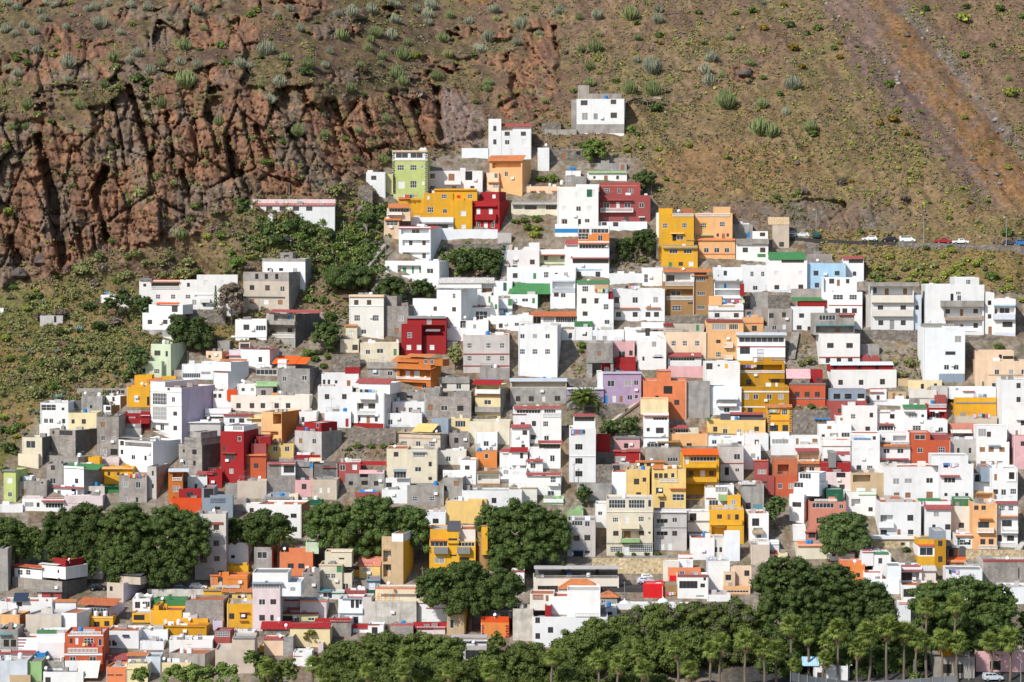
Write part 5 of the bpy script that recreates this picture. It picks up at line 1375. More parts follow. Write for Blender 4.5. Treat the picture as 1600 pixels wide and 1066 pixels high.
185,765,327,828,peachpale,d7;A 168,668,322,690,rose,.8;k 185,688,322,745,peachpale,.8;L 192,702,316,740,1.3;A 186,742,325,768,orange,.8;j 210+228/800/20,26;w 273,798,28,24;"pale peach house with an orange tiled veranda
133,955,225,1130,white,s90,Swhite,d11;k 160,885,320,960,white,1.5;k 190,822,320,890,white,3;n 180,1020,52,28;v 160,880,220,915,3;v 195,825,270,860,4;"white tower house with a curved terrace wall|the white curved terrace house
325,817,520,938,palepink,d8;k 330,758,516,820,red,1.2;k 378,695,425,782,grey,.8;A 425,688,512,712,rose,.5;L 430,715,510,755,1.2;n 375+462/910/30,28;x 455,830,50,26;"pale pink house with a red upper floor and grey stair box|the pale pink house with red upper floor
520,822,728,985,peachpale,d8;c 520,822,728,985,tan;L 530,835,640,880,1.5;u 568+660/933/28,26;k 690,940,730,985,tan,-.4;"tan house with a cut in roof terrace
725,785,1065,985,white,s-15,d9;w 800,875,36,34;w 875,872,40,28;w 1008,870,38,30;j 803+873/962/30,30;j 1008,960,36,36;k 740,775,780,790,offwhite,1;"broad white house with mixed brown windows|the broad white house with brown windows
1066,765,1282,1030,white,d9;k 1020,715,1250,770,white,.8;d 1110,775,30,30,dark;A 1066,820,1197,847,rose,.8;v 1098,852,1169,884,3;n 1110+1178+1240/958/18,18;l 1092,760,1186;"tall white house with a rose red window canopy|the white house with rose window canopy
1385,792,1558,1000,white,d9;d 1420,850,18,42;w 1470,943,26,34;g 1530,938,32,30;n 1420,940,26,28;k 1325,785,1396,872,bluegrey,.6;k 1490,815,1550,870,white,-.2;x 1520,840,30,40;"stacked white house with a blue-grey stair box|the stacked white house
1285,880,1388,960,white,d7;x 1305,850,24,40;k 1285,830,1330,885,white,.8;"white house in the shade of the stacked one
260,1002,488,1180,salmon,d9;v 275,1010,412,1042,6;w 457,1032,24,26;r 288,984,432,999;k 365,925,470,1004,dkgreen,4;n 320,1120,30,30;"salmon house with a dark roof balustrade|the salmon house
488,942,676,1090,white,d8;A 560,938,678,962,palegreen,.2;L 520,985,576,1030,1.2;n 640,1050,24,24;"white house with a pale green roof edge
700,1005,955,1228,white,d10;k 760,985,850,1010,palegrey,1.5;w 700,1110,40,40;n 888,1103,34,34;b 690,1130,785,1165,white;n 720,1195,36,30;d 817,1195,22,42,brown;n 890,1192,30,28;L 695,1085,780,1128,1;"large white house with a bracketed balcony|the large white bracketed house
980,1045,1142,1240,white,d9;A 972,1003,1148,1052,rose,.6;k 985,1000,1140,1050,white,1.5;n 1035,1158,18,24;n 1125,1160,30,30;w 1050,1080,30,30;"white house with a rose red and white striped awning|the striped awning house
1142,1030,1275,1198,offwhite,d9;n 1206,1150,30,30;k 1160,985,1275,1034,green,3;A 935,980,1080,1000,green,.2;"off-white house with a green walled roof
1262,945,1412,1015,peach,d7;L 1300,950,1400,985,1.1;B 1297,985,1407,1016;k 1255,938,1310,948,peach,.5;"peach roof floor with white balusters
1275,1015,1430,1302,peach,d10;A 1308,1088,1402,1114,orange,.8;n 1345,1148,62,38;B 1308,1166,1410,1198;n 1300+1345/1040/24,26;n 1340+1392/1252/28,30;r 1315,1272,1430,1298;"peach orange balconied house beside the stairs|the peach balconied house
1432,1015,1560,1284,white,d10;A 1418,998,1562,1016,rose,.6;g 1462+1515/1043/26,28;A 1435,1076,1562,1100,orange,.8;n 1490,1138,54,36;B 1455,1156,1562,1200;n 1440,1230,24,36;n 1513,1230,38,32;r 1435,1256,1546,1288;"white house with orange tiled canopy beside the peach balconied one|the white tile canopied house
1165,1204,1278,1296,white,d6;A 1164,1198,1278,1220,orange,.6;g 1230,1256,64,30;d 1190,1250,18,44,dkgreen;"white cottage with an orange tiled eave and green gate
@0,800,4
-4,230,48,495,concrete,d10;"grey block wall building cut off at the edge of the street
75,405,388,505,block,s128,Sdarkblock,d13;k 90,350,262,408,white,.5;A 93,320,262,356,orangered,.5;v 105,362,146,394,2,2;v 157,362,196,394,2,2;k 262,332,410,408,white,.8;A 262,322,360,336,offwhite,.3;k 340,296,410,336,red,2;A 340,286,412,312,red,.1;n 365,372,14,18;e 455,318;"wide block house with a blue windowed roof storey|the wide block house with blue windows
232,500,385,556,rose,d6;A 230,488,387,502,grey,.5;u 248,525,22,34;n 325,525,20,26;"small rose red roof house
-4,558,325,640,white,d8;n 120,577,32,26;y 92,553,182,505;l 30,540,90;k 345,562,475,630,white,-.5;A 345,545,475,565,orange,.3;"long white house with a solar panel|the long white house with solar panel
-4,640,122,728,peach,s36,Sburnt,d8;w 8,712,24,22;w 70,712,48,26;"peach house with white framed windows at the street edge
160,640,383,785,palegrey,s70,Sconcrete,d9;c 160,640,383,785,beige;k 384,630,480,737,white,1;"blank beige plastered house
570,652,706,718,amber,d8;o 570,660,706,664,cream;n 605,702,32,28;n 668,698,30,28;t 600,640;t 660,640;k 482,632,572,722,amber,.5;"amber house with two brown windows and round tanks
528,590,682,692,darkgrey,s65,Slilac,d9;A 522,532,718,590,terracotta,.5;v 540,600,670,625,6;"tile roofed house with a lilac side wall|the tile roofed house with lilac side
668,440,772,562,beige,s105,Slilac,d12;k 745,400,878,445,beige,2;A 742,375,880,402,darkgrey,.3;d 695,480,20,30,dark;"beige tower house with a mauve side in front of the dark trees|the beige tower house
828,542,938,632,white,d7;n 860,582,28,34;v 900,560,948,596,3;"white house beside the bright green roof
962,548,1156,616,green,d6;A 960,540,1156,585,green,.2;e 1020,560;e 1035,605;"bright green walled roof terrace|the bright green roof terrace
940,614,1136,708,amber,d8;d 1033,690,20,42,white;k 960,585,992,616,amber,.5;k 825,632,945,685,amber,.3;A 808,684,1006,720,rose,.6;x 870,660,60,30;"amber house below the bright green roof terrace|the amber house under the green terrace
1136,665,1300,718,amber,d6;k 1142,630,1300,668,white,.6;e 1190,690;"amber and white low house
1020,710,1290,782,ochre,s15,d7;A 1020,708,1275,722,ochre,.3;w 1160+1250/772/30,16;"ochre low house with a long parapet
1157,550,1396,712,block,d8;"large blank grey block wall house|the large blank block wall
1315,398,1546,480,orange,d8;n 1377,425,28,32;A 1425,392,1542,420,coral,.1;o 1312,392,1380,400,coral,.2;"orange house below the dark trees|the orange house below the trees
1330,458,1500,485,palegrey,d6;A 1328,442,1502,476,palegrey,.2;"pale grey sheet roofed shed
1418,574,1590,742,amber,s-14,d9;n 1448,652,30,32;n 1523,650,38,32;A 1493,616,1560,633,terracotta,.5;A 1497,672,1552,686,terracotta,.5;"amber house with tile hooded window|the amber house with tile hood
1272,487,1386,546,amber,d7;q 1280,520,1380,542,4;A 1270,482,1388,494,grey,.3;"small amber house under the orange one
1390,505,1572,566,paleyellow,d7;A 1388,480,1578,504,orange,.5;d 1425,540,50,46,dark;n 1510,542,44,36;"pale yellow house with an orange tile edge
405,758,648,930,orangered,d9;r 445,746,630,770;o 425,768,645,776,white;n 445,806,16,26;d 480,808,18,40,white;l 515,818,592;g 555,806,54,30;w 626,815,20,40;k 405,845,640,932,orangered,-1.2;r 425,850,612,880;o 403,886,640,896,white;w 455,920,32,26;w 580,920,36,26;k 405,930,500,1010,white,-1.3;k 500,930,640,1010,block,-1;"brick orange house with two white balustraded terraces|the balustraded brick orange house
228,757,422,870,white,d8;A 232,737,352,757,green,.2;k 232,818,402,932,white,-1.2;"white house with a green roof edge near the street
98,785,236,862,white,d7;c 105,795,165,805,rose;c 105,815,160,823,rose;c 105,835,150,843,rose;"white house with red striped steps
-4,735,110,862,concrete,d8;A 0,742,70,772,teal,.8;x 40+85/820/30,40;k 20,735,75,775,dkgreen,.4;"cluttered concrete workshop with teal awning at the street edge
-4,888,222,965,palepink,d7;A -4,866,220,888,rose,.5;q 5,900,70,935,3;"pale pink low house with a red roof edge
-4,930,172,1068,paleblue,d8;k 172,935,260,1068,palegreen,.6;k 60,1020,190,1068,tan,-.6;"pale blue house at the bottom of the street|the pale blue house at the bottom
222,880,284,968,blue,d5;"narrow bright blue house
130,955,246,1005,palegreen,d5;A 128,938,248,960,concrete,.3;"pale green shed with a concrete roof
275,935,402,1000,block,d6;"small block wall house beside the balustraded one
270,1000,520,1068,white,d7;A 500,930,610,1040,offwhite,-.2;n 300,1050,30,30;"white low house under a white awning sheet
660,742,866,852,white,d8;n 676,820,26,30;n 715,820,26,30;y 770,775,812,740;"white house with two dark windows and a solar heater
866,735,1048,802,white,d7;k 820,738,940,800,peach,.4;e 942,740;"white house with a peach roof box
660,925,802,968,palepink,d7;A 656,884,800,926,rose,.8;n 692,945,28,32;n 748,942,36,28;"pale pink house with a rose red sheet roof|the pink house with rose red roof
800,898,930,960,palepink,d6;A 798,877,928,902,orange,.6;x 820,945,40,24;"pale pink house with an orange tile strip
664,968,786,1068,coral,d7;n 690+745/1020/40,8;"coral low house with narrow vents
786,955,922,1068,creamyellow,d7;A 785,948,920,985,creamyellow,.2;"cream yellow house among bushes
874,808,1022,862,white,d7;k 880,800,1000,830,paleblue,1;"white roof house with a pale blue lean-to
1058,800,1330,882,white,s0,d10;k 1060,785,1200,830,white,3;A 1190,785,1330,880,white,-1;"large flat white roof house
1058,880,1280,985,concrete,s50,d9;"concrete house under the large flat white roof
912,905,1002,1005,paleblue,d6;"pale blue narrow wall house
1000,942,1192,1000,creamyellow,d6;"cream yellow parapet house
1345,862,1592,1010,beige,d9;k 1450,792,1592,868,beige,.5;A 1455,775,1590,790,grey,.3;"tan plastered building with a grey roof box|the tan plastered building
1340,742,1440,800,rose,d5;v 1345,745,1435,780,8,3;k 1360,800,1450,862,white,1;"rose red trellised roof shelter
1455,745,1590,792,white,d5;"white roof parapet below the amber house
1330,680,1390,745,lilac,d5;"shaded lilac wall beside the block wall house
@400,800,4
148,252,355,405,coral,d9;k 205,225,312,256,coral,2;n 217+283/338/34,28;o 148,400,355,408,rose;k 310,190,392,255,mint,1.5;"coral orange house with two brown windows near the street|the coral orange street house
-12,220,98,372,concrete,s18,Sorangered,d7;w 38,270,56,36;"grey house with one wide white window and a red side|the grey house with wide window
395,332,538,492,cream,d8;o 393,326,540,336,peachpale,.15;g 450+483/400/24,24;k 430,248,598,336,cream,2.5;A 470,240,600,252,cream,.2;n 535,292,30,10;k 538,382,600,492,cream,.5;d 547,352,32,54,green;w 560,466,32,34;"cream stepped house with twin small windows|the cream stepped house
288,376,398,548,block,d7;x 345,395,20,8;"grey block tower without windows
-22,448,152,745,palepink,d9;k -22,380,200,452,white,.8;v -20,450,148,482,9;A -22,436,166,452,bluegrey,.5;w 38,563,36,32;n 108,562,32,30;n 38,662,32,32;n 100,662,20,32;k 152,440,282,520,white,.4;v 215,470,247,497,2;"pale pink house with a long glazed upper floor|the pale pink glazed house
148,555,275,640,palepink,d7;o 148,548,275,557,rose,.15;"pale pink roof room with a red edge
275,558,440,668,palepink,d7;o 273,550,442,560,coral,.15;A 275,535,420,552,grey,.2;"pale pink house with a coral roof line
112,634,388,680,palelime,d7;A 110,626,388,642,rose,.3;q 115,650,230,678,2;w 345,670,36,16;w 255,670,24,18;k 195,598,412,634,rose,1.5;"pale lime low house with a rose red roof room
645,342,776,416,paleyellow,d7;A 643,278,778,342,salmon,.1;w 692,362,46,26;k 600,362,674,416,amber,.6;A 640,414,690,424,orange,.4;"pale yellow house with a salmon red sheet roof|the salmon roofed yellow house
385,498,552,546,white,d6;A 383,484,467,500,teal,.5;v 420,505,476,541,2;o 470,505,552,512,green;"white low house with a green edge
848,185,920,452,tan,s56,Samber,d9;k 848,135,920,190,white,.02;k 785,205,848,442,tan,.02;k 785,152,848,210,tan,1.2;L 795,242,843,312,1.3;w 822,262,40,50;L 795,330,843,406,1.3;w 822,350,40,40;a 930,140;"tan tower house with an amber side wall|the tan tower with amber side
692,420,776,500,bluegrey,d6;A 690,418,776,434,teal,.4;d 725,470,40,60,paleblue;"blue-grey porch below the salmon red roof
1083,185,1372,380,amber,d10;k 1088,108,1200,190,amber,.6;k 1196,118,1268,190,amber,-.5;A 1198,55,1276,120,darkgrey,.2;k 1276,110,1372,190,offwhite,1;A 1085,170,1195,184,orange,.4;v 1092,188,1196,216,4;v 1265,190,1366,216,5;b 1112,222,1200,263,grey;b 1257,222,1338,263,grey;n 1230,172,50,12;w 1147,302,56,36;n 1232,272,40,10;n 1302,294,56,20;C 1375,84,1492,365,brown;k 1408,95,1448,262,amber,-.35;"amber apartment house with a round brown stair tower|the amber house with round tower
1185,-70,1412,72,paleyellow,d9;"plain pale yellow house top behind the round tower house
1060,0,1187,82,white,d7;n 1123,57,32,26;"white house behind the big double tree
720,560,1002,702,plaster,d9;k 745,482,1050,562,cream,1.5;o 743,470,1048,484,coral,.15;d 768,530,20,48,peach;d 812,530,20,48,peach;d 862,530,20,48,peach;x 1015,525,24,30;e 830,465;"stained plaster house with a cream upper floor|the stained plaster house
1000,575,1190,692,white,s50,Stan,d9;A 1078,565,1240,608,rose,.2;"white house with a rose red side roof
1120,548,1242,602,amber,d7;k 1238,562,1312,615,amber,.4;"amber roof terrace above the white house
1192,640,1302,772,tan,d9;k 1240,610,1312,772,amber,.6;q 1195,615,1232,645,3;w 1225,700,24,50;"tan and amber house half in shade
515,545,665,692,white,d8;n 603+633/570/18,50;w 655,565,16,26;o 515,600,668,632,white,.5;n 563,682,34,28;n 620,676,34,40;A 540,535,660,548,bluegrey,.3;"white house with tall brown windows and a white slab
665,532,722,695,palegrey,d6;"pale grey blank wall house
553,490,692,530,rose,d5;A 550,484,692,525,rose,.1;k 690,488,745,530,dkgreen,.3;"rose red roof terrace
40,735,207,790,stone,d7;A 36,684,207,736,red,.4;e 145,690;"stone house with a dark red roof|the stone house with dark red roof
212,728,462,845,creamyellow,d8;A 212,690,464,728,red,.3;e 192,728;"cream yellow house with a dark red roof and a creeper|the cream yellow creeper house
463,678,592,780,block,s10,Slilac,d8;A 370,664,592,690,red,.2;"block gable house with a dark red roof edge
605,728,702,755,white,d5;A 603,700,702,730,red,.3;"white low house with a dark red roof
700,706,797,768,white,d6;n 742,740,32,36;o 698,700,770,708,rose,.1;"small white house with one dark window
840,712,982,778,block,d6;A 842,698,985,740,rose,-.3;"block wall house with a slanted red coping
1005,718,1182,765,palepink,d6;A 983,688,1192,730,red,.3;v 1010,720,1110,742,5;"pale pink house with a dark red roof by the trees
50,800,172,898,peachpale,d7;A 48,778,172,800,rose,.2;k 20,840,80,870,amber,.5;"pale peach house with a rose red roof edge
172,780,232,898,block,d6;"narrow bare block house end
232,880,348,962,white,d7;A 225,878,350,905,rose,.1;k 290,870,350,962,white,-.4;"white house with a rose red roof near the palms
1405,690,1580,782,vermilion,s20,Svermilion,d9;c 1405,650,1580,782,orange;k 1405,652,1580,694,vermilion,.02;k 1440,612,1597,656,darkgrey,.8;A 1472,594,1602,622,grey,.4;n 1553,640,40,30;n 1455,632,24,30;e 1497,662;Q red;"vivid orange house with a dark roof room|the vivid orange house
1220,835,1442,925,palegrey,d8;k 1240,822,1440,838,white,1;q 1310,865,1440,920,4;o 1218,778,1445,786,palegrey,.3;"low pale building with a white sheet roof among the trees
388,820,420,880,palepink,d5;"narrow pale pink wall beside the creeper house
1060,130,1080,200,white,d4,shed;"sliver of white wall behind the big double tree
@800,800,4
1118,162,1266,300,white,d8;k 1262,162,1332,278,offwhite,.6;w 1270+1305/236/18,32;k 1328,120,1425,305,white,-.5;a 1395,250;a 1410,250;"white cubic houses with a planted roof above the parking lot|the white cubes with planted roof
500,292,1042,388,sand,wall;"long sand coloured stone retaining wall above the parking lot
640,275,1042,296,concrete,wall;"concrete planter ledge along the top of the yellow wall
135,408,668,502,offwhite,d10;o 138,346,667,356,palegrey,.4;k 145,356,662,410,darkblock,4;x 200,485,60,30;q 160,462,288,500,5;q 552,466,660,500,5;t 478,405;r 150,395,660,410,concrete;"long off-white building with a flat canopy over its roof|the long off-white canopied building
290,482,552,545,white,d9;R 288,414,550,484,orange;A 465,485,550,495,palelime,.3;"white house under an orange hipped tile roof|the hipped tile roof house
552,532,657,598,concrete,d6;R 548,492,665,536,orange;w 568,568,28,32;w 578,568,8,30;"grey house under a small orange hipped roof
128,655,597,845,white,d10;k 345,490,552,660,white,2;k 230,528,350,660,white,3.5;k 205,588,247,660,red,.4;A 230,600,340,645,beige,.3;n 160,676,26,32;n 241,738,30,34;n 161,776,26,32;r 395,632,545,656,palegrey;"large white house stepping down behind the pines|the large white house behind the pines
545,602,655,692,white,d7;d 565,645,20,46,dark;n 610,635,30,20;"white annex with a dark doorway behind the pines
5,605,132,805,plaster,d8;k 112,512,262,608,offwhite,1;r 130,515,192,545,terracotta;d 220,540,18,36;"stained plaster house beside the large white one
-4,375,76,505,white,d7;o -4,365,78,376,rose,.1;"white house end below the round dark tree
-4,585,70,610,orangered,d5;"low brick orange roof by the pines
650,572,1160,615,white,d5;"long white parapet with small domes above the pines|the long domed white parapet
820,455,946,538,vividred,d7;k 945,455,1042,535,brown,.6;A 820,445,945,465,vividred,-.6;l 960,500,1030;"bright red walled yard house|the bright red yard house
975,395,1180,435,coral,d7;k 975,347,1180,400,coral,.6;k 945,310,1046,440,offwhite,1.5;k 1040,270,1132,340,white,2.5;A 1040,262,1132,292,coral,.1;w 1063,382,26,26;w 1140,384,30,20;k 985,398,1042,460,vividred,-.3;n 1120,290,18,10;"coral house with white roof boxes beside the bright red yard|the coral house beside the red yard
1035,405,1228,542,white,d8;o 1033,393,1230,406,rose,.15;n 1192,460,24,22;q 1045,432,1160,478,5;w 1205,415,16,20;o 1150,522,1200,526,green;"white house with a red roof line and a wide dark window|the white house with red roof line
1226,308,1362,490,paleblue,d8;c 1226,308,1362,490,white;A 1238,455,1318,497,blue,.4;"white blank cube house with a blue tarpaulin
1322,465,1490,515,peach,d6;k 1322,372,1395,468,peachpale,1;k 1365,340,1497,468,peachpale,2.2;n 1352,410,32,32;n 1468,383,28,32;b 1320,462,1488,488,peach;v 1330,490,1480,505,8;"peach house beside the big dark pine|the peach house beside the pine
1220,518,1366,560,white,d6;"low white terrace wall house
1495,205,1610,330,beige,s0,d8;k 1540,185,1610,240,white,.5;w 1470,330,2,2;"beige rendered house above the pines
@1200,800,4
158,92,236,182,white,d7;"white wall house with a sloping top
235,105,300,182,salmon,d6;A 225,105,300,130,rose,.4;n 280,145,40,30;"salmon low house below the salmon balustrade house
180,205,385,295,cream,d8;A 178,182,384,216,coral,.4;t 248,208,blue;t 265,208,blue;"cream house with a coral roof and two blue tanks|the cream house with blue tanks
-4,258,122,300,creamyellow,d6;A -4,240,60,262,red,.3;n 50,282,22,20;"cream yellow low house with a dark red roof
-4,185,70,258,white,d6;A -4,178,68,205,white,.2;"white gabled shed above the pines
645,168,952,228,sand,d6;o 590,152,952,170,white,.4;d 872,204,24,38,white;n 842,200,20,16;"long sand coloured wall house with a white door|the sand coloured wall with white door
1043,170,1113,348,ochre,d8;k 1040,120,1113,174,bluegrey,.02;n 1077,197,26,30;n 1077,296,26,34;k 938,215,1043,278,white,.4;A 936,198,1042,216,orangered,.4;w 990,248,90,44;k 938,278,1043,336,amber,.1;k 940,170,1043,202,amber,1;"amber tower house with a blue-grey top|the amber tower with blue-grey top
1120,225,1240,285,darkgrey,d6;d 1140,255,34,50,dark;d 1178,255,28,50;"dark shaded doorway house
1118,300,1238,322,tan,d5;A 1116,282,1240,320,vermilion,.4;"low shed with a vermilion tiled roof
1240,240,1600,305,sand,wall;"sand coloured retaining wall under the balconied houses
1345,310,1640,478,palegrey,d9;c 1345,310,1640,478,block;o 1343,296,1640,312,rose,.1;n 1568,380,4,60;"large grey block building with a red coping|the large block building with red coping
1240,325,1342,388,palegrey,d6;v 1280,330,1340,370,3;"grey plastered roof house
1345,412,1466,475,white,d6;w 1435,440,2,2;"small white roof box below the block building
1466,472,1640,575,white,d8;"white blank house beside the large dark tree
388,248,486,305,white,d6;n 412+450/269/20,16;o 386,240,486,250,rose,.1;"small white house with two little windows above the pines
486,262,542,320,white,d5;o 486,256,540,264,coral,.1;"small white box house with a coral edge
657,262,770,405,white,d8;f green;A 655,250,755,264,green,.2;n 702,306,22,30;k 585,245,660,330,white,-.2;A 585,236,658,255,rose,.2;"white house with a green topped roof above the pines|the white green topped house
520,330,606,435,orange,d7;k 450,302,625,335,coral,2.5;n 565,395,20,26;"orange house end above the pines
607,418,822,512,white,s12,d8;k 745,338,832,512,white,.3;k 600,380,715,420,white,2.5;n 690,490,30,20;"white house rising behind the big pine
820,345,962,462,white,d8;A 832,334,962,370,rose,.5;A 955,335,1057,371,palegrey,.5;L 833,378,946,455,2;n 875,405,60,50;k 955,368,1050,462,offwhite,.8;"white house with a rose red sheet roof over a deep loggia|the white deep loggia house
835,458,1340,560,white,d8;n 882,507,64,46;k 1110,360,1340,462,white,.6;l 1130,360,1195;"long white house with one wide dark window
818,575,892,692,white,d6;o 818,568,880,578,pink,.1;"white wall between the two big dark trees
1300,870,1640,1000,pink,d8;x 1420,960,60,50;"pink building behind the palms|the pink building behind the palms
1040,905,1292,1040,concrete,d8;x 1120+1190/980/50,50;k 1095,845,1150,910,ochre,.5;"grey building in the shade of the trees behind the palms
285,962,500,1066,white,d7;n 330,1020,40,30;A 210,905,320,965,skyblue,.3;"white building with a blue tarpaulin behind the palms
@400,267,4
1500,905,1602,990,white,d5;n 1530,968,22,26;"white wall house with one tan window above the low red parapet room
1195,1068,1260,1110,concrete,d4;"concrete patch wall below the lower white wing
@800,267,4
-10,905,132,1000,white,d6;w 30,960,24,20;"white terraces crowded with chairs above the large white barred house
1445,590,1642,758,white,d8;g 1500,645,18,28;g 1567,645,20,28;w 1520,732,26,26;d 1592,735,22,40,white;"white house with tall barred windows between the laundry balconies and the green roofed house
1490,760,1604,862,concrete,d3,wall;"concrete wall below the white house with tall barred windows
1450,868,1602,925,concrete,d5;n 1480,890,24,20;"low concrete house with a brown window below the concrete wall
@1200,267,4
1200,1040,1442,1064,stone,d1,wall;"stone garden wall beside the white cottage with grey parapet
@1200,533,3.9925
155,430,392,582,stone,d2,wall;A 285,470,392,490,blue,.6;"stone wall with a blue sheet lean-to beside the amber quoined house
@400,533,3.9925
575,545,872,642,stone,d2,wall;"long stone wall above the weedy garden plot
1205,572,1332,665,block,d5;x 1250,620,24,30;"dark block house behind the wide beige house
235,710,402,752,red,d4;"low dark red wall under the house with red triangular roof
880,320,1056,385,block,d5;x 960,350,30,16;"ruined block walls beside the white cottage with blue trim
470,85,650,188,stone,d3,wall;"stone wall below the garden beside the cream house with green door
@800,533,3.9925
345,238,542,295,stone,d2,wall;"stone garden wall behind the lavender house
525,772,622,892,stone,d2,wall;"stone wall in the shade below the dark red winged house
30,640,110,672,white,d4;n 70,655,20,18;"small white roof parapet beside the red canopied white house
@0,0,1
304,803,353,906,palegrey,d6;c 304,803,353,838,offwhite;o 304,816,349,820,rose;n 338,824,8,8;n 338,849,8,8;n 318,873,10,12;n 339,873,8,7;L 318,888,334,904,.5;n 345,895,8,6;"grey house with pale window surrounds behind the widest laurel tree|the grey house behind the laurel
353,848,388,884,white,d6;x 364,870,5,5;"white house with a round window beside the grey house behind the laurel
118,855,160,905,white,d6;n 132,880,6,8;"white house front in the shade behind the beige tower house
230,921,330,934,plaster,d2,wall;"stained low street wall under the widest laurel tree
355,884,388,898,amber,d5;"low amber house front beside the round windowed white house
"""
LANDMARKS = []

def kind_from(label, name):
    s = ' ' + label + ' '
    for wd, nm, ct in ((' cottage ', 'cottage', 'cottage'), (' hut ', 'hut', 'hut'), (' shed', 'shed', 'shed'), ('tower house', 'tower_house', 'house'), (' tower ', 'tower_house', 'house'),
                       ('apartment', 'apartment_building', 'apartment building'), (' building ', 'building', 'building'), ('modern house', 'villa', 'villa'),
                       (' annex', 'annex', 'annex'), (' roof terrace', 'roof_terrace', 'roof terrace'), ('roof room', 'roof_room', 'roof room'), (' workshop ', 'workshop', 'workshop'),
                       ('retaining wall', 'retaining_wall', 'wall'), (' parapet ', 'parapet_house', 'house'), (' terrace ', 'terrace_house', 'house')):
        if wd in s and not any(x in s.split(wd)[0] for x in (' with ', ' below ', ' above ', ' beside ', ' between ', ' behind ', ' under ')):
            return nm, ct
    return name, CATS[name]

def build_all_houses():
    ox = oy = 0; sc = 1; i = 0
    for ln in HOUSE_TEXT.strip().splitlines():
        ln = ln.strip()
        if not ln:
            continue
        if ln[0] == '@':
            a = ln[1:].split(','); ox, oy, sc = float(a[0]), float(a[1]), float(a[2])
            continue
        i += 1
        lab = ln.split('"')[1] if '"' in ln else ''
        build_house(ln.split('"')[0] + ('"' + lab if lab else ''), ox, oy, sc, i)
    for h in HOUSES:
        full, _, short = (h['label'] or '').partition('|')
        nm, ct = kind_from(full, h['name'])
        if h['name'] in ('retaining_wall', 'garden_wall', 'ruined_house', 'shed'):
            nm, ct = h['name'], CATS[h['name']]
        h['root'].name = nm
        grp = {'wall': 'walls holding up the terraces', 'shed': 'sheds and huts of the village', 'hut': 'sheds and huts of the village', 'ruin': 'ruins above the village'}.get(ct, 'houses stepped up the hillside')
        tag(h['root'], full, ct, grp)
        if short:
            LANDMARKS.append((h['c'][0], h['c'][1], short, h['px']))

CLOTH = [(.55, .08, .10), (.70, .70, .72), (.10, .22, .5), (.62, .45, .6), (.05, .05, .07), (.65, .30, .1), (.3, .5, .6), (.6, .6, .3)]

def build_laundry():
    for j, (root, xa, xb, z, y, idx) in enumerate(LAUNDRY):
        r = rs(idx * 3 + 1)
        if xb - xa < .6:
            continue
        h = next(q for q in HOUSES if q['root'] is root)
        full, _, short = h['label'].partition('|')
        line = empty('laundry_line', root.matrix_basis @ Vector(((xa + xb) / 2, y, z)), root.rotation_euler.z)
        tag(line, 'washing hung out to dry on ' + (short or 'the ' + ' '.join(full.split()[:9])), 'laundry', 'washing lines on the terraces')
        b = MB(); b.tube([(-(xb - xa) / 2, 0, 0), ((xb - xa) / 2, 0, 0)], [.02, .02], 4)
        link('line', b.mesh('line', [RUST]), line)
        x = -(xb - xa) / 2
        while x < (xb - xa) / 2 - .3:
            w_ = r.uniform(.35, .8); hh = r.uniform(.5, .95)
            c = r.choice(CLOTH)
            m = plain('cloth %d' % CLOTH.index(c), c, .9, .1)
            b = MB(); n = 4
            for k in range(n):
                a0, a1 = x + w_ * k / n, x + w_ * (k + 1) / n
                y0, y1 = .05 * math.sin(k * 1.9 + x), .05 * math.sin((k + 1) * 1.9 + x)
                b.quad((a0, y0, -hh), (a1, y1, -hh), (a1, 0, 0), (a0, 0, 0)); b.quad((a0, y0 + .015, -hh), (a0, .015, 0), (a1, .015, 0), (a1, y1 + .015, -hh))
            link('cloth', b.mesh('cloth', [m]), line)
            x += w_ + r.uniform(.03, .12)

build_all_houses()
bpy.context.view_layer.update()
build_laundry()
# ------------------------------------------------------------------ plants
def leaf_mat(name, dark, light, trans=0.0, rough=.7):
    if name in MATS:
        return MATS[name]
    m, n, l, p = new_mat(name)
    p.inputs['Roughness'].default_value = rough
    p.inputs['Specular IOR Level'].default_value = .2
    geo = n.new('ShaderNodeNewGeometry')
    r = n.new('ShaderNodeValToRGB')
    r.color_ramp.elements[0].color = (*dark, 1); r.color_ramp.elements[1].color = (*light, 1)
    l.new(geo.outputs['Random Per Island'], r.inputs[0])
    oi = n.new('ShaderNodeObjectInfo')
    mr = n.new('ShaderNodeMapRange'); mr.inputs[3].default_value = .8; mr.inputs[4].default_value = 1.2
    l.new(oi.outputs['Random'], mr.inputs[0])
    s = n.new('ShaderNodeVectorMath'); s.operation = 'SCALE'
    l.new(r.outputs[0], s.inputs[0]); l.new(mr.outputs[0], s.inputs['Scale'])
    l.new(s.outputs[0], p.inputs['Base Color'])
    MATS[name] = m
    return m

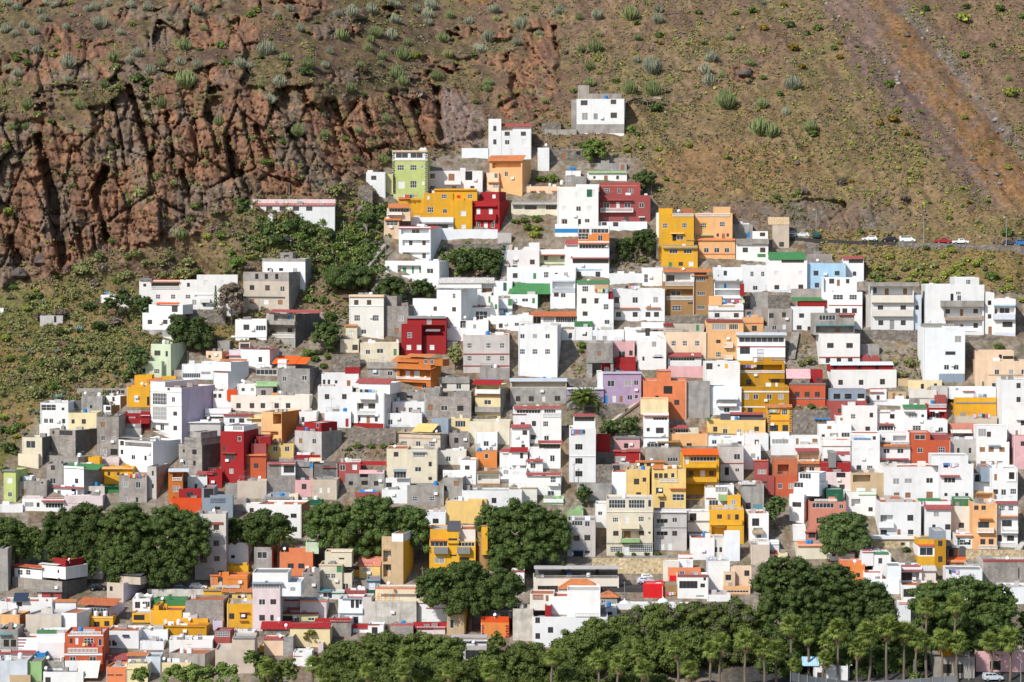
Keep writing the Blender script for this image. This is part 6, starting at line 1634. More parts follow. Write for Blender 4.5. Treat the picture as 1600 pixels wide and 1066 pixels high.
LEAF = {
 'laurel': leaf_mat('laurel leaves', (.048, .076, .018), (.080, .118, .028)),
 'pine': leaf_mat('pine needles', (.070, .098, .020), (.115, .145, .034)),
 'dead': leaf_mat('dry twigs', (.085, .07, .055), (.17, .14, .115)),
 'green': leaf_mat('green bush leaves', (.07, .11, .02), (.16, .215, .05)),
 'dark': leaf_mat('dark bush leaves', (.045, .075, .02), (.10, .14, .04)),
 'olive': leaf_mat('olive bush leaves', (.14, .15, .05), (.26, .265, .10)),
 'yellow': leaf_mat('yellow green leaves', (.17, .20, .035), (.33, .36, .07)),
 'rust': leaf_mat('rusty bush leaves', (.15, .10, .02), (.30, .20, .03)),
 'grey': leaf_mat('grey twigs', (.15, .115, .085), (.24, .19, .145)),
 'palm': leaf_mat('palm fronds', (.055, .09, .017), (.20, .245, .05)),
 'deadpalm': leaf_mat('dead palm fronds', (.16, .11, .055), (.30, .22, .12)),
 'agave': leaf_mat('agave leaves', (.13, .21, .17), (.25, .34, .28)),
 'spurge pale': leaf_mat('pale spurge stems', (.19, .20, .135), (.36, .37, .255)),
 'spurge green': leaf_mat('green spurge stems', (.13, .16, .06), (.25, .285, .12)),
 'spurge yellow': leaf_mat('yellowish spurge stems', (.20, .20, .075), (.34, .33, .14)),
}
BARK = paint('bark', (.13, .10, .075), stain=.4)
PALMBARK = paint('palm bark', (.21, .165, .125), stain=.45)

def leaf_quads(rng, lobes, n, size, up=.25, shell=.72, wild=.65):
    lobes = np.asarray(lobes, float)
    a = lobes[:, 3] * lobes[:, 5]; a = a / a.sum()
    k = rng.choice(len(lobes), n, p=a)
    d = rng.normal(size=(n, 3)); d /= np.linalg.norm(d, axis=1)[:, None]
    d[:, 2] = np.where(d[:, 2] < -.35, -d[:, 2], d[:, 2])
    rad = shell + (1.06 - shell) * rng.random(n) ** .6
    c = lobes[k, :3] + d * lobes[k, 3:6] * rad[:, None]
    nn = d + rng.normal(size=(n, 3)) * wild; nn[:, 2] += up
    nn /= np.linalg.norm(nn, axis=1)[:, None]
    t = np.cross(nn, rng.normal(size=(n, 3))); t /= np.linalg.norm(t, axis=1)[:, None] + 1e-9
    b = np.cross(nn, t)
    s = size * (.55 + .9 * rng.random(n))[:, None]
    q = .55 + .35 * rng.random(n)[:, None]
    v = np.stack([c - t * s - b * s * q, c + t * s * .9 - b * s * q * .6, c + t * s + b * s * q, c - t * s * .7 + b * s * q * 1.1], 1).reshape(-1, 3)
    return v, np.arange(n * 4).reshape(n, 4)

def lobe_cores(rng, lobes, k=.74):
    """rough leafy masses under the leaf sprays, one closed knobbly shape per billow"""
    nu, nv = 7, 4
    a, b = np.meshgrid(np.arange(nu) * 2 * np.pi / nu, np.linspace(.25, np.pi - .25, nv))
    s = np.stack([np.cos(a) * np.sin(b), np.sin(a) * np.sin(b), np.cos(b)], -1).reshape(-1, 3)
    i = np.arange(nu * nv).reshape(nv, nu); j = np.roll(i, -1, 1)
    f = np.stack([i[:-1], i[1:], j[1:], j[:-1]], -1).reshape(-1, 4)
    f = np.concatenate([f, [(0, 1, 2, 3), (0, 3, 4, 6), (4, 5, 6, 0)]])
    L = np.asarray(lobes, float); m = len(L)
    v = L[:, None, :3] + s[None] * L[:, None, 3:6] * k * rng.uniform(.82, 1.1, (m, nu * nv, 1))
    return v.reshape(-1, 3), (f[None] + (np.arange(m) * nu * nv)[:, None, None]).reshape(-1, 4)

def sub_lobes(rng, c, r, n, rr):
    """billows spread over the upper side of one rounded crown"""
    out = []
    for i in range(n):
        d = rng.normal(size=3); d /= np.linalg.norm(d)
        if d[2] < -.25: d[2] = -d[2]
        k = rng.uniform(.70, .95)
        s = rr * rng.uniform(.6, 1.35)
        out.append((c[0] + d[0] * r[0] * k, c[1] + d[1] * r[1] * k, c[2] + d[2] * r[2] * k, s, s, s * .72))
    return out

PLANTS = []      # (object, kind phrase, adjective, u, v)

TREES = [  # crown boxes in photo pixels, trunk foot row, leaves, category, label
 ([(-30, 808, 50, 872), (26, 822, 80, 876)], 892, 'laurel', 'dark green laurel tree at the edge of the street, beside the grey wall building'),
 ([(62, 794, 130, 872), (100, 784, 172, 868), (70, 830, 160, 880)], 900, 'laurel', 'broad dark laurel tree behind the wide block house with blue windows'),
 ([(150, 786, 250, 880), (215, 788, 320, 885), (262, 800, 334, 872), (150, 830, 240, 892)], 912, 'laurel', 'widest dark laurel tree, in front of the vermilion house'),
 ([(165, 848, 232, 912), (205, 850, 262, 915), (245, 855, 302, 918)], 925, 'laurel', 'low dark laurel tree drooping beside the beige tower house'),
 ([(134, 872, 152, 900)], 915, 'laurel', 'small dark tree between the block house and the beige tower'),
 ([(338, 808, 392, 855), (375, 796, 458, 852)], 876, 'laurel', 'dark laurel tree beside the tall white house with brown side wall'),
 ([(474, 786, 560, 858), (530, 774, 630, 850), (600, 790, 676, 862), (540, 830, 620, 870)], 878, 'laurel', 'wide dark laurel tree behind the tan tower house'),
 ([(738, 790, 800, 850), (765, 780, 860, 850), (820, 795, 896, 865), (755, 835, 880, 886)], 884, 'laurel', 'round dark laurel tree below the slim white tower house'),
 ([(645, 886, 715, 945), (690, 874, 765, 935), (745, 890, 822, 950), (690, 915, 790, 956)], 985, 'laurel', 'rounded green laurel tree in front of the round tower house'),
 ([(1172, 868, 1290, 960), (1255, 880, 1345, 970), (1180, 905, 1300, 1000), (1225, 950, 1330, 1030)], 1022, 'laurel', 'large dark laurel rising to a dome beside the peach house'),
 ([(1300, 905, 1405, 1000), (1230, 930, 1340, 1010), (1340, 925, 1404, 985), (1310, 965, 1430, 1044)], 1024, 'laurel', 'spreading dark laurel tree behind the tallest row of palms'),
 ([(1416, 905, 1500, 985), (1470, 896, 1560, 975), (1530, 910, 1594, 990), (1440, 945, 1590, 1022), (1425, 985, 1500, 1046)], 1024, 'laurel', 'dark domed laurel tree behind the two highest palms'),
 ([(1175, 996, 1262, 1054), (1228, 1004, 1304, 1050)], 1040, 'laurel', 'low dark laurel thicket behind the short palms at the street'),  # both thickets are added to fill the dark space under the laurels
 ([(1296, 1000, 1384, 1058), (1360, 1004, 1445, 1056)], 1040, 'laurel', 'shady laurel thicket behind the middle of the palm row'),
 ([(1590, 940, 1660, 1030)], 1024, 'laurel', 'dark laurel tree at the far end of the palm row'),
 ([(1275, 803, 1330, 850), (1290, 800, 1362, 858), (1280, 830, 1350, 864)], 872, 'dark', 'feathery green pepper tree beside the salmon house'),
 ([(862, 978, 955, 1045), (846, 1000, 935, 1066), (900, 965, 965, 1030)], 1050, 'pine', 'green pine canopy below the large white house behind the pines'),
 ([(935, 955, 1045, 1025), (970, 943, 1070, 1005), (1010, 960, 1080, 1040)], 1030, 'pine', 'pine canopy with grey dead branches below the white domed parapet'),
 ([(1040, 938, 1130, 1015), (1090, 932, 1195, 1020), (1130, 950, 1215, 1035), (1060, 980, 1160, 1045)], 1030, 'pine', 'olive green pine canopy beside the large laurel dome'),
 ([(940, 995, 1040, 1060), (1020, 985, 1110, 1050)], 1056, 'pine', 'low pine canopy nearest the fan palms in front of the dead branched one'),
 ([(496, 1002, 585, 1062), (548, 990, 645, 1055)], 1064, 'pine', 'green pine canopy in front of the dark red roofed stone house'),
 ([(620, 988, 692, 1050), (655, 990, 732, 1058)], 1060, 'pine', 'pine canopy beside the low pale building with white sheet roof'),
 ([(590, 1028, 690, 1085), (660, 1030, 745, 1085), (490, 1040, 610, 1090)], 1078, 'pine', 'lowest pine canopy at the bottom beside the fan palms'),
 ([(730, 1012, 805, 1070), (778, 1004, 868, 1070), (758, 988, 794, 1022)], 1064, 'pine', 'green pine canopy in front of the vivid orange house'),
 ([(840, 1040, 940, 1085), (930, 1050, 1060, 1095)], 1078, 'pine', 'pine canopy at the bottom edge below the other pines'),
 ([(380, 1015, 408, 1040), (394, 1024, 432, 1058)], 1085, 'green', 'sparse young tree in front of the tan plastered building'),
 ([(250, 1040, 300, 1066), (285, 1036, 340, 1070), (330, 1035, 378, 1068)], 1095, 'green', 'low leafy trees canopy by the cream yellow parapet house'),
 ([(205, 1042, 235, 1066)], 1085, 'green', 'small leafy tree beside the coral low house'),
 ([(400, 1030, 440, 1072), (428, 1026, 470, 1070)], 1100, 'pine', 'small dark pine in front of the grey block house end'),
 ([(900, 757, 925, 785)], 792, 'dark', 'small green tree below the tall concrete retaining wall'),
 ([(1197, 772, 1232, 800), (1188, 785, 1225, 812)], 826, 'dark', 'dark green tree behind the white curved terrace house'),
 ([(194, 538, 236, 584)], 590, 'dark', 'tall dark evergreen tree beside the mint green house'),
 ([(258, 490, 300, 540), (285, 494, 336, 546)], 548, 'dark', 'round dark green tree below the white cottage with red roof edge'),
 ([(338, 440, 384, 492)], 505, 'grey', 'greyish half bare tree at the end of the long white villa'),
 ([(176, 448, 208, 490), (118 + 40, 462, 186, 490)], 500, 'dark', 'dark green tree beside the long white villa'),
 ([(205, 460, 240, 492)], 500, 'dark', 'small dark green tree under the long white villa'),
 ([(505, 415, 585, 450)], 452, 'dark', 'low rounded dark hedge tree beside the sloping steps'),
 ([(486, 500, 535, 545)], 552, 'dark', 'dark green tree below the cream four window house'),
 ([(585, 433, 640, 470), (640, 435, 682, 468)], 472, 'dark', 'leafy garden trees below the green doored porch house'),
 ([(700, 390, 740, 425), (735, 385, 785, 428)], 432, 'dark', 'leafy garden tree beside the blue railed stairs'),
 ([(958, 370, 990, 405), (985, 356, 1028, 392)], 408, 'dark', 'dark tree in the shaded gap beside the tall amber yellow house'),
 ([(988, 265, 1028, 296)], 302, 'dark', 'dark green tree behind the rose red balcony house'),
 ([(908, 216, 952, 252)], 256, 'green', 'bright green tree above the stone ruin'),
 ([(365, 308, 392, 335)], 338, 'dark', 'dark round tree at the end of the long white house under the cliff'),
 ([(698, 535, 724, 570)], 578, 'olive', 'olive green tree beside the burnt orange tiled house'),
 ([(966, 650, 1000, 680), (938, 655, 970, 680)], 684, 'dark', 'leafy garden tree below the lavender house'),
]

def build_tree(i, t):
    crowns, foot, leaf, label = t
    rng = np.random.default_rng(100 + i)
    u0 = min(c[0] for c in crowns); u1 = max(c[2] for c in crowns); v0 = min(c[1] for c in crowns)
    uc = (u0 + u1) / 2
    y0 = float(base_depth(uc, foot))
    base = at(uc, foot, y0)
    root = empty('laurel_tree' if leaf == 'laurel' else ('pine_tree' if leaf == 'pine' else 'tree'), base)
    lob = []; cen = []
    ppm = FPX / y0
    for (a, b, c, d) in crowns:
        hw = (c - a) / 2 / ppm; hh = (d - b) / 2 / ppm
        rx, _, rz = ray((a + c) / 2, (b + d) / 2)
        yy = y0 + rng.uniform(-.12, .12) * hw
        p = Vector((rx * yy, yy, CAMZ + rz * yy)) - base
        r = (hw * .97, min(hw * .9, 12.0 if foot > 1000 and leaf == 'laurel' else 7.0), hh * 1.0)
        n = int(max(14, min(170, hw * hh * 2.3)))
        lob += sub_lobes(rng, p, r, n, max(.45, min(1.15, .21 * hw)))
        lob += [(p.x + r[0] * rng.uniform(-.8, .8), p.y - r[1] * rng.uniform(.2, .85), p.z - r[2] * rng.uniform(.1, .85), *([max(.5, min(1.4, .27 * hw))] * 3)) for q in range(n // 3)]
        cen.append((p, r))
    area = sum(l[3] * l[5] for l in lob)
    n = int(min(26000, max(1300, area * (95 if leaf in ('laurel', 'pine') else 130))))
    sz = .138 if leaf in ('laurel', 'pine') else .13
    v, f = leaf_quads(rng, lob, n, sz, wild=.5, shell=.74)
    vc, fc = lobe_cores(rng, lob)
    f = np.concatenate([f, fc + len(v)]); v = np.concatenate([v, vc])
    mats = [LEAF[leaf]]; mi = None
    core = [(p.x, p.y, p.z - r[2] * .08, r[0] * .78, r[1] * .72, r[2] * .74) for p, r in cen]
    v2, f2 = leaf_quads(rng, core, max(400, n // 6), sz * 2.6, shell=.45)
    f = np.concatenate([f, f2 + len(v)]); v = np.concatenate([v, v2])
    if 'dead branches' in label or 'olive green pine' in label:
        mats.append(LEAF['dead'])
        k = rng.choice(len(lob), max(2, len(lob) // 4), replace=False)
        v3, f3 = leaf_quads(rng, [lob[j] for j in k], n // 5, .16, shell=.9, wild=1.2)
        mi = np.concatenate([np.zeros(len(f), int), np.ones(len(f3), int)])
        f = np.concatenate([f, f3 + len(v)]); v = np.concatenate([v, v3])
    link('crown', np_mesh('crown', v, f, mats, mi), root)
    # trunk and limbs into the crowns
    b = MB()
    zt = min(p.z - r[2] * .5 for p, r in cen)
    zt = max(zt, .6)
    w_ = max(.14, min(.55, (u1 - u0) / ppm * .03))
    x0 = sum(p.x for p, r in cen) / len(cen)
    b.tube([(0, 0, -1.2), (.05 * zt, 0, zt * .5), (x0 * .3, 0, zt)], [w_ * 1.25, w_, w_ * .8], 8)
    for p, r in cen:
        for k in range(3):
            q = Vector((p.x + rng.uniform(-.55, .55) * r[0], p.y + rng.uniform(-.6, .2) * r[1], p.z + r[2] * rng.uniform(-.1, .45)))
            s = Vector((x0 * .3, 0, zt * .95)); m = (s + q) / 2 + Vector((0, 0, -.1 * r[2]))
            b.tube([tuple(s), tuple(m), tuple(q)], [w_ * .55, w_ * .36, w_ * .1], 5)
    link('trunk', b.mesh('trunk', [BARK]), root)
    tag(root, label, 'tree', 'trees standing among the houses')

for i_, t_ in enumerate(TREES):
    build_tree(i_, t_)

def build_cypress(u, v0, v1, label):
    base = at(u, v1); ppm = FPX / base.y
    h = (v1 - v0) / ppm
    rng = np.random.default_rng(int(u))
    root = empty('cypress_tree', base)
    lob = [(0, 0, .4 + (h - .6) * k / 9, .62 * (1 - .75 * (k / 9) ** 1.5), .62 * (1 - .75 * (k / 9) ** 1.5), h / 12) for k in range(10)]
    v, f = leaf_quads(rng, lob, 900, .12, up=.8)
    link('crown', np_mesh('crown', v, f, [LEAF['dark']]), root)
    b = MB(); b.tube([(0, 0, -.5), (0, 0, h * .5)], [.15, .08], 6)
    link('trunk', b.mesh('trunk', [BARK]), root)
    tag(root, label, 'tree', 'slim cypresses')

build_cypress(337, 449, 496, 'slim dark cypress in front of the long white villa')
build_cypress(880, 878, 918, 'slim cypress beside the orange hipped tile roof, nearer the round dark tree')
build_cypress(933, 888, 916, 'shorter slim cypress between the two orange hipped tile roofs')

# ---- palms
def fan_frond_mesh(j, mat):
    r = rs(500 + j); b = MB()
    L = 1.0; pts = []
    n = 14
    pet = .75
    b.tube([(0, 0, 0), (0, pet * .55, .05), (0, pet, 0)], [.03, .022, .018], 3)
    for k in range(n):
        a = (k / (n - 1) - .5) * math.radians(200)
        ln = L * (1 - .25 * abs(k / (n - 1) - .5) * 2) * r.uniform(.88, 1.1)
        dx, dy = math.sin(a), math.cos(a)
        wx, wy = dy * .06, -dx * .06
        m = (dx * ln * .55, pet + dy * ln * .55, -.03)
        e = (dx * ln * .97, pet + dy * ln * .92, -.2 - .35 * r.random())
        b.poly([(0, pet, 0), (m[0] + wx, m[1] + wy, m[2]), e, (m[0] - wx, m[1] - wy, m[2] - .03)])
    return b.mesh('frond', [mat])

def feather_frond_mesh(j, mat):
    r = rs(700 + j); b = MB()
    n = 12; prev = None
    pts = [(0, 3.3 * (k / n), 1.1 * math.sin(k / n * 2.2) - 1.35 * (k / n) ** 2.4) for k in range(n + 1)]
    b.tube(pts, [.05 - .003 * k for k in range(n + 1)], 3)
    for k in range(1, n + 1):
        x, y, z = pts[k]
        for s in (-1, 1):
            ln = .75 * math.sin(math.pi * (.15 + .8 * k / n)) + .12
            for q in range(2):
                yy = y - q * .14
                b.poly([(0, yy, z), (s * ln, yy + .35, z - .12 - .15 * r.random()), (s * ln * .5, yy + .28, z + .04)])
    return b.mesh('frond', [mat])

FAN = [fan_frond_mesh(j, LEAF['palm']) for j in range(4)]
FAND = [fan_frond_mesh(9 + j, LEAF['deadpalm']) for j in range(2)]
FEATH = [feather_frond_mesh(j, LEAF['palm']) for j in range(3)]

def build_palm(u, vc, foot, width, label, kind='fan', seed=0):
    """u, vc: heart of the crown in the photo; foot: row where the trunk meets the ground"""
    y0 = float(base_depth(u, foot))
    base = at(u, foot, y0); ppm = FPX / y0
    rx, _, rz = ray(u, vc)
    top = Vector((rx * y0, y0, CAMZ + rz * y0)) - base
    r = rs(seed + 40)
    root = empty('palm_tree', base)
    b = MB(); n = 9
    R = .30 if kind == 'fan' else .42
    lean = r.uniform(-.7, .7)
    pts = [(lean * math.sin(math.pi * k / n), 0, -1 + (top.z + 1) * k / n) for k in range(n + 1)]
    b.tube(pts, [R * (1.25 if k == 0 else 1 - .28 * k / n) * r.uniform(.94, 1.06) for k in range(n + 1)], 9)
    link('trunk', b.mesh('trunk', [PALMBARK]), root)
    sc = width / ppm / (2.7 if kind == 'fan' else 6.0)
    sq = r.uniform(.86, 1.16)
    cnt = 34 if kind == 'fan' else 46
    for k in range(cnt):
        az = k * 2.399 + r.uniform(-.2, .2)
        t = (k + .5) / cnt
        el = math.radians(86 - 118 * t + r.uniform(-16, 16)) if kind == 'fan' else math.radians(75 - 95 * t)
        o = link('frond', r.choice(FAN if kind == 'fan' else FEATH), root, top)
        o.rotation_euler = (el, r.uniform(-.3, .3), az)
        o.scale = (sc * sq, sc * sq, sc * sq * r.uniform(.85, 1.1))
    if kind == 'fan':
        for k in range(10):
            o = link('dead_frond', r.choice(FAND), root, top + Vector((0, 0, -.35)))
            o.rotation_euler = (math.radians(-58 - r.uniform(0, 22)), 0, k * .63 + r.uniform(-.2, .2))
            o.scale = (sc * .85,) * 3
    tag(root, label, 'palm tree', 'palms along the bottom street')

ORD = ['first', 'second', 'third', 'fourth', 'fifth', 'sixth', 'seventh', 'eighth', 'ninth', 'tenth', 'eleventh', 'twelfth', 'thirteenth', 'fourteenth',
       'fifteenth', 'sixteenth', 'seventeenth', 'eighteenth', 'nineteenth', 'twentieth']
PALMS_A = [(1213, 1018, 1072, 30), (1237, 978, 1062, 34), (1262, 993, 1062, 30), (1292, 1003, 1066, 26), (1310, 986, 1068, 36), (1341, 1014, 1070, 32), (1356, 990, 1068, 34), (1386, 982, 1066, 36),
           (1412, 988, 1062, 32), (1435, 1000, 1064, 34), (1472, 1000, 1066, 32), (1497, 1005, 1066, 34), (1545, 1003, 1064, 32), (1578, 1001, 1064, 36)]
for k_, (u_, v_, f_, w_) in enumerate(PALMS_A):
    build_palm(u_, v_, f_, w_, '%s fan palm from the left in the row before the dark laurels' % ORD[k_], seed=k_)
build_palm(1448, 950, 1060, 30, 'tall fan palm standing clear above the row, beside the second tall one', seed=31)
build_palm(1495, 945, 1062, 36, 'tallest fan palm with a broad crown against the domed laurel', seed=32)
for k_, (u_, v_, f_, w_) in enumerate([(1243, 1040, 1075, 28), (1290, 1030, 1072, 28)]):
    build_palm(u_, v_, f_, w_, ['short fan palm beside the blue tarpaulin at the street', 'short twin trunked fan palm before the white building by the street'][k_], seed=50 + k_)
PALMS_B = [(865, 1028, 1100, 26), (935, 1032, 1100, 28), (968, 1038, 1105, 30), (998, 1020, 1105, 30), (1006, 1046, 1110, 28), (1056, 1012, 1095, 32), (1078, 1048, 1105, 30), (1112, 1018, 1098, 30),
           (1128, 1004, 1098, 32), (1166, 1002, 1095, 34), (1190, 1012, 1095, 30)]
for k_, (u_, v_, f_, w_) in enumerate(PALMS_B):
    build_palm(u_, v_, f_, w_, '%s fan palm from the left among the pines below the large white house' % ORD[k_], seed=60 + k_)
PALMS_C = [(420, 1046, 1105, 30), (492, 1040, 1110, 28), (505, 1058, 1115, 26), (576, 1050, 1115, 30), (636, 1026, 1100, 30), (632, 1052, 1110, 26), (703, 1050, 1110, 28), (768, 1050, 1110, 30)]
for k_, (u_, v_, f_, w_) in enumerate(PALMS_C):
    build_palm(u_, v_, f_, w_, '%s fan palm from the left at the bottom below the dark red roofs' % ORD[k_], seed=80 + k_)
build_palm(913, 632, 650, 50, 'date palm with feathery fronds above the slim white tower house', 'date', 91)
build_palm(436, 845, 885, 40, 'date palm beside the dark laurel and the grey house with wide window', 'date', 92)

# ---- candelabra spurges, agaves and bushes
def spurge_mesh(j, tint):
    r = rs(900 + j); b = MB()
    n = 95
    for k in range(n):
        a = r.uniform(0, 6.283); q = math.sqrt(r.random())
        x, y = q * math.cos(a), q * math.sin(a)
        h = (1.02 - .52 * q * q) * r.uniform(.82, 1.1)
        rad = r.uniform(.035, .05)
        b.tube([(x * .35, y * .35, -.1), (x * .8, y * .8, h * .3), (x, y, h * .62), (x * 1.01, y * 1.01, h)], [rad * .9, rad, rad, rad * .72], 4)
    return b.mesh('candelabra_spurge', [LEAF['spurge ' + tint]])

def bush_mesh(j, leaf, airy=False):
    rng = np.random.default_rng(1500 + j)
    lob = sub_lobes(rng, (0, 0, .38), (.80, .80, .46), 16, .25)
    v, f = leaf_quads(rng, lob, 520 if airy else 900, .07, wild=.8)
    v2, f2 = leaf_quads(rng, [(0, 0, .3, .6, .6, .4)], 120, .2, shell=.3)
    return np_mesh('bush', np.concatenate([v, v2]), np.concatenate([f, f2 + len(v)]), [LEAF[leaf]])

def agave_mesh(j):
    r = rs(j + 3); b = MB()
    for c in range(3):
        ox_, oy_ = r.uniform(-.5, .5), r.uniform(-.5, .5)
        for k in range(18):
            a = k * 2.399; e = math.radians(20 + 60 * k / 18)
            d = Vector((math.cos(a) * math.cos(e), math.sin(a) * math.cos(e), math.sin(e)))
            s = d.cross(Vector((0, 0, 1))).normalized() * .09
            o = Vector((ox_, oy_, 0)); L = r.uniform(.55, .8)
            b.poly([tuple(o - s * .6), tuple(o + d * L * .45 - s), tuple(o + d * L), tuple(o + d * L * .45 + s), tuple(o + s * .6)])
    return b.mesh('agave', [LEAF['agave']])

SPUR = {t: [spurge_mesh(j + 10 * q, t) for j in range(4)] for q, t in enumerate(('pale', 'green', 'yellow'))}
BUSH = {t: [bush_mesh(j + 10 * q, t, t in ('grey',)) for j in range(3)] for q, t in enumerate(('green', 'dark', 'olive', 'yellow', 'rust', 'grey'))}
AGAVE = [agave_mesh(j) for j in range(2)]

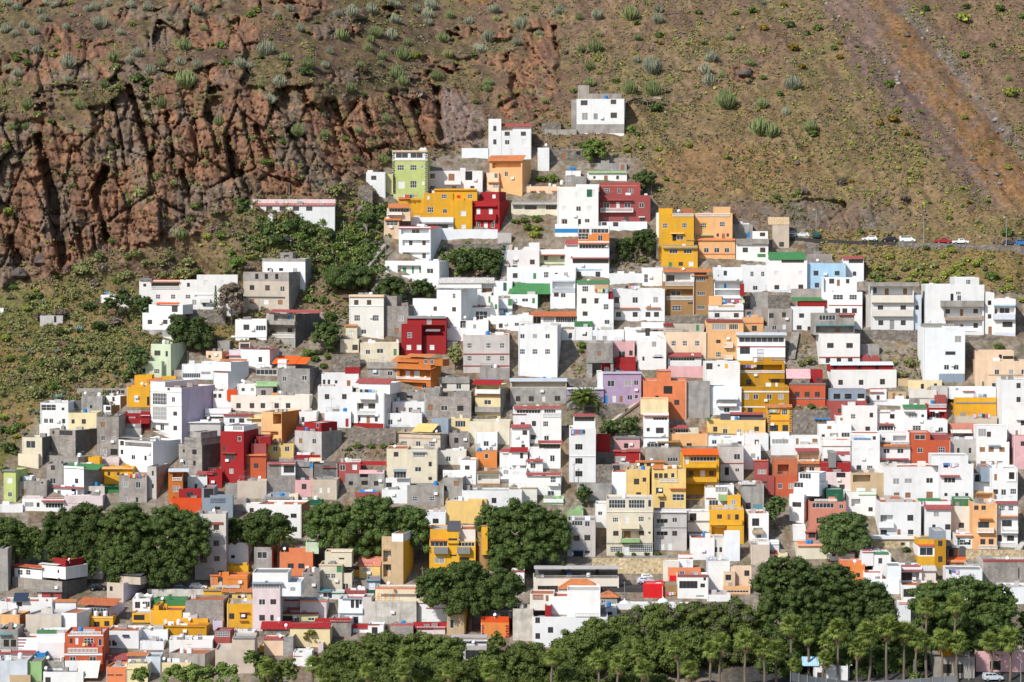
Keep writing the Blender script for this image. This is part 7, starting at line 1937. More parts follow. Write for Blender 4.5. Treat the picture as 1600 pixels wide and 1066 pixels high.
# zoom-tile lists: tile origin, then kind: x,y,width ...   S pale, G green, Y yellowish spurge; g o y d r e bushes; a agave
PLANT_TEXT = '''
@0,0
S 105,35,72 30,8,50 60,10,60 275,95,90 250,60,60 40,160,85 20,180,60 95,195,75 150,140,70 205,185,75 330,30,50 415,160,55 450,90,40 545,45,60 590,30,80 625,125,120 675,15,60 815,15,75 925,30,80 1195,20,60 1230,40,100 1045,105,50 750,190,65 225,305,65 425,370,115 805,365,70 855,320,80 935,420,100 1125,370,85 1230,390,75 1500,380,90 1560,400,60 430,485,75 110,440,85 50,410,75 290,10,50 350,20,50
G 1150,265,110 1275,165,65 710,345,95 1010,385,65 1160,478,145 650,515,70 490,640,80 520,650,70 170,640,90 160,770,85 1010,630,90 1370,745,95 45,915,60 260,520,45 450,575,50 370,240,60 20,665,60 90,780,60
Y 60,790,70 30,930,60
o 720,412,85 735,530,80 690,552,60 725,580,48 240,700,100 1285,1010,90 1285,945,50 1095,1040,80 1580,850,95 390,730,55 440,780,50
g 100,330,85 170,385,80 100,365,60 160,310,60 320,750,65 1380,275,90 1250,300,60 830,150,55 110,520,60 1560,80,90 1600,40,70 210,210,40 1410,385,80 1350,390,60
d 850,480,110 930,500,90 900,560,70 910,640,60 945,920,60 690,920,50 1250,130,40
y 440,10,60 340,335,70 30,570,60 40,900,50 390,580,45 960,600,40 250,350,60 490,280,60
r 1400,345,50 960,455,40 1440,180,40 1530,400,40
e 530,495,70 240,290,60 480,90,40
@400,0
S 720,45,85 600,60,95 505,75,65 130,85,55 210,48,55 840,8,60 880,15,80 868,105,90 1000,40,80 1090,20,90 1075,75,90 1075,125,80 1330,115,85 1485,45,85 275,170,65 845,205,90 1455,205,125 1410,290,90 60,285,135 430,395,65 460,310,60 850,310,50 1120,605,55 90,600,95 145,490,110 1080,950,20 1380,285,60
G 1210,80,75 1165,220,90 535,205,105 745,185,110 715,230,80 325,380,120 180,345,85 655,390,75 700,290,70 790,335,80 775,390,50 915,330,105 945,250,75 880,440,120 920,490,95 1125,455,105 1450,500,80 1445,540,70 590,535,85 460,590,80 815,720,90 265,795,115 790,970,110 30,510,60 430,820,75 640,800,70 795,800,30
Y 1500,105,60 1200,325,80 490,650,60 25,520,60
g 560,860,70 630,990,60 90,240,50 340,450,70 1370,630,50 1420,545,60 150,110,40 380,130,50 170,880,60 1360,330,60 60,1000,90
d 300,440,100 670,590,60 1000,700,70 30,350,60 560,220,50 1530,600,60
y 420,520,50 1240,390,50 820,590,50 1000,340,90 10,60,70
o 80,815,60 85,1005,90 280,1030,60 190,390,80
r 200,215,40 430,240,35
e 850,310,60 1030,580,90 1210,265,40 950,560,60
@800,0
S 60,130,120 30,245,85 300,50,85 530,80,95 910,105,95 915,45,75 870,395,140 780,360,70 1245,335,105 1230,485,105 1205,410,110 170,200,55 250,90,40 200,410,30
G 740,65,125 520,275,105 485,400,85 485,500,85 735,530,125 875,535,135 1335,605,155 1560,630,95 1550,770,160 785,225,65 1485,380,75 1310,460,55 430,300,55 1360,215,75 420,100,60
Y 200,620,65 110,520,35 540,205,60
d 900,665,110 920,215,70 650,495,75
g 500,910,130 740,800,80 430,900,60 1160,70,60 775,140,55 1200,260,60 1500,60,70 380,560,60 1570,480,60 780,830,60
y 920,920,75 1105,900,65 1340,975,55 1485,935,45 530,365,60 1440,990,40 640,160,35 1100,70,40 1390,75,60 760,330,50 600,885,60 540,450,45 720,930,70 800,910,60
a 390,890,70 650,960,70 1230,130,60 1410,170,70 1120,150,40 1455,30,50 1575,10,70
r 930,265,50 1570,170,70 1160,255,40
e 620,610,70 960,565,50 470,320,50 330,320,60
@1200,0
S 155,505,115 110,690,65
G 260,770,120 20,790,140 1500,485,50
g 310,170,70 410,290,70 755,515,95 555,285,40 1225,340,75 280,830,70 75,580,60 1400,275,60 850,285,35 1590,100,60 950,690,50 1000,50,20
y 1515,570,110 1220,100,125 805,685,75 540,815,50 640,440,40 710,440,30 565,410,40 80,120,50 300,60,35 575,315,45 465,220,45 1225,725,60 1255,595,40 500,610,30 380,610,40 1090,990,50 940,930,45 820,1050,45 650,980,50 1500,890,50 1545,910,40 1440,30,60 1565,800,45 1500,1040,60 1290,315,40 1440,240,35
d 980,45,75 1240,35,75 1450,45,80 240,200,60 140,150,80 1590,360,60
r 160,290,90 450,350,60 260,115,40 780,735,90 690,760,60 860,825,70 930,850,50 215,410,60 450,265,50 100,20,70
a 1270,985,60 100,110,30
@0,267
o 210,335,100 500,605,160 620,525,120 880,110,160 910,560,120 1010,570,90 1160,630,150 1100,640,90 780,640,130 1180,560,110 850,500,110 1440,625,120 480,760,115 170,775,90 1010,635,100 560,560,90 990,30,130 1080,70,80
g 700,430,75 370,640,100 1240,620,70 800,530,70 1480,560,150 1440,510,70 730,680,80 460,85,55 1215,215,80 1380,390,110 1200,300,50 85,720,70 240,770,80 1060,530,70
G 810,165,120 1195,290,130 1130,370,120
S 1120,375,100 45,80,50
y 55,245,95 1560,530,80 1300,400,100 40,1030,100 1040,290,40 940,330,40 160,850,80 230,740,70 390,790,60
d 560,840,110 620,960,120 690,820,110 380,1000,100 930,810,70 1160,960,60
a 280,800,95 150,1010,80 490,970,120 1050,830,60 430,950,60
e 380,880,130 640,590,110 720,930,120 590,690,90 60,780,70 1550,590,100 250,900,100
@400,267
d 60,350,150 200,330,170 330,350,170 120,420,150 450,380,130 300,460,120 700,280,130 760,330,110 740,390,90 560,330,60 430,620,90 1120,720,60 560,690,80 610,640,150 680,660,120
g 500,460,120 590,420,110 440,540,110 540,530,110 640,500,100 690,540,90 240,300,90 420,310,80 630,340,70 370,480,90 500,610,90 330,790,100 420,800,90 580,590,70 160,340,90 20,470,100 280,400,120 560,400,100 1250,510,120 1350,560,110 1480,500,100 1290,600,110 1440,600,120 1400,520,90 460,900,110 430,970,110 1500,620,80
y 610,350,80 760,410,60 590,200,70 640,410,60
o 490,100,150 280,30,70 370,900,80 540,880,60
a 400,60,90 590,240,40 700,510,60 880,700,90 420,580,60 340,540,40 850,760,70
e 560,780,70 1390,630,90
@800,267
g 720,440,110 150,290,90 80,300,80 100,340,90 250,40,90 180,40,90 20,310,60 760,480,80 700,500,80
d 850,420,130 830,470,90 670,480,60 640,560,60
y 140,390,90 1025,65,40 960,45,50 150,350,80
o 820,550,80 1530,830,60
@1200,267
y 1145,490,70 910,640,75 885,675,75 1270,630,50 1220,600,70 1330,545,60 1300,575,80 1200,570,80 1165,600,60 1090,530,60 960,635,60 970,685,70 1040,690,80 760,530,70 680,600,80 1240,550,60 1500,670,70 1510,720,80 1460,740,70 1580,800,60 1590,490,60 1550,470,50 1140,620,70 1210,100,50 940,130,50 1000,190,40 875,260,40 1370,180,60 600,220,40 830,225,45 740,200,50 1100,640,90 1420,800,50 1190,640,90 1000,640,70
g 60,160,60 195,130,60 160,150,50 1490,375,100 1130,290,50 985,475,60 1140,470,60 580,375,50 545,490,40 700,680,80 650,650,60 1400,650,100 1400,530,40
o 680,640,90 850,600,80 940,600,80 1030,580,90 1350,600,70 1560,560,50 790,650,90 740,600,70
r 520,60,50 880,70,60 1250,190,50
e 220,120,90 460,60,90 850,160,90
@0,533
o 450,45,150 560,35,120 370,135,160 230,210,110 330,240,120 440,215,110 540,165,130 600,130,110 680,150,120 230,310,150 640,60,110 210,290,90 310,120,110 500,95,110
g 60,105,80 130,175,65 260,135,70 80,540,90 590,40,60 150,110,60 130,520,70 710,280,60 800,200,90 330,270,100 60,560,70
d 780,230,80 730,190,70 20,330,60 60,650,140 30,800,80 10,540,90 90,690,70 850,170,60
a 190,60,70 350,50,100 370,335,120 400,310,80 560,190,60 250,480,90 230,430,80 150,560,80 720,215,60
y 70,90,80 20,470,80 100,590,60
e 60,245,50 170,230,70
@400,533
g 370,100,90 450,90,70 330,60,110 420,150,60 300,90,80 640,650,60 720,650,60 790,650,60 580,670,50 850,640,50
d 470,40,90 390,60,80
@800,533
g 560,555,50 620,550,70 430,55,60 440,15,90 1190,330,50 660,500,50
d 770,480,70 770,545,60 600,830,60
a 710,530,50 350,520,50
@1200,533
g 270,400,70 350,420,60 200,440,60 1440,25,90 300,430,60
o 260,110,110 210,140,60 880,120,120 960,130,90 850,200,80
y 790,130,60
@400,800
g 330,790,80
@800,800
d 670,265,60 760,262,50 840,258,50 910,258,50 1190,145,70
@1200,800
d 420,1005,120 860,228,70 1010,240,40 1310,245,60 1400,245,60
g 920,1010,110 1360,240,60 1480,250,50
'''
ZONES = [(60, 'the far edge of the cliff'), (190, 'the dark clefts of the cliff'), (310, 'the middle of the cliff'), (450, 'the long white house'), (560, 'the stone steps'), (640, 'the tall lime house'),
         (720, 'the grey rock slab'), (800, 'the tall white house'), (880, 'the stone ruin'), (960, 'the topmost white house'), (1050, 'the rose red house'), (1140, 'the peach twin house'),
         (1240, 'the tan road house'), (1340, 'the parked white car'), (1430, 'the parked cars'), (1520, 'the end of the road')]
KINDW = {'S': ('pale', 'candelabra spurge', 'candelabra_spurge', 'cactus'), 'G': ('green', 'candelabra spurge', 'candelabra_spurge', 'cactus'), 'Y': ('yellowish', 'candelabra spurge', 'candelabra_spurge', 'cactus'),
         'g': ('green', 'bush', 'bush', 'bush'), 'd': ('dark green', 'bush', 'bush', 'bush'), 'o': ('olive', 'dome shrub', 'dome_shrub', 'shrub'), 'y': ('yellow green', 'shrub', 'flowering_shrub', 'shrub'),
         'r': ('rusty', 'shrub', 'flowering_shrub', 'shrub'), 'e': ('grey', 'thorn bush', 'thorn_bush', 'bush'), 'a': ('blue green', 'agave', 'agave', 'agave')}

def build_plants():
    items = []; ox = oy = 0
    for ln in PLANT_TEXT.strip().splitlines():
        if ln[0] == '@':
            ox, oy = [float(q) for q in ln[1:].split(',')]; continue
        k, rest = ln.split(' ', 1)
        for q in rest.split():
            x, y, w_ = [float(z) for z in q.split(',')]
            items.append((k, ox + x / 3.995, oy + y / 3.995, w_ / 3.995))
    u = np.array([i[1] for i in items]); vb = np.array([i[2] + i[3] * (.42 if i[0] in 'SGY' else .30) for i in items])
    dd = base_depth(u, vb) - relief(u, vb)
    groups = {}
    for i, (k, uu, vv, wpx) in enumerate(items):
        p = at(uu, vb[i], float(dd[i]))
        r = rs(i + 11)
        s = wpx / (FPX / p.y) / 2 * r.uniform(.78, .98)
        adj, word, name, cat = KINDW[k]
        if k in 'SGY': me = r.choice(SPUR[{'S': 'pale', 'G': 'green', 'Y': 'yellow'}[k]])
        elif k == 'a': me = r.choice(AGAVE)
        else: me = r.choice(BUSH[{'g': 'green', 'd': 'dark', 'o': 'olive', 'y': 'yellow', 'r': 'rust', 'e': 'grey'}[k]])
        o = link(name, me, None, p)
        o.rotation_euler = (0, 0, r.uniform(0, 6.28))
        hz = s * (1.55 if k in 'SGY' else 1.1) * r.uniform(.88, 1.12)
        o.scale = (s * 1.02, s * 1.02, hz)
        o['category'] = cat
        o['group'] = {'cactus': 'candelabra spurges on the slope', 'bush': 'bushes on the slope', 'agave': 'agaves on the slope', 'shrub': 'rounded shrubs on the slope'}[cat]
        # where it stands, in words
        inside = vv > np.interp(uu, *TOWN_TOP) - 25
        if not inside and vv < 235:
            z = min(ZONES, key=lambda q: abs(q[0] - uu))[1]
            row = 'right at the top above' if vv < 35 else ('high above' if vv < 85 else ('midway up above' if vv < 145 else 'just above'))
            ph = '%s %s' % (row, z)
        else:
            lm = min(LANDMARKS, key=lambda q: math.hypot(max(q[3][0] - uu, 0, uu - q[3][2]), max(q[3][1] - vv, 0, vv - q[3][3]) * 1.3))
            rel = 'above' if vv < lm[3][1] else ('below' if vv > lm[3][3] else 'beside')
            far = math.hypot(max(lm[3][0] - uu, 0, uu - lm[3][2]), max(lm[3][1] - vv, 0, vv - lm[3][3])) > 45
            ph = '%s%s %s' % ('well ' if far and rel != 'beside' else '', rel, lm[2])
        groups.setdefault((adj, word, ph), []).append((uu, o))
    for (adj, word, ph), L in groups.items():
        L.sort(key=lambda q: q[0])
        for j, (uu, o) in enumerate(L):
            if len(L) == 1:
                o['label'] = '%s %s %s' % (adj, word, ph)
            else:
                o['label'] = '%s %s %s from the left %s' % (ORD[j], adj, word, ph)
            for a_, b_ in (('candelabra ', ''), ('dark green', 'dark'), ('yellow green', 'lime'), ('well ', ''), ('right at the top', 'topmost')):
                if len(o['label'].replace('-', ' ').split()) > 16: o['label'] = o['label'].replace(a_, b_, 1)

build_plants()
# ------------------------------------------------------------------ loose cover of the open slope
def scatter(name, n, leaf, seed, weight, size, per, h=.7, ql=.42):
    rng = np.random.default_rng(seed)
    mul = 40 if n <= 2700 else 6
    u = rng.uniform(-120, 1720, n * mul); v = rng.uniform(-60, 730, n * mul)
    w_ = weight(u, v)
    k = rng.random(len(u)) < w_
    u, v = u[k][:n], v[k][:n]
    d = base_depth(u, v) - relief(u, v)
    rx, rz = rays(u, v)
    P = np.stack([rx * d, d, CAMZ + rz * d], 1)
    m = len(P)
    s = size * (.45 + 1.1 * rng.random(m) ** 1.6)
    c = np.repeat(P, per, 0); ss = np.repeat(s, per)[:, None]
    dr = rng.normal(size=(m * per, 3)); dr[:, 2] = np.abs(dr[:, 2]) * h + .1
    dr /= np.linalg.norm(dr, axis=1)[:, None]
    cen = c + dr * ss * rng.uniform(.35, 1, (m * per, 1))
    nn = dr + rng.normal(size=dr.shape) * .6
    nn /= np.linalg.norm(nn, axis=1)[:, None]
    t = np.cross(nn, rng.normal(size=dr.shape)); t /= np.linalg.norm(t, axis=1)[:, None]
    b = np.cross(nn, t); q = ss * ql
    V = np.stack([cen - t * q - b * q * .7, cen + t * q - b * q * .5, cen + t * q * .8 + b * q, cen - t * q * .9 + b * q * .8], 1).reshape(-1, 3)
    return link(name, np_mesh(name, V, np.arange(len(V)).reshape(-1, 4), [LEAF[leaf]]), None, None, 'stuff')

def open_slope(u, v):
    tt = np.interp(u, *TOWN_TOP)
    chute = (u > np.interp(v, [0, 330], [1300, 1560])) & (u < np.interp(v, [0, 60, 130, 230, 330], [1400, 1450, 1510, 1590, 1680])) & (v < 330)
    return (v < tt + 4) * (1 - .93 * cliff_mask(u, v) * sstep(.62, .52, fbm(u / 18, v / 10, 3, 231))) * np.where(chute, .3, 1.0)

def w_dry(u, v): return open_slope(u, v) * (.15 + .85 * sstep(.4, .6, fbm(u / 30, v / 22, 3, 201)))
def w_olive(u, v): return open_slope(u, v) * (.06 + .94 * sstep(.50, .62, fbm(u / 55, v / 40, 3, 203)))
def w_yel(u, v):
    return open_slope(u, v) * (.04 + sstep(900, 1150, u) * sstep(.5, .68, fbm(u / 26, v / 20, 3, 205)) + .5 * sstep(.62, .74, fbm(u / 40, v / 30, 3, 207)))
def w_green(u, v):
    a = np.maximum(np.exp(-((u - 490) / 110) ** 2 - ((v - 375) / 55) ** 2), np.exp(-((u - 120) / 130) ** 2 - ((v - 540) / 85) ** 2))
    return open_slope(u, v) * np.clip(a * 1.2, 0, 1) + .012 * open_slope(u, v)
def w_weeds(u, v):
    boxes = ((1385, 545, 1465, 592), (1228, 535, 1262, 575), (535, 690, 618, 716), (890, 560, 930, 590), (940, 648, 1000, 684), (1080, 600, 1108, 625), (845, 462, 870, 485), (930, 725, 960, 760), (520, 480, 560, 545), (400, 480, 480, 545), (640, 435, 700, 470), (960, 398, 1028, 425), (1150, 425, 1170, 480), (1245, 640, 1300, 665))
    m = np.zeros(u.shape)
    for a, b, c, d in boxes:
        m = np.maximum(m, sstep(a - 4, a + 4, u) * sstep(c + 4, c - 4, u) * sstep(b - 3, b + 3, v) * sstep(d + 3, d - 3, v))
    return m * .9
def w_garden(u, v):
    a = np.maximum.reduce([np.exp(-((u - 455) / 62) ** 4 - ((v - 365) / 26) ** 4), np.exp(-((u - 540) / 55) ** 4 - ((v - 395) / 48) ** 4), np.exp(-((u - 585) / 26) ** 4 - ((v - 345) / 24) ** 4), np.exp(-((u - 735) / 46) ** 4 - ((v - 408) / 20) ** 4)])
    return a * (.4 + .6 * sstep(.4, .5, fbm(u / 16, v / 12, 2, 221)))

scatter('dry_scrub', 14000, 'grey', 1, w_dry, .42, 6)
scatter('dry_grass', 7000, 'rust', 5, lambda u, v: open_slope(u, v) * sstep(.5, .7, fbm(u / 60 + 9, v / 34, 3, 209)) * sstep(700, 950, u + (v > 430) * 900), .30, 6, 1.4)
scatter('olive_scrub', 13000, 'olive', 2, w_olive, .44, 7)
scatter('yellow_scrub', 5200, 'yellow', 3, w_yel, .45, 9)
scatter('green_scrub', 1500, 'olive', 4, w_green, .95, 36, .7, .19)
scatter('weeds', 900, 'olive', 18, w_weeds, .45, 10)
scatter('dry_weeds', 900, 'grey', 19, w_weeds, .42, 9)
scatter('garden_cover', 2600, 'dark', 8, lambda u, v: w_garden(u, v), .75, 20, .7, .3)
scatter('garden_greens', 1500, 'green', 9, lambda u, v: w_garden(u, v), .8, 20, .7, .3)
LEAF['straw'] = leaf_mat('straw', (.22, .145, .06), (.36, .25, .11))
scatter('straw_grass', 16000, 'straw', 6, lambda u, v: open_slope(u, v) * (sstep(820, 1100, u) * .7 + .45) * sstep(.42, .62, fbm(u / 44 + 2, v / 30, 3, 211)), .26, 6, 1.6)

def stones(name, n, seed, weight, size, col):
    rng = np.random.default_rng(seed)
    u = rng.uniform(-60, 1660, n * 10); v = rng.uniform(-40, 480, n * 10)
    k = rng.random(len(u)) < weight(u, v)
    u, v = u[k][:n], v[k][:n]
    d = base_depth(u, v) - relief(u, v)
    rx, rz = rays(u, v)
    P = np.stack([rx * d, d, CAMZ + rz * d], 1); m = len(P)
    oct_ = np.array([(1, 0, 0), (0, 1, 0), (-1, 0, 0), (0, -1, 0), (0, 0, .8), (0, 0, -.8)], float)
    s = size * (.3 + 1.2 * rng.random((m, 1, 1)) ** 3)
    V = P[:, None, :] + oct_[None] * s * rng.uniform(.55, 1.35, (m, 6, 3)) + rng.normal(size=(m, 6, 3)) * s * .18
    F = np.array([(0, 1, 4), (1, 2, 4), (2, 3, 4), (3, 0, 4), (1, 0, 5), (2, 1, 5), (3, 2, 5), (0, 3, 5)])
    FF = (F[None] + (np.arange(m) * 6)[:, None, None]).reshape(-1, 3)
    link(name, np_mesh(name, V.reshape(-1, 3), FF, [leaf_mat(name + ' rock', *col)]), None, None, 'stuff')

def w_bed(u, v):
    c1 = np.interp(v, [0, 330], [1287, 1600]); c2 = np.interp(v, [0, 30, 60, 130, 230, 330], [1396, 1424, 1454, 1508, 1590, 1672])
    return np.clip(np.exp(-((u - c1) / 8) ** 2) * .7 + np.exp(-((u - c2) / 14) ** 2), 0, 1) * (v < 335)
stones('gully_boulders', 1500, 11, w_bed, .75, ((.10, .09, .085), (.30, .27, .25)))
stones('slope_stones', 1500, 12, lambda u, v: open_slope(u, v) * .25 * sstep(.45, .65, fbm(u / 35, v / 28, 3, 63)), .5, ((.14, .095, .075), (.24, .17, .135)))
stones('cliff_rubble', 900, 15, lambda u, v: np.exp(-((v - np.interp(u, *CLIFF_BOT) - 6) / 9) ** 2) * (u < 740), .6, ((.13, .075, .055), (.26, .15, .10)))
stones('chute_gravel', 900, 13, lambda u, v: (u > np.interp(v, [0, 330], [1300, 1560])) * (u < np.interp(v, [0, 330], [1390, 1640])) * (v < 300) * .5, .3, ((.18, .12, .10), (.36, .29, .25)))

# boulders one can pick out
def boulder(u, v, wpx, label, seed, col=(.15, .115, .10)):
    p = ground_at(u, v); s = wpx / (FPX / p.y) / 2
    rng = np.random.default_rng(seed)
    b = MB(); rings = []
    n = 9
    prof = [(0.0, .62), (.25, 1.0), (.65, .85), (.95, .45), (1.1, .08)]
    for z, rr in prof:
        i0 = len(b.v)
        for k in range(n):
            a = 2 * math.pi * k / n; q = rr * rng.uniform(.8, 1.18)
            b.v.append((math.cos(a) * q * s, math.sin(a) * q * s, (z - .15) * s * rng.uniform(.9, 1.1)))
        rings.append(i0)
    for a, c in zip(rings[:-1], rings[1:]):
        for k in range(n):
            b.f.append((a + k, a + (k + 1) % n, c + (k + 1) % n, c + k)); b.m.append(0)
    b.f.append(tuple(rings[-1] + k for k in range(n))); b.m.append(0)
    o = link('boulder', b.mesh('boulder', [paint('boulder rock', col, stain=.5)]), None, p)
    tag(o, label, 'boulder', 'boulders on the slope')
boulder(1418, 57, 12, 'large grey boulder lying on the rust coloured grass of the chute', 1)
boulder(1405, 119, 7, 'small pale boulder on the mauve gravel of the chute', 2, (.26, .22, .19))
boulder(1494, 163, 6, 'small tan boulder low in the rust coloured strip', 3, (.33, .22, .13))
boulder(1010, 70 + 92, 10, 'grey boulder on the slope beside the collapsed shelter', 4)
boulder(1245, 257, 12, 'pale flat boulder beside the faint path above the road', 5, (.36, .26, .19))
boulder(66, 412, 36, 'rounded reddish boulder at the foot of the cliff', 6, (.20, .10, .065))
boulder(30, 432, 30, 'second rounded boulder fallen below the dark clefts of the cliff', 7, (.19, .10, .07))
boulder(1164, 118, 26, 'dark rocky outcrop with a shaded hollow high above the peach twin house', 8, (.13, .085, .07))

# collapsed shelter next to the topmost white house
def shelter():
    p = ground_at(1012, 168); root = empty('collapsed_shelter', p)
    r = rs(77)
    b = MB()
    for k in range(7):
        x = -4 + k * 1.3
        b.tube([(x, 0, -.3), (x + r.uniform(-.4, .4), r.uniform(-.5, .5), 2.2 + r.uniform(-.5, .6))], [.09, .07], 5)
    o = link('post', b.mesh('post', [paint('old wood', (.30, .24, .19), stain=.4)]), root, None, 'stuff')
    for k in range(9):
        b = MB(); w_ = r.uniform(1.2, 2.4)
        b.box(-w_ / 2, w_ / 2, -.5, .5, -.04, .04)
        q = link('sheet', b.mesh('sheet', [paint('old sheet', (.34, .29, .26), stain=.5)]), root, (-4.6 + k * 1.05, r.uniform(-.6, .6), 2.1 + r.uniform(-.35, .5)))
        q.rotation_euler = (r.uniform(-.5, .5), r.uniform(-.45, .45), r.uniform(-.6, .6))
    tag(root, 'collapsed shelter of old posts and sheets beside the topmost white house', 'shelter')
    p = ground_at(1040, 176); b = MB(); b.box(-.22, .22, -.06, .06, 0, 2.6)
    o = link('plank', b.mesh('plank', [plain('raw plank', (.55, .36, .16), .8)]), None, p); o.rotation_euler = (-.5, -.55, 0)
    tag(o, 'pale yellow plank leaning on the slope beside the collapsed shelter', 'plank')
shelter()

# ------------------------------------------------------------------ the road at the upper edge and what stands on it
ASPH = paint('asphalt', (.065, .063, .060), stain=.3)
def road():
    pts = [(1225, 366), (1300, 371), (1400, 375), (1500, 378), (1605, 381), (1720, 384)]
    b = MB(); top = []
    for (u, v) in pts:
        f = at(u, v + 4)
        top.append(f + Vector((0, -1.2, 0)))
    for a, c in zip(top[:-1], top[1:]):
        n = Vector((0, 8.5, 0))
        b.quad(tuple(a), tuple(c), tuple(c + n), tuple(a + n))
        b.quad(tuple(a + Vector((0, 0, -2.6))), tuple(c + Vector((0, 0, -2.6))), tuple(c), tuple(a))
    link('road', b.mesh('road', [ASPH]), kind='structure')
    w_ = MB()
    for a, c in zip(top[2:-1], top[3:]):
        k = Vector((0, -.35, 0))
        A, Cc = a + k, c + k; dn = Vector((0, 0, -2.5)); up = Vector((0, 0, .12)); bk = Vector((0, .3, 0))
        w_.quad(tuple(A + dn), tuple(Cc + dn), tuple(Cc + up), tuple(A + up)); w_.quad(tuple(A + up), tuple(Cc + up), tuple(Cc + up + bk), tuple(A + up + bk))
        w_.quad(tuple(A + up + bk), tuple(Cc + up + bk), tuple(Cc + dn + bk), tuple(A + dn + bk))
    o = link('retaining_wall', w_.mesh('retaining_wall', [cmat('stone')]))
    tag(o, 'long grey retaining wall carrying the road with the parked cars', 'wall')
    f = MB(); a = top[0] + Vector((13, 8.3, 0)); c = top[1] + Vector((6, 8.3, 0))
    f.box(a.x, c.x, a.y - .2, a.y + .2, min(a.z, c.z) - .5, max(a.z, c.z) + 1.1)
    tag(link('roadside_wall', f.mesh('roadside_wall', [cmat('palegrey')])), 'low pale wall along the far side of the road by the white car', 'wall')
    return top
ROADTOP = road()

def road_pt(u, back):
    for a, c in zip(ROADTOP[:-1], ROADTOP[1:]):
        ua = 800 + FPX * a.x / a.y; uc = 800 + FPX * c.x / c.y
        if ua <= u <= uc:
            t = (u - ua) / (uc - ua)
            p = a.lerp(c, t); q = p + Vector((0, back, 0))
            q.x = (u - 800) / FPX * q.y
            return q, math.atan2(c.z - a.z, c.x - a.x)
    return ROADTOP[-1], 0

CARGLASS = plain('car glass', (.02, .025, .03), .08, .6)
RUB = plain('tyre rubber', (.02, .02, .02), .8, .2)
def build_car(p, rz, col, label, kind='hatch', group='cars parked along the road'):
    prof = {'hatch': [(-1.95, .35), (-2.0, .75), (-1.75, 1.0), (-1.45, 1.42), (.15, 1.46), (1.0, .98), (1.85, .82), (1.98, .55), (1.95, .35)],
            'van': [(-2.0, .35), (-2.05, .9), (-1.95, 1.75), (.7, 1.82), (1.35, 1.15), (1.95, .98), (2.08, .6), (2.0, .35)],
            'pickup': [(-2.2, .4), (-2.25, .95), (-.55, .95), (-.4, 1.5), (.6, 1.52), (1.1, 1.02), (2.1, .92), (2.2, .6), (2.15, .4)],
            'suv': [(-2.0, .4), (-2.05, 1.0), (-1.85, 1.68), (.4, 1.72), (1.05, 1.1), (1.95, 1.0), (2.08, .65), (2.0, .4)]}[kind]
    paintm = plain('car ' + label.split()[0] + str(col), col, .25, .5)
    root = empty('parked_car' if kind != 'van' else 'parked_van', p, rz)
    b = MB(); hw = .84
    def ring(s, y): return [(x, y, z) for x, z in prof]
    a = ring(0, -hw); c = ring(0, hw)
    tb = max(z for _, z in prof)
    a = [(x, -hw + (.14 if z > tb * .8 else 0), z) for x, z in prof]; c = [(x, hw - (.14 if z > tb * .8 else 0), z) for x, z in prof]
    b.poly(a); b.poly(c[::-1])
    for i in range(len(prof)):
        j = (i + 1) % len(prof)
        b.quad(a[j], a[i], c[i], c[j])
    link('body', b.mesh('body', [paintm]), root)
    zt = tb
    xa, xb = {'hatch': (-1.4, .25), 'van': (-1.75, .8), 'pickup': (-.35, .65), 'suv': (-1.75, .5)}[kind]
    zb = zt - .5
    for s in (-1, 1):
        n = 3 if kind in ('van', 'suv') else 2
        for k in range(n):
            x0 = xa + (xb - xa) * k / n + .04; x1 = xa + (xb - xa) * (k + 1) / n - .04
            b = MB(); y = s * (hw - .06)
            q = [(x0, y, zb + .02), (x1 + (.25 if k == n - 1 else 0), y, zb + .02), (x1 - .02, s * (hw - .10), zt - .1), (x0 + (.12 if k == 0 else 0), s * (hw - .10), zt - .1)]
            q = [(x, yy + s * .035, z) for x, yy, z in q]
            b.poly(q if s < 0 else q[::-1])
            q2 = [(x, yy - s * .05, z) for x, yy, z in q]; b.poly(q2[::-1] if s < 0 else q2)
            link('window', b.mesh('window', [CARGLASS]), root)
    i = max(range(len(prof)), key=lambda k: (prof[k][1] > zt - .05) * 10 + prof[k][0])
    (x0, z0), (x1, z1) = prof[i], prof[(i + 1) % len(prof)]
    nx, nz = (z0 - z1), (x1 - x0); L = math.hypot(nx, nz); nx, nz = nx / L * .02, nz / L * .02
    b = MB(); b.quad((x0 + nx + .04, -hw + .2, z0 + nz - .05), (x1 + nx, -hw + .1, z1 + nz + .05), (x1 + nx, hw - .1, z1 + nz + .05), (x0 + nx + .04, hw - .2, z0 + nz - .05))
    link('windscreen', b.mesh('windscreen', [CARGLASS]), root)
    for x in (-1.25, 1.25):
        for s in (-1, 1):
            b = MB(); b.tube([(x, s * .68, .33), (x, s * .88, .33)], [.33, .33], 14)
            w_ = link('wheel', b.mesh('wheel', [RUB]), root)
            b = MB(); b.tube([(x, s * .86, .33), (x, s * .895, .33)], [.19, .19], 10)
            link('rim', b.mesh('rim', [METAL]), w_)
    for s in (-1, 1):
        b = MB(); b.box(1.86, 1.99, s * .6 - .16, s * .6 + .16, .6, .74)
        link('headlight', b.mesh('headlight', [PVC]), root)
    tag(root, label, 'van' if kind == 'van' else 'car', group)

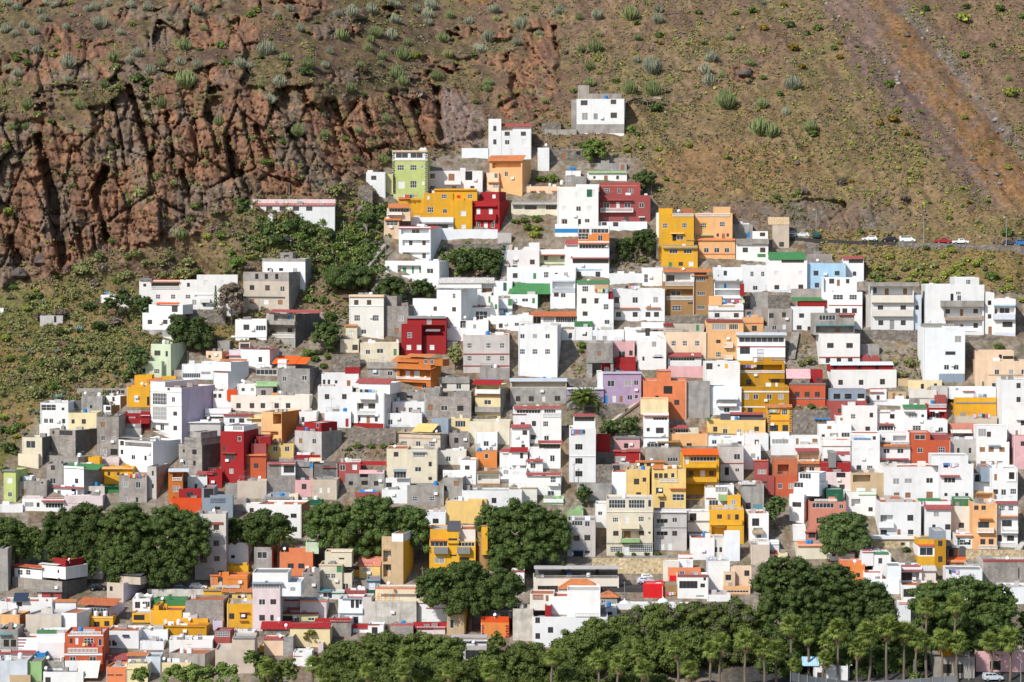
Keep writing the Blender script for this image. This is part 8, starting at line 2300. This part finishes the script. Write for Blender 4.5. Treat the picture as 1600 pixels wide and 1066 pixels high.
for (u_, col_, lab_, k_, f_, bk_) in [
    (1240, (.62, .63, .66), 'silver white car at the head of the road, beside the tan house', 'hatch', 1, 3.0), (1252, (.70, .70, .70), 'white car parked second from the tan house by the road', 'hatch', -1, 2.5),
    (1274, (.02, .08, .08), 'dark teal pickup standing where the road leaves the village', 'suv', 0, 2.2), (1358, (.75, .75, .74), 'white hatchback parked alone before the low roadside wall', 'hatch', -1, 1.6),
    (1389, (.015, .015, .017), 'black car parked between the white hatchback and the white van', 'hatch', -1, 1.6), (1417, (.76, .76, .75), 'white van with side windows parked on the road', 'van', 1, 1.7),
    (1443, (.13, .12, .11), 'dark grey car parked behind the street lamp', 'hatch', 1, 3.4), (1473, (.36, .015, .03), 'dark red pickup parked on the road', 'pickup', 1, 1.7),
    (1500, (.74, .74, .73), 'white saloon car parked beside the dark red pickup', 'pickup', 1, 1.7), (1577, (.05, .05, .06), 'dark car parked under the round green tree', 'hatch', 1, 1.7), (1598, (.04, .16, .40), 'blue car at the far end of the road', 'suv', 1, 1.8)]:
    p_, sl_ = road_pt(u_, bk_)
    build_car(p_ + Vector((0, 0, .02)), math.pi / 2 if f_ == 0 else (0 if f_ > 0 else math.pi), col_, lab_, k_)

def lamp(p, h, label, arm=1.2, group='street lamps'):
    root = empty('street_lamp', p)
    b = MB(); b.tube([(0, 0, -.3), (0, 0, h * .5), (0, 0, h)], [.11, .085, .06], 8)
    b.tube([(0, 0, h - .02), (arm * .7, -.1, h + .18)], [.045, .04], 6)
    link('pole', b.mesh('pole', [METAL]), root)
    b = MB(); b.box(arm * .55, arm * 1.1, -.25, .05, h + .1, h + .24)
    link('lamp_head', b.mesh('lamp_head', [PVC]), root)
    tag(root, label, 'street lamp', group)
for u_, lab_, h_, bk in ((1275, 'street lamp behind the dark teal pickup', 7.5, 6), (1443, 'tall street lamp between the white van and the dark red pickup', 7.2, .4), (1572, 'street lamp beside the round green tree on the road', 7.2, .4)):
    p_, _ = road_pt(u_, bk)
    lamp(p_, h_, lab_, -.8)
for u_, v_, h_, lab_ in ((1514, 1063, 6.0, 'street lamp standing before the dark domed laurel tree'), (1595, 1066, 6.2, 'street lamp at the end of the palm row'), (1428, 1058, 3.6, 'short street lamp under the dark laurel'), (1327, 1060, 2.6, 'short lamp post in the palm row')):
    lamp(at(u_, v_), h_, lab_, .5)
for u_, v0_, v1_, lab_ in ((452, 285, 318, 'thin aerial mast on the long white house under the cliff'), (537, 345, 385, 'wooden utility pole in the green garden slope'), (603, 375, 405, 'utility pole beside the sloping steps'), (1018, 268, 305, 'metal lamp pole beside the rose red balcony house'),
                             (976, 908, 940, 'lamp pole beside the parking lot'), (660, 885, 925, 'wooden pole beside the rounded green laurel'), (897, 723, 760, 'utility pole at the foot of the slim white tower house')):
    p_ = at(u_, v1_); h_ = (v1_ - v0_) / (FPX / p_.y)
    root = empty('utility_pole', p_)
    b = MB(); b.tube([(0, 0, -.5), (0, 0, h_)], [.10, .07], 7); b.tube([(-.5, 0, h_ - .4), (.5, 0, h_ - .4)], [.04, .04], 4)
    link('pole', b.mesh('pole', [RUST]), root)
    tag(root, lab_, 'pole', 'utility poles')

# ------------------------------------------------------------------ parking lot, street, fence, stairs
def parking():
    a = [at(958, 921), at(1046, 921), at(1046, 890), at(958, 890)]
    z = a[0].z + .5
    b = MB()
    x0, x1 = a[0].x - 1, a[1].x + 1; y0 = a[0].y - 1.5; y1 = y0 + 16
    zb = z + 1.0
    b.quad((x0, y0, z), (x1, y0, z), (x1, y1, zb), (x0, y1, zb))
    b.quad((x0, y0, z - 3), (x1, y0, z - 3), (x1, y0, z), (x0, y0, z))
    link('parking_lot', b.mesh('parking_lot', [ASPH]), kind='structure')
    return x0, x1, y0, y1, z, zb
PX0, PX1, PY0, PY1, PZ0, PZ1 = parking()
def park_pt(u, t):
    y = PY0 + (PY1 - PY0) * t
    return Vector(((u - 800) / FPX * y, y, PZ0 + (PZ1 - PZ0) * t + .02))
build_car(park_pt(1012, .78), 0, (.01, .06, .05), 'dark green van at the back of the parking lot', 'van', 'cars in the parking lot')
build_car(park_pt(1014, .55), .1, (.74, .75, .76), 'white car in the middle of the parking lot', 'hatch', 'cars in the parking lot')
build_car(park_pt(1010, .3), .05, (.55, .62, .72), 'pale blue white car nearest the front of the parking lot', 'hatch', 'cars in the parking lot')
build_car(at(1551, 1064), .1, (.50, .54, .58), 'grey estate car on the bottom street behind the fence', 'suv', 'cars on the bottom street')
build_car(at(310, 921), 0, (.7, .7, .7), 'white car parked under the widest laurel tree', 'hatch', 'cars under the laurels')
build_car(at(284, 923), 0, (.04, .09, .16), 'dark blue car parked under the widest laurel tree', 'hatch', 'cars under the laurels')
build_car(at(153, 922), .2, (.02, .025, .03), 'black car beside the wide block house in the shade', 'hatch', 'cars under the laurels')
build_car(at(1374, 790 + 11), 0, (.015, .015, .02), 'dark car half hidden beside the large white bracketed house', 'hatch', 'cars in the lanes')
build_car(at(447, 372 + 6), 0, (.02, .02, .025), 'dark car tucked below the amber house wall', 'hatch', 'cars in the lanes')

def fence():
    pts = [(1235, 1052), (1275, 1060), (1340, 1067), (1420, 1063), (1495, 1057)]
    W = [at(u, v + 12, 575 - 2 * abs(i - 2)) for i, (u, v) in enumerate(pts)]
    root = empty('metal_fence', W[2])
    k = 0
    for a, c in zip(W[:-1], W[1:]):
        n = max(3, int((c - a).length / 2.2))
        for j in range(n):
            p = a.lerp(c, j / n) - W[2]; q = a.lerp(c, (j + 1) / n) - W[2]
            b = MB()
            e = Vector((0, .04, 0)); up = Vector((0, 0, 1.75))
            b.quad(tuple(p), tuple(q), tuple(q + up), tuple(p + up)); b.quad(tuple(q + e), tuple(p + e), tuple(p + up + e), tuple(q + up + e))
            b.quad(tuple(p + up), tuple(q + up), tuple(q + up + e), tuple(p + up + e))
            link('panel', b.mesh('panel', [paint('fence sheet', (.16, .17, .18), .5, stain=.3)]), root)
            b = MB(); b.box(p.x - .06, p.x + .06, p.y - .12, p.y - .02, p.z - .3, p.z + 2.0)
            link('post', b.mesh('post', [METAL]), root)
    tag(root, 'curved grey metal sheet fence at the bottom beside the palms', 'fence')
fence()

def stairs(u0, v0, u1, v1, wpx, label, col='concrete', rail=None, steps=None):
    a = at(u0, v0); c = at(u1, v1)
    a += Vector((0, -.6, .25)); c += Vector((0, -.6, .25))
    root = empty('stairs', a)
    d = c - a; n = steps or max(6, min(46, int(abs(d.z) / .22)))
    w_ = wpx / (FPX / a.y)
    hd = Vector((d.x, d.y, 0)).normalized(); sd = Vector((-hd.y, hd.x, 0)) * (w_ / 2)
    rise = d.z / n
    run = math.hypot(d.x, d.y) / n
    me = None
    ang = math.atan2(hd.y, hd.x)
    b = MB(); b.box(-.02, run + .06, -w_ / 2, w_ / 2, -.6, 0)
    me = b.mesh('step', [cmat(col)])
    for k in range(n):
        p = d * (k / n)
        o = link('step', me, root, (p.x, p.y, p.z + rise)); o.rotation_euler = (0, 0, ang)
    if rail:
        b = MB()
        q0 = sd + Vector((0, 0, 1)); b.tube([tuple(q0), tuple(d + q0)], [.07, .07], 6)
        for k in range(0, n + 1, 4):
            p = d * (k / n) + sd; b.tube([tuple(p), tuple(p + Vector((0, 0, 1)))], [.045, .045], 5)
        link('railing', b.mesh('railing', [cmat(rail)]), root)
    tag(root, label, 'stairs', 'outdoor stairs climbing the village')
stairs(787, 436, 797, 384, 9, 'steep concrete stairs with a blue railing beside the garden wall', 'beige', 'blue')
stairs(575, 418, 602, 383, 7, 'narrow sloping concrete steps through the green hillside garden', 'concrete')
stairs(583, 455, 594, 436, 5, 'short steps with a rusty red railing below the sloping path', 'concrete', 'terracotta')
stairs(950, 664, 998, 628, 7, 'long concrete stairs under the lavender house', 'beige')
stairs(1236, 560, 1243, 520, 12, 'steep shaded concrete stairs beside the white house with blue framed top', 'concrete')
stairs(1577, 700, 1576, 660, 7, 'white edged stairs between the six shuttered house and the pink house', 'beige')
stairs(1588, 862, 1600, 846, 10, 'broad concrete stairs at the end of the balconied houses', 'palegrey')
stairs(572, 372, 570, 350, 6, 'weathered steps beside the orange tiled veranda house', 'concrete')
stairs(558, 330, 580, 303, 10, 'rough stone steps climbing to the small white house', 'stone')

def domes():
    for u, v, wpx, lab in ((976, 946, 20, 'white plaster dome nearest the orange hipped roofs'), (1036, 942, 18, 'second white plaster dome further along the parapet above the pines')):
        p = at(u, v, float(base_depth(u, 953)) + 1.5); r = wpx / (FPX / p.y) / 2
        b = MB(); pts = [(0, 0, r * math.sin(k * math.pi / 12) * .8) for k in range(7)]
        b.tube(pts, [max(.02, r * math.cos(k * math.pi / 12)) for k in range(7)], 18)
        b.tube([(0, 0, r * .75), (0, 0, r * 1.1)], [.18, .1], 6)
        o = link('dome', b.mesh('dome', [cmat('white')]), None, p)
        tag(o, lab, 'dome', 'white domes above the pines')
domes()

def creeper(u, v, wpx, hpx, foot, label):
    p = at(u, foot, float(base_depth(u, foot)) - .5); k = FPX / p.y
    rng = np.random.default_rng(5)
    zc = (foot - v) / k
    lob = sub_lobes(rng, (0, 0, zc), (wpx / k / 2, .35, hpx / k / 2), 14, .45)
    vv, f = leaf_quads(rng, lob, 900, .13)
    tag(link('creeper', np_mesh('creeper', vv, f, [LEAF['rust'], LEAF['dark']], rng.integers(0, 2, len(f))), None, p), label, 'creeper')
creeper(485, 996, 22, 26, 1011, 'creeper with reddish leaves climbing the cream yellow house wall')


# ---- cables looped across the facades
def cable(a, b, sag, label):
    A = at(*a) + Vector((0, -2.2, 0)); B = at(*b) + Vector((0, -2.2, 0))
    m = MB(); n = 14
    pts = [tuple(A.lerp(B, k / n) + Vector((0, 0, -sag * 4 * (k / n) * (1 - k / n))) - A) for k in range(n + 1)]
    m.tube(pts, [.028] * (n + 1), 4)
    tag(link('overhead_cable', m.mesh('overhead_cable', [RUB]), None, A), label, 'cable', 'cables strung across the houses')
for a_, b_, s_, l_ in (((1172, 712), (1290, 742), 1.2, 'cable sagging from the rough concrete house to the pink house with red upper floor'), ((1282, 710), (1578, 716), 1.6, 'long cable crossing the white houses with blue tarpaulin and orange tile band'),
    ((1020, 520), (1090, 540), .8, 'cable in front of the beige house with green roof door'), ((690, 648), (830, 660), 1.4, 'cable strung above the broad cream house'), ((876, 718), (900, 735), .5, 'short cable at the slim white tower house'),
    ((300, 372), (452, 318), 1.5, 'cable running from the long white villa to the aerial mast'), ((537, 345), (603, 378), 1.2, 'cable between the two poles of the green garden slope'), ((1395, 770), (1440, 800), .7, 'cable hanging across the broad white house with brown windows'),
    ((740, 745), (780, 735), .5, 'cable before the small orange house'), ((960, 590), (1040, 600), .9, 'cable above the coral orange house'), ((1320, 610), (1440, 622), 1.0, 'cable before the white house with tan roof room'), ((420, 980), (520, 1000), 1.0, 'cable above the dark red roofs near the street')):
    cable(a_, b_, s_, l_)
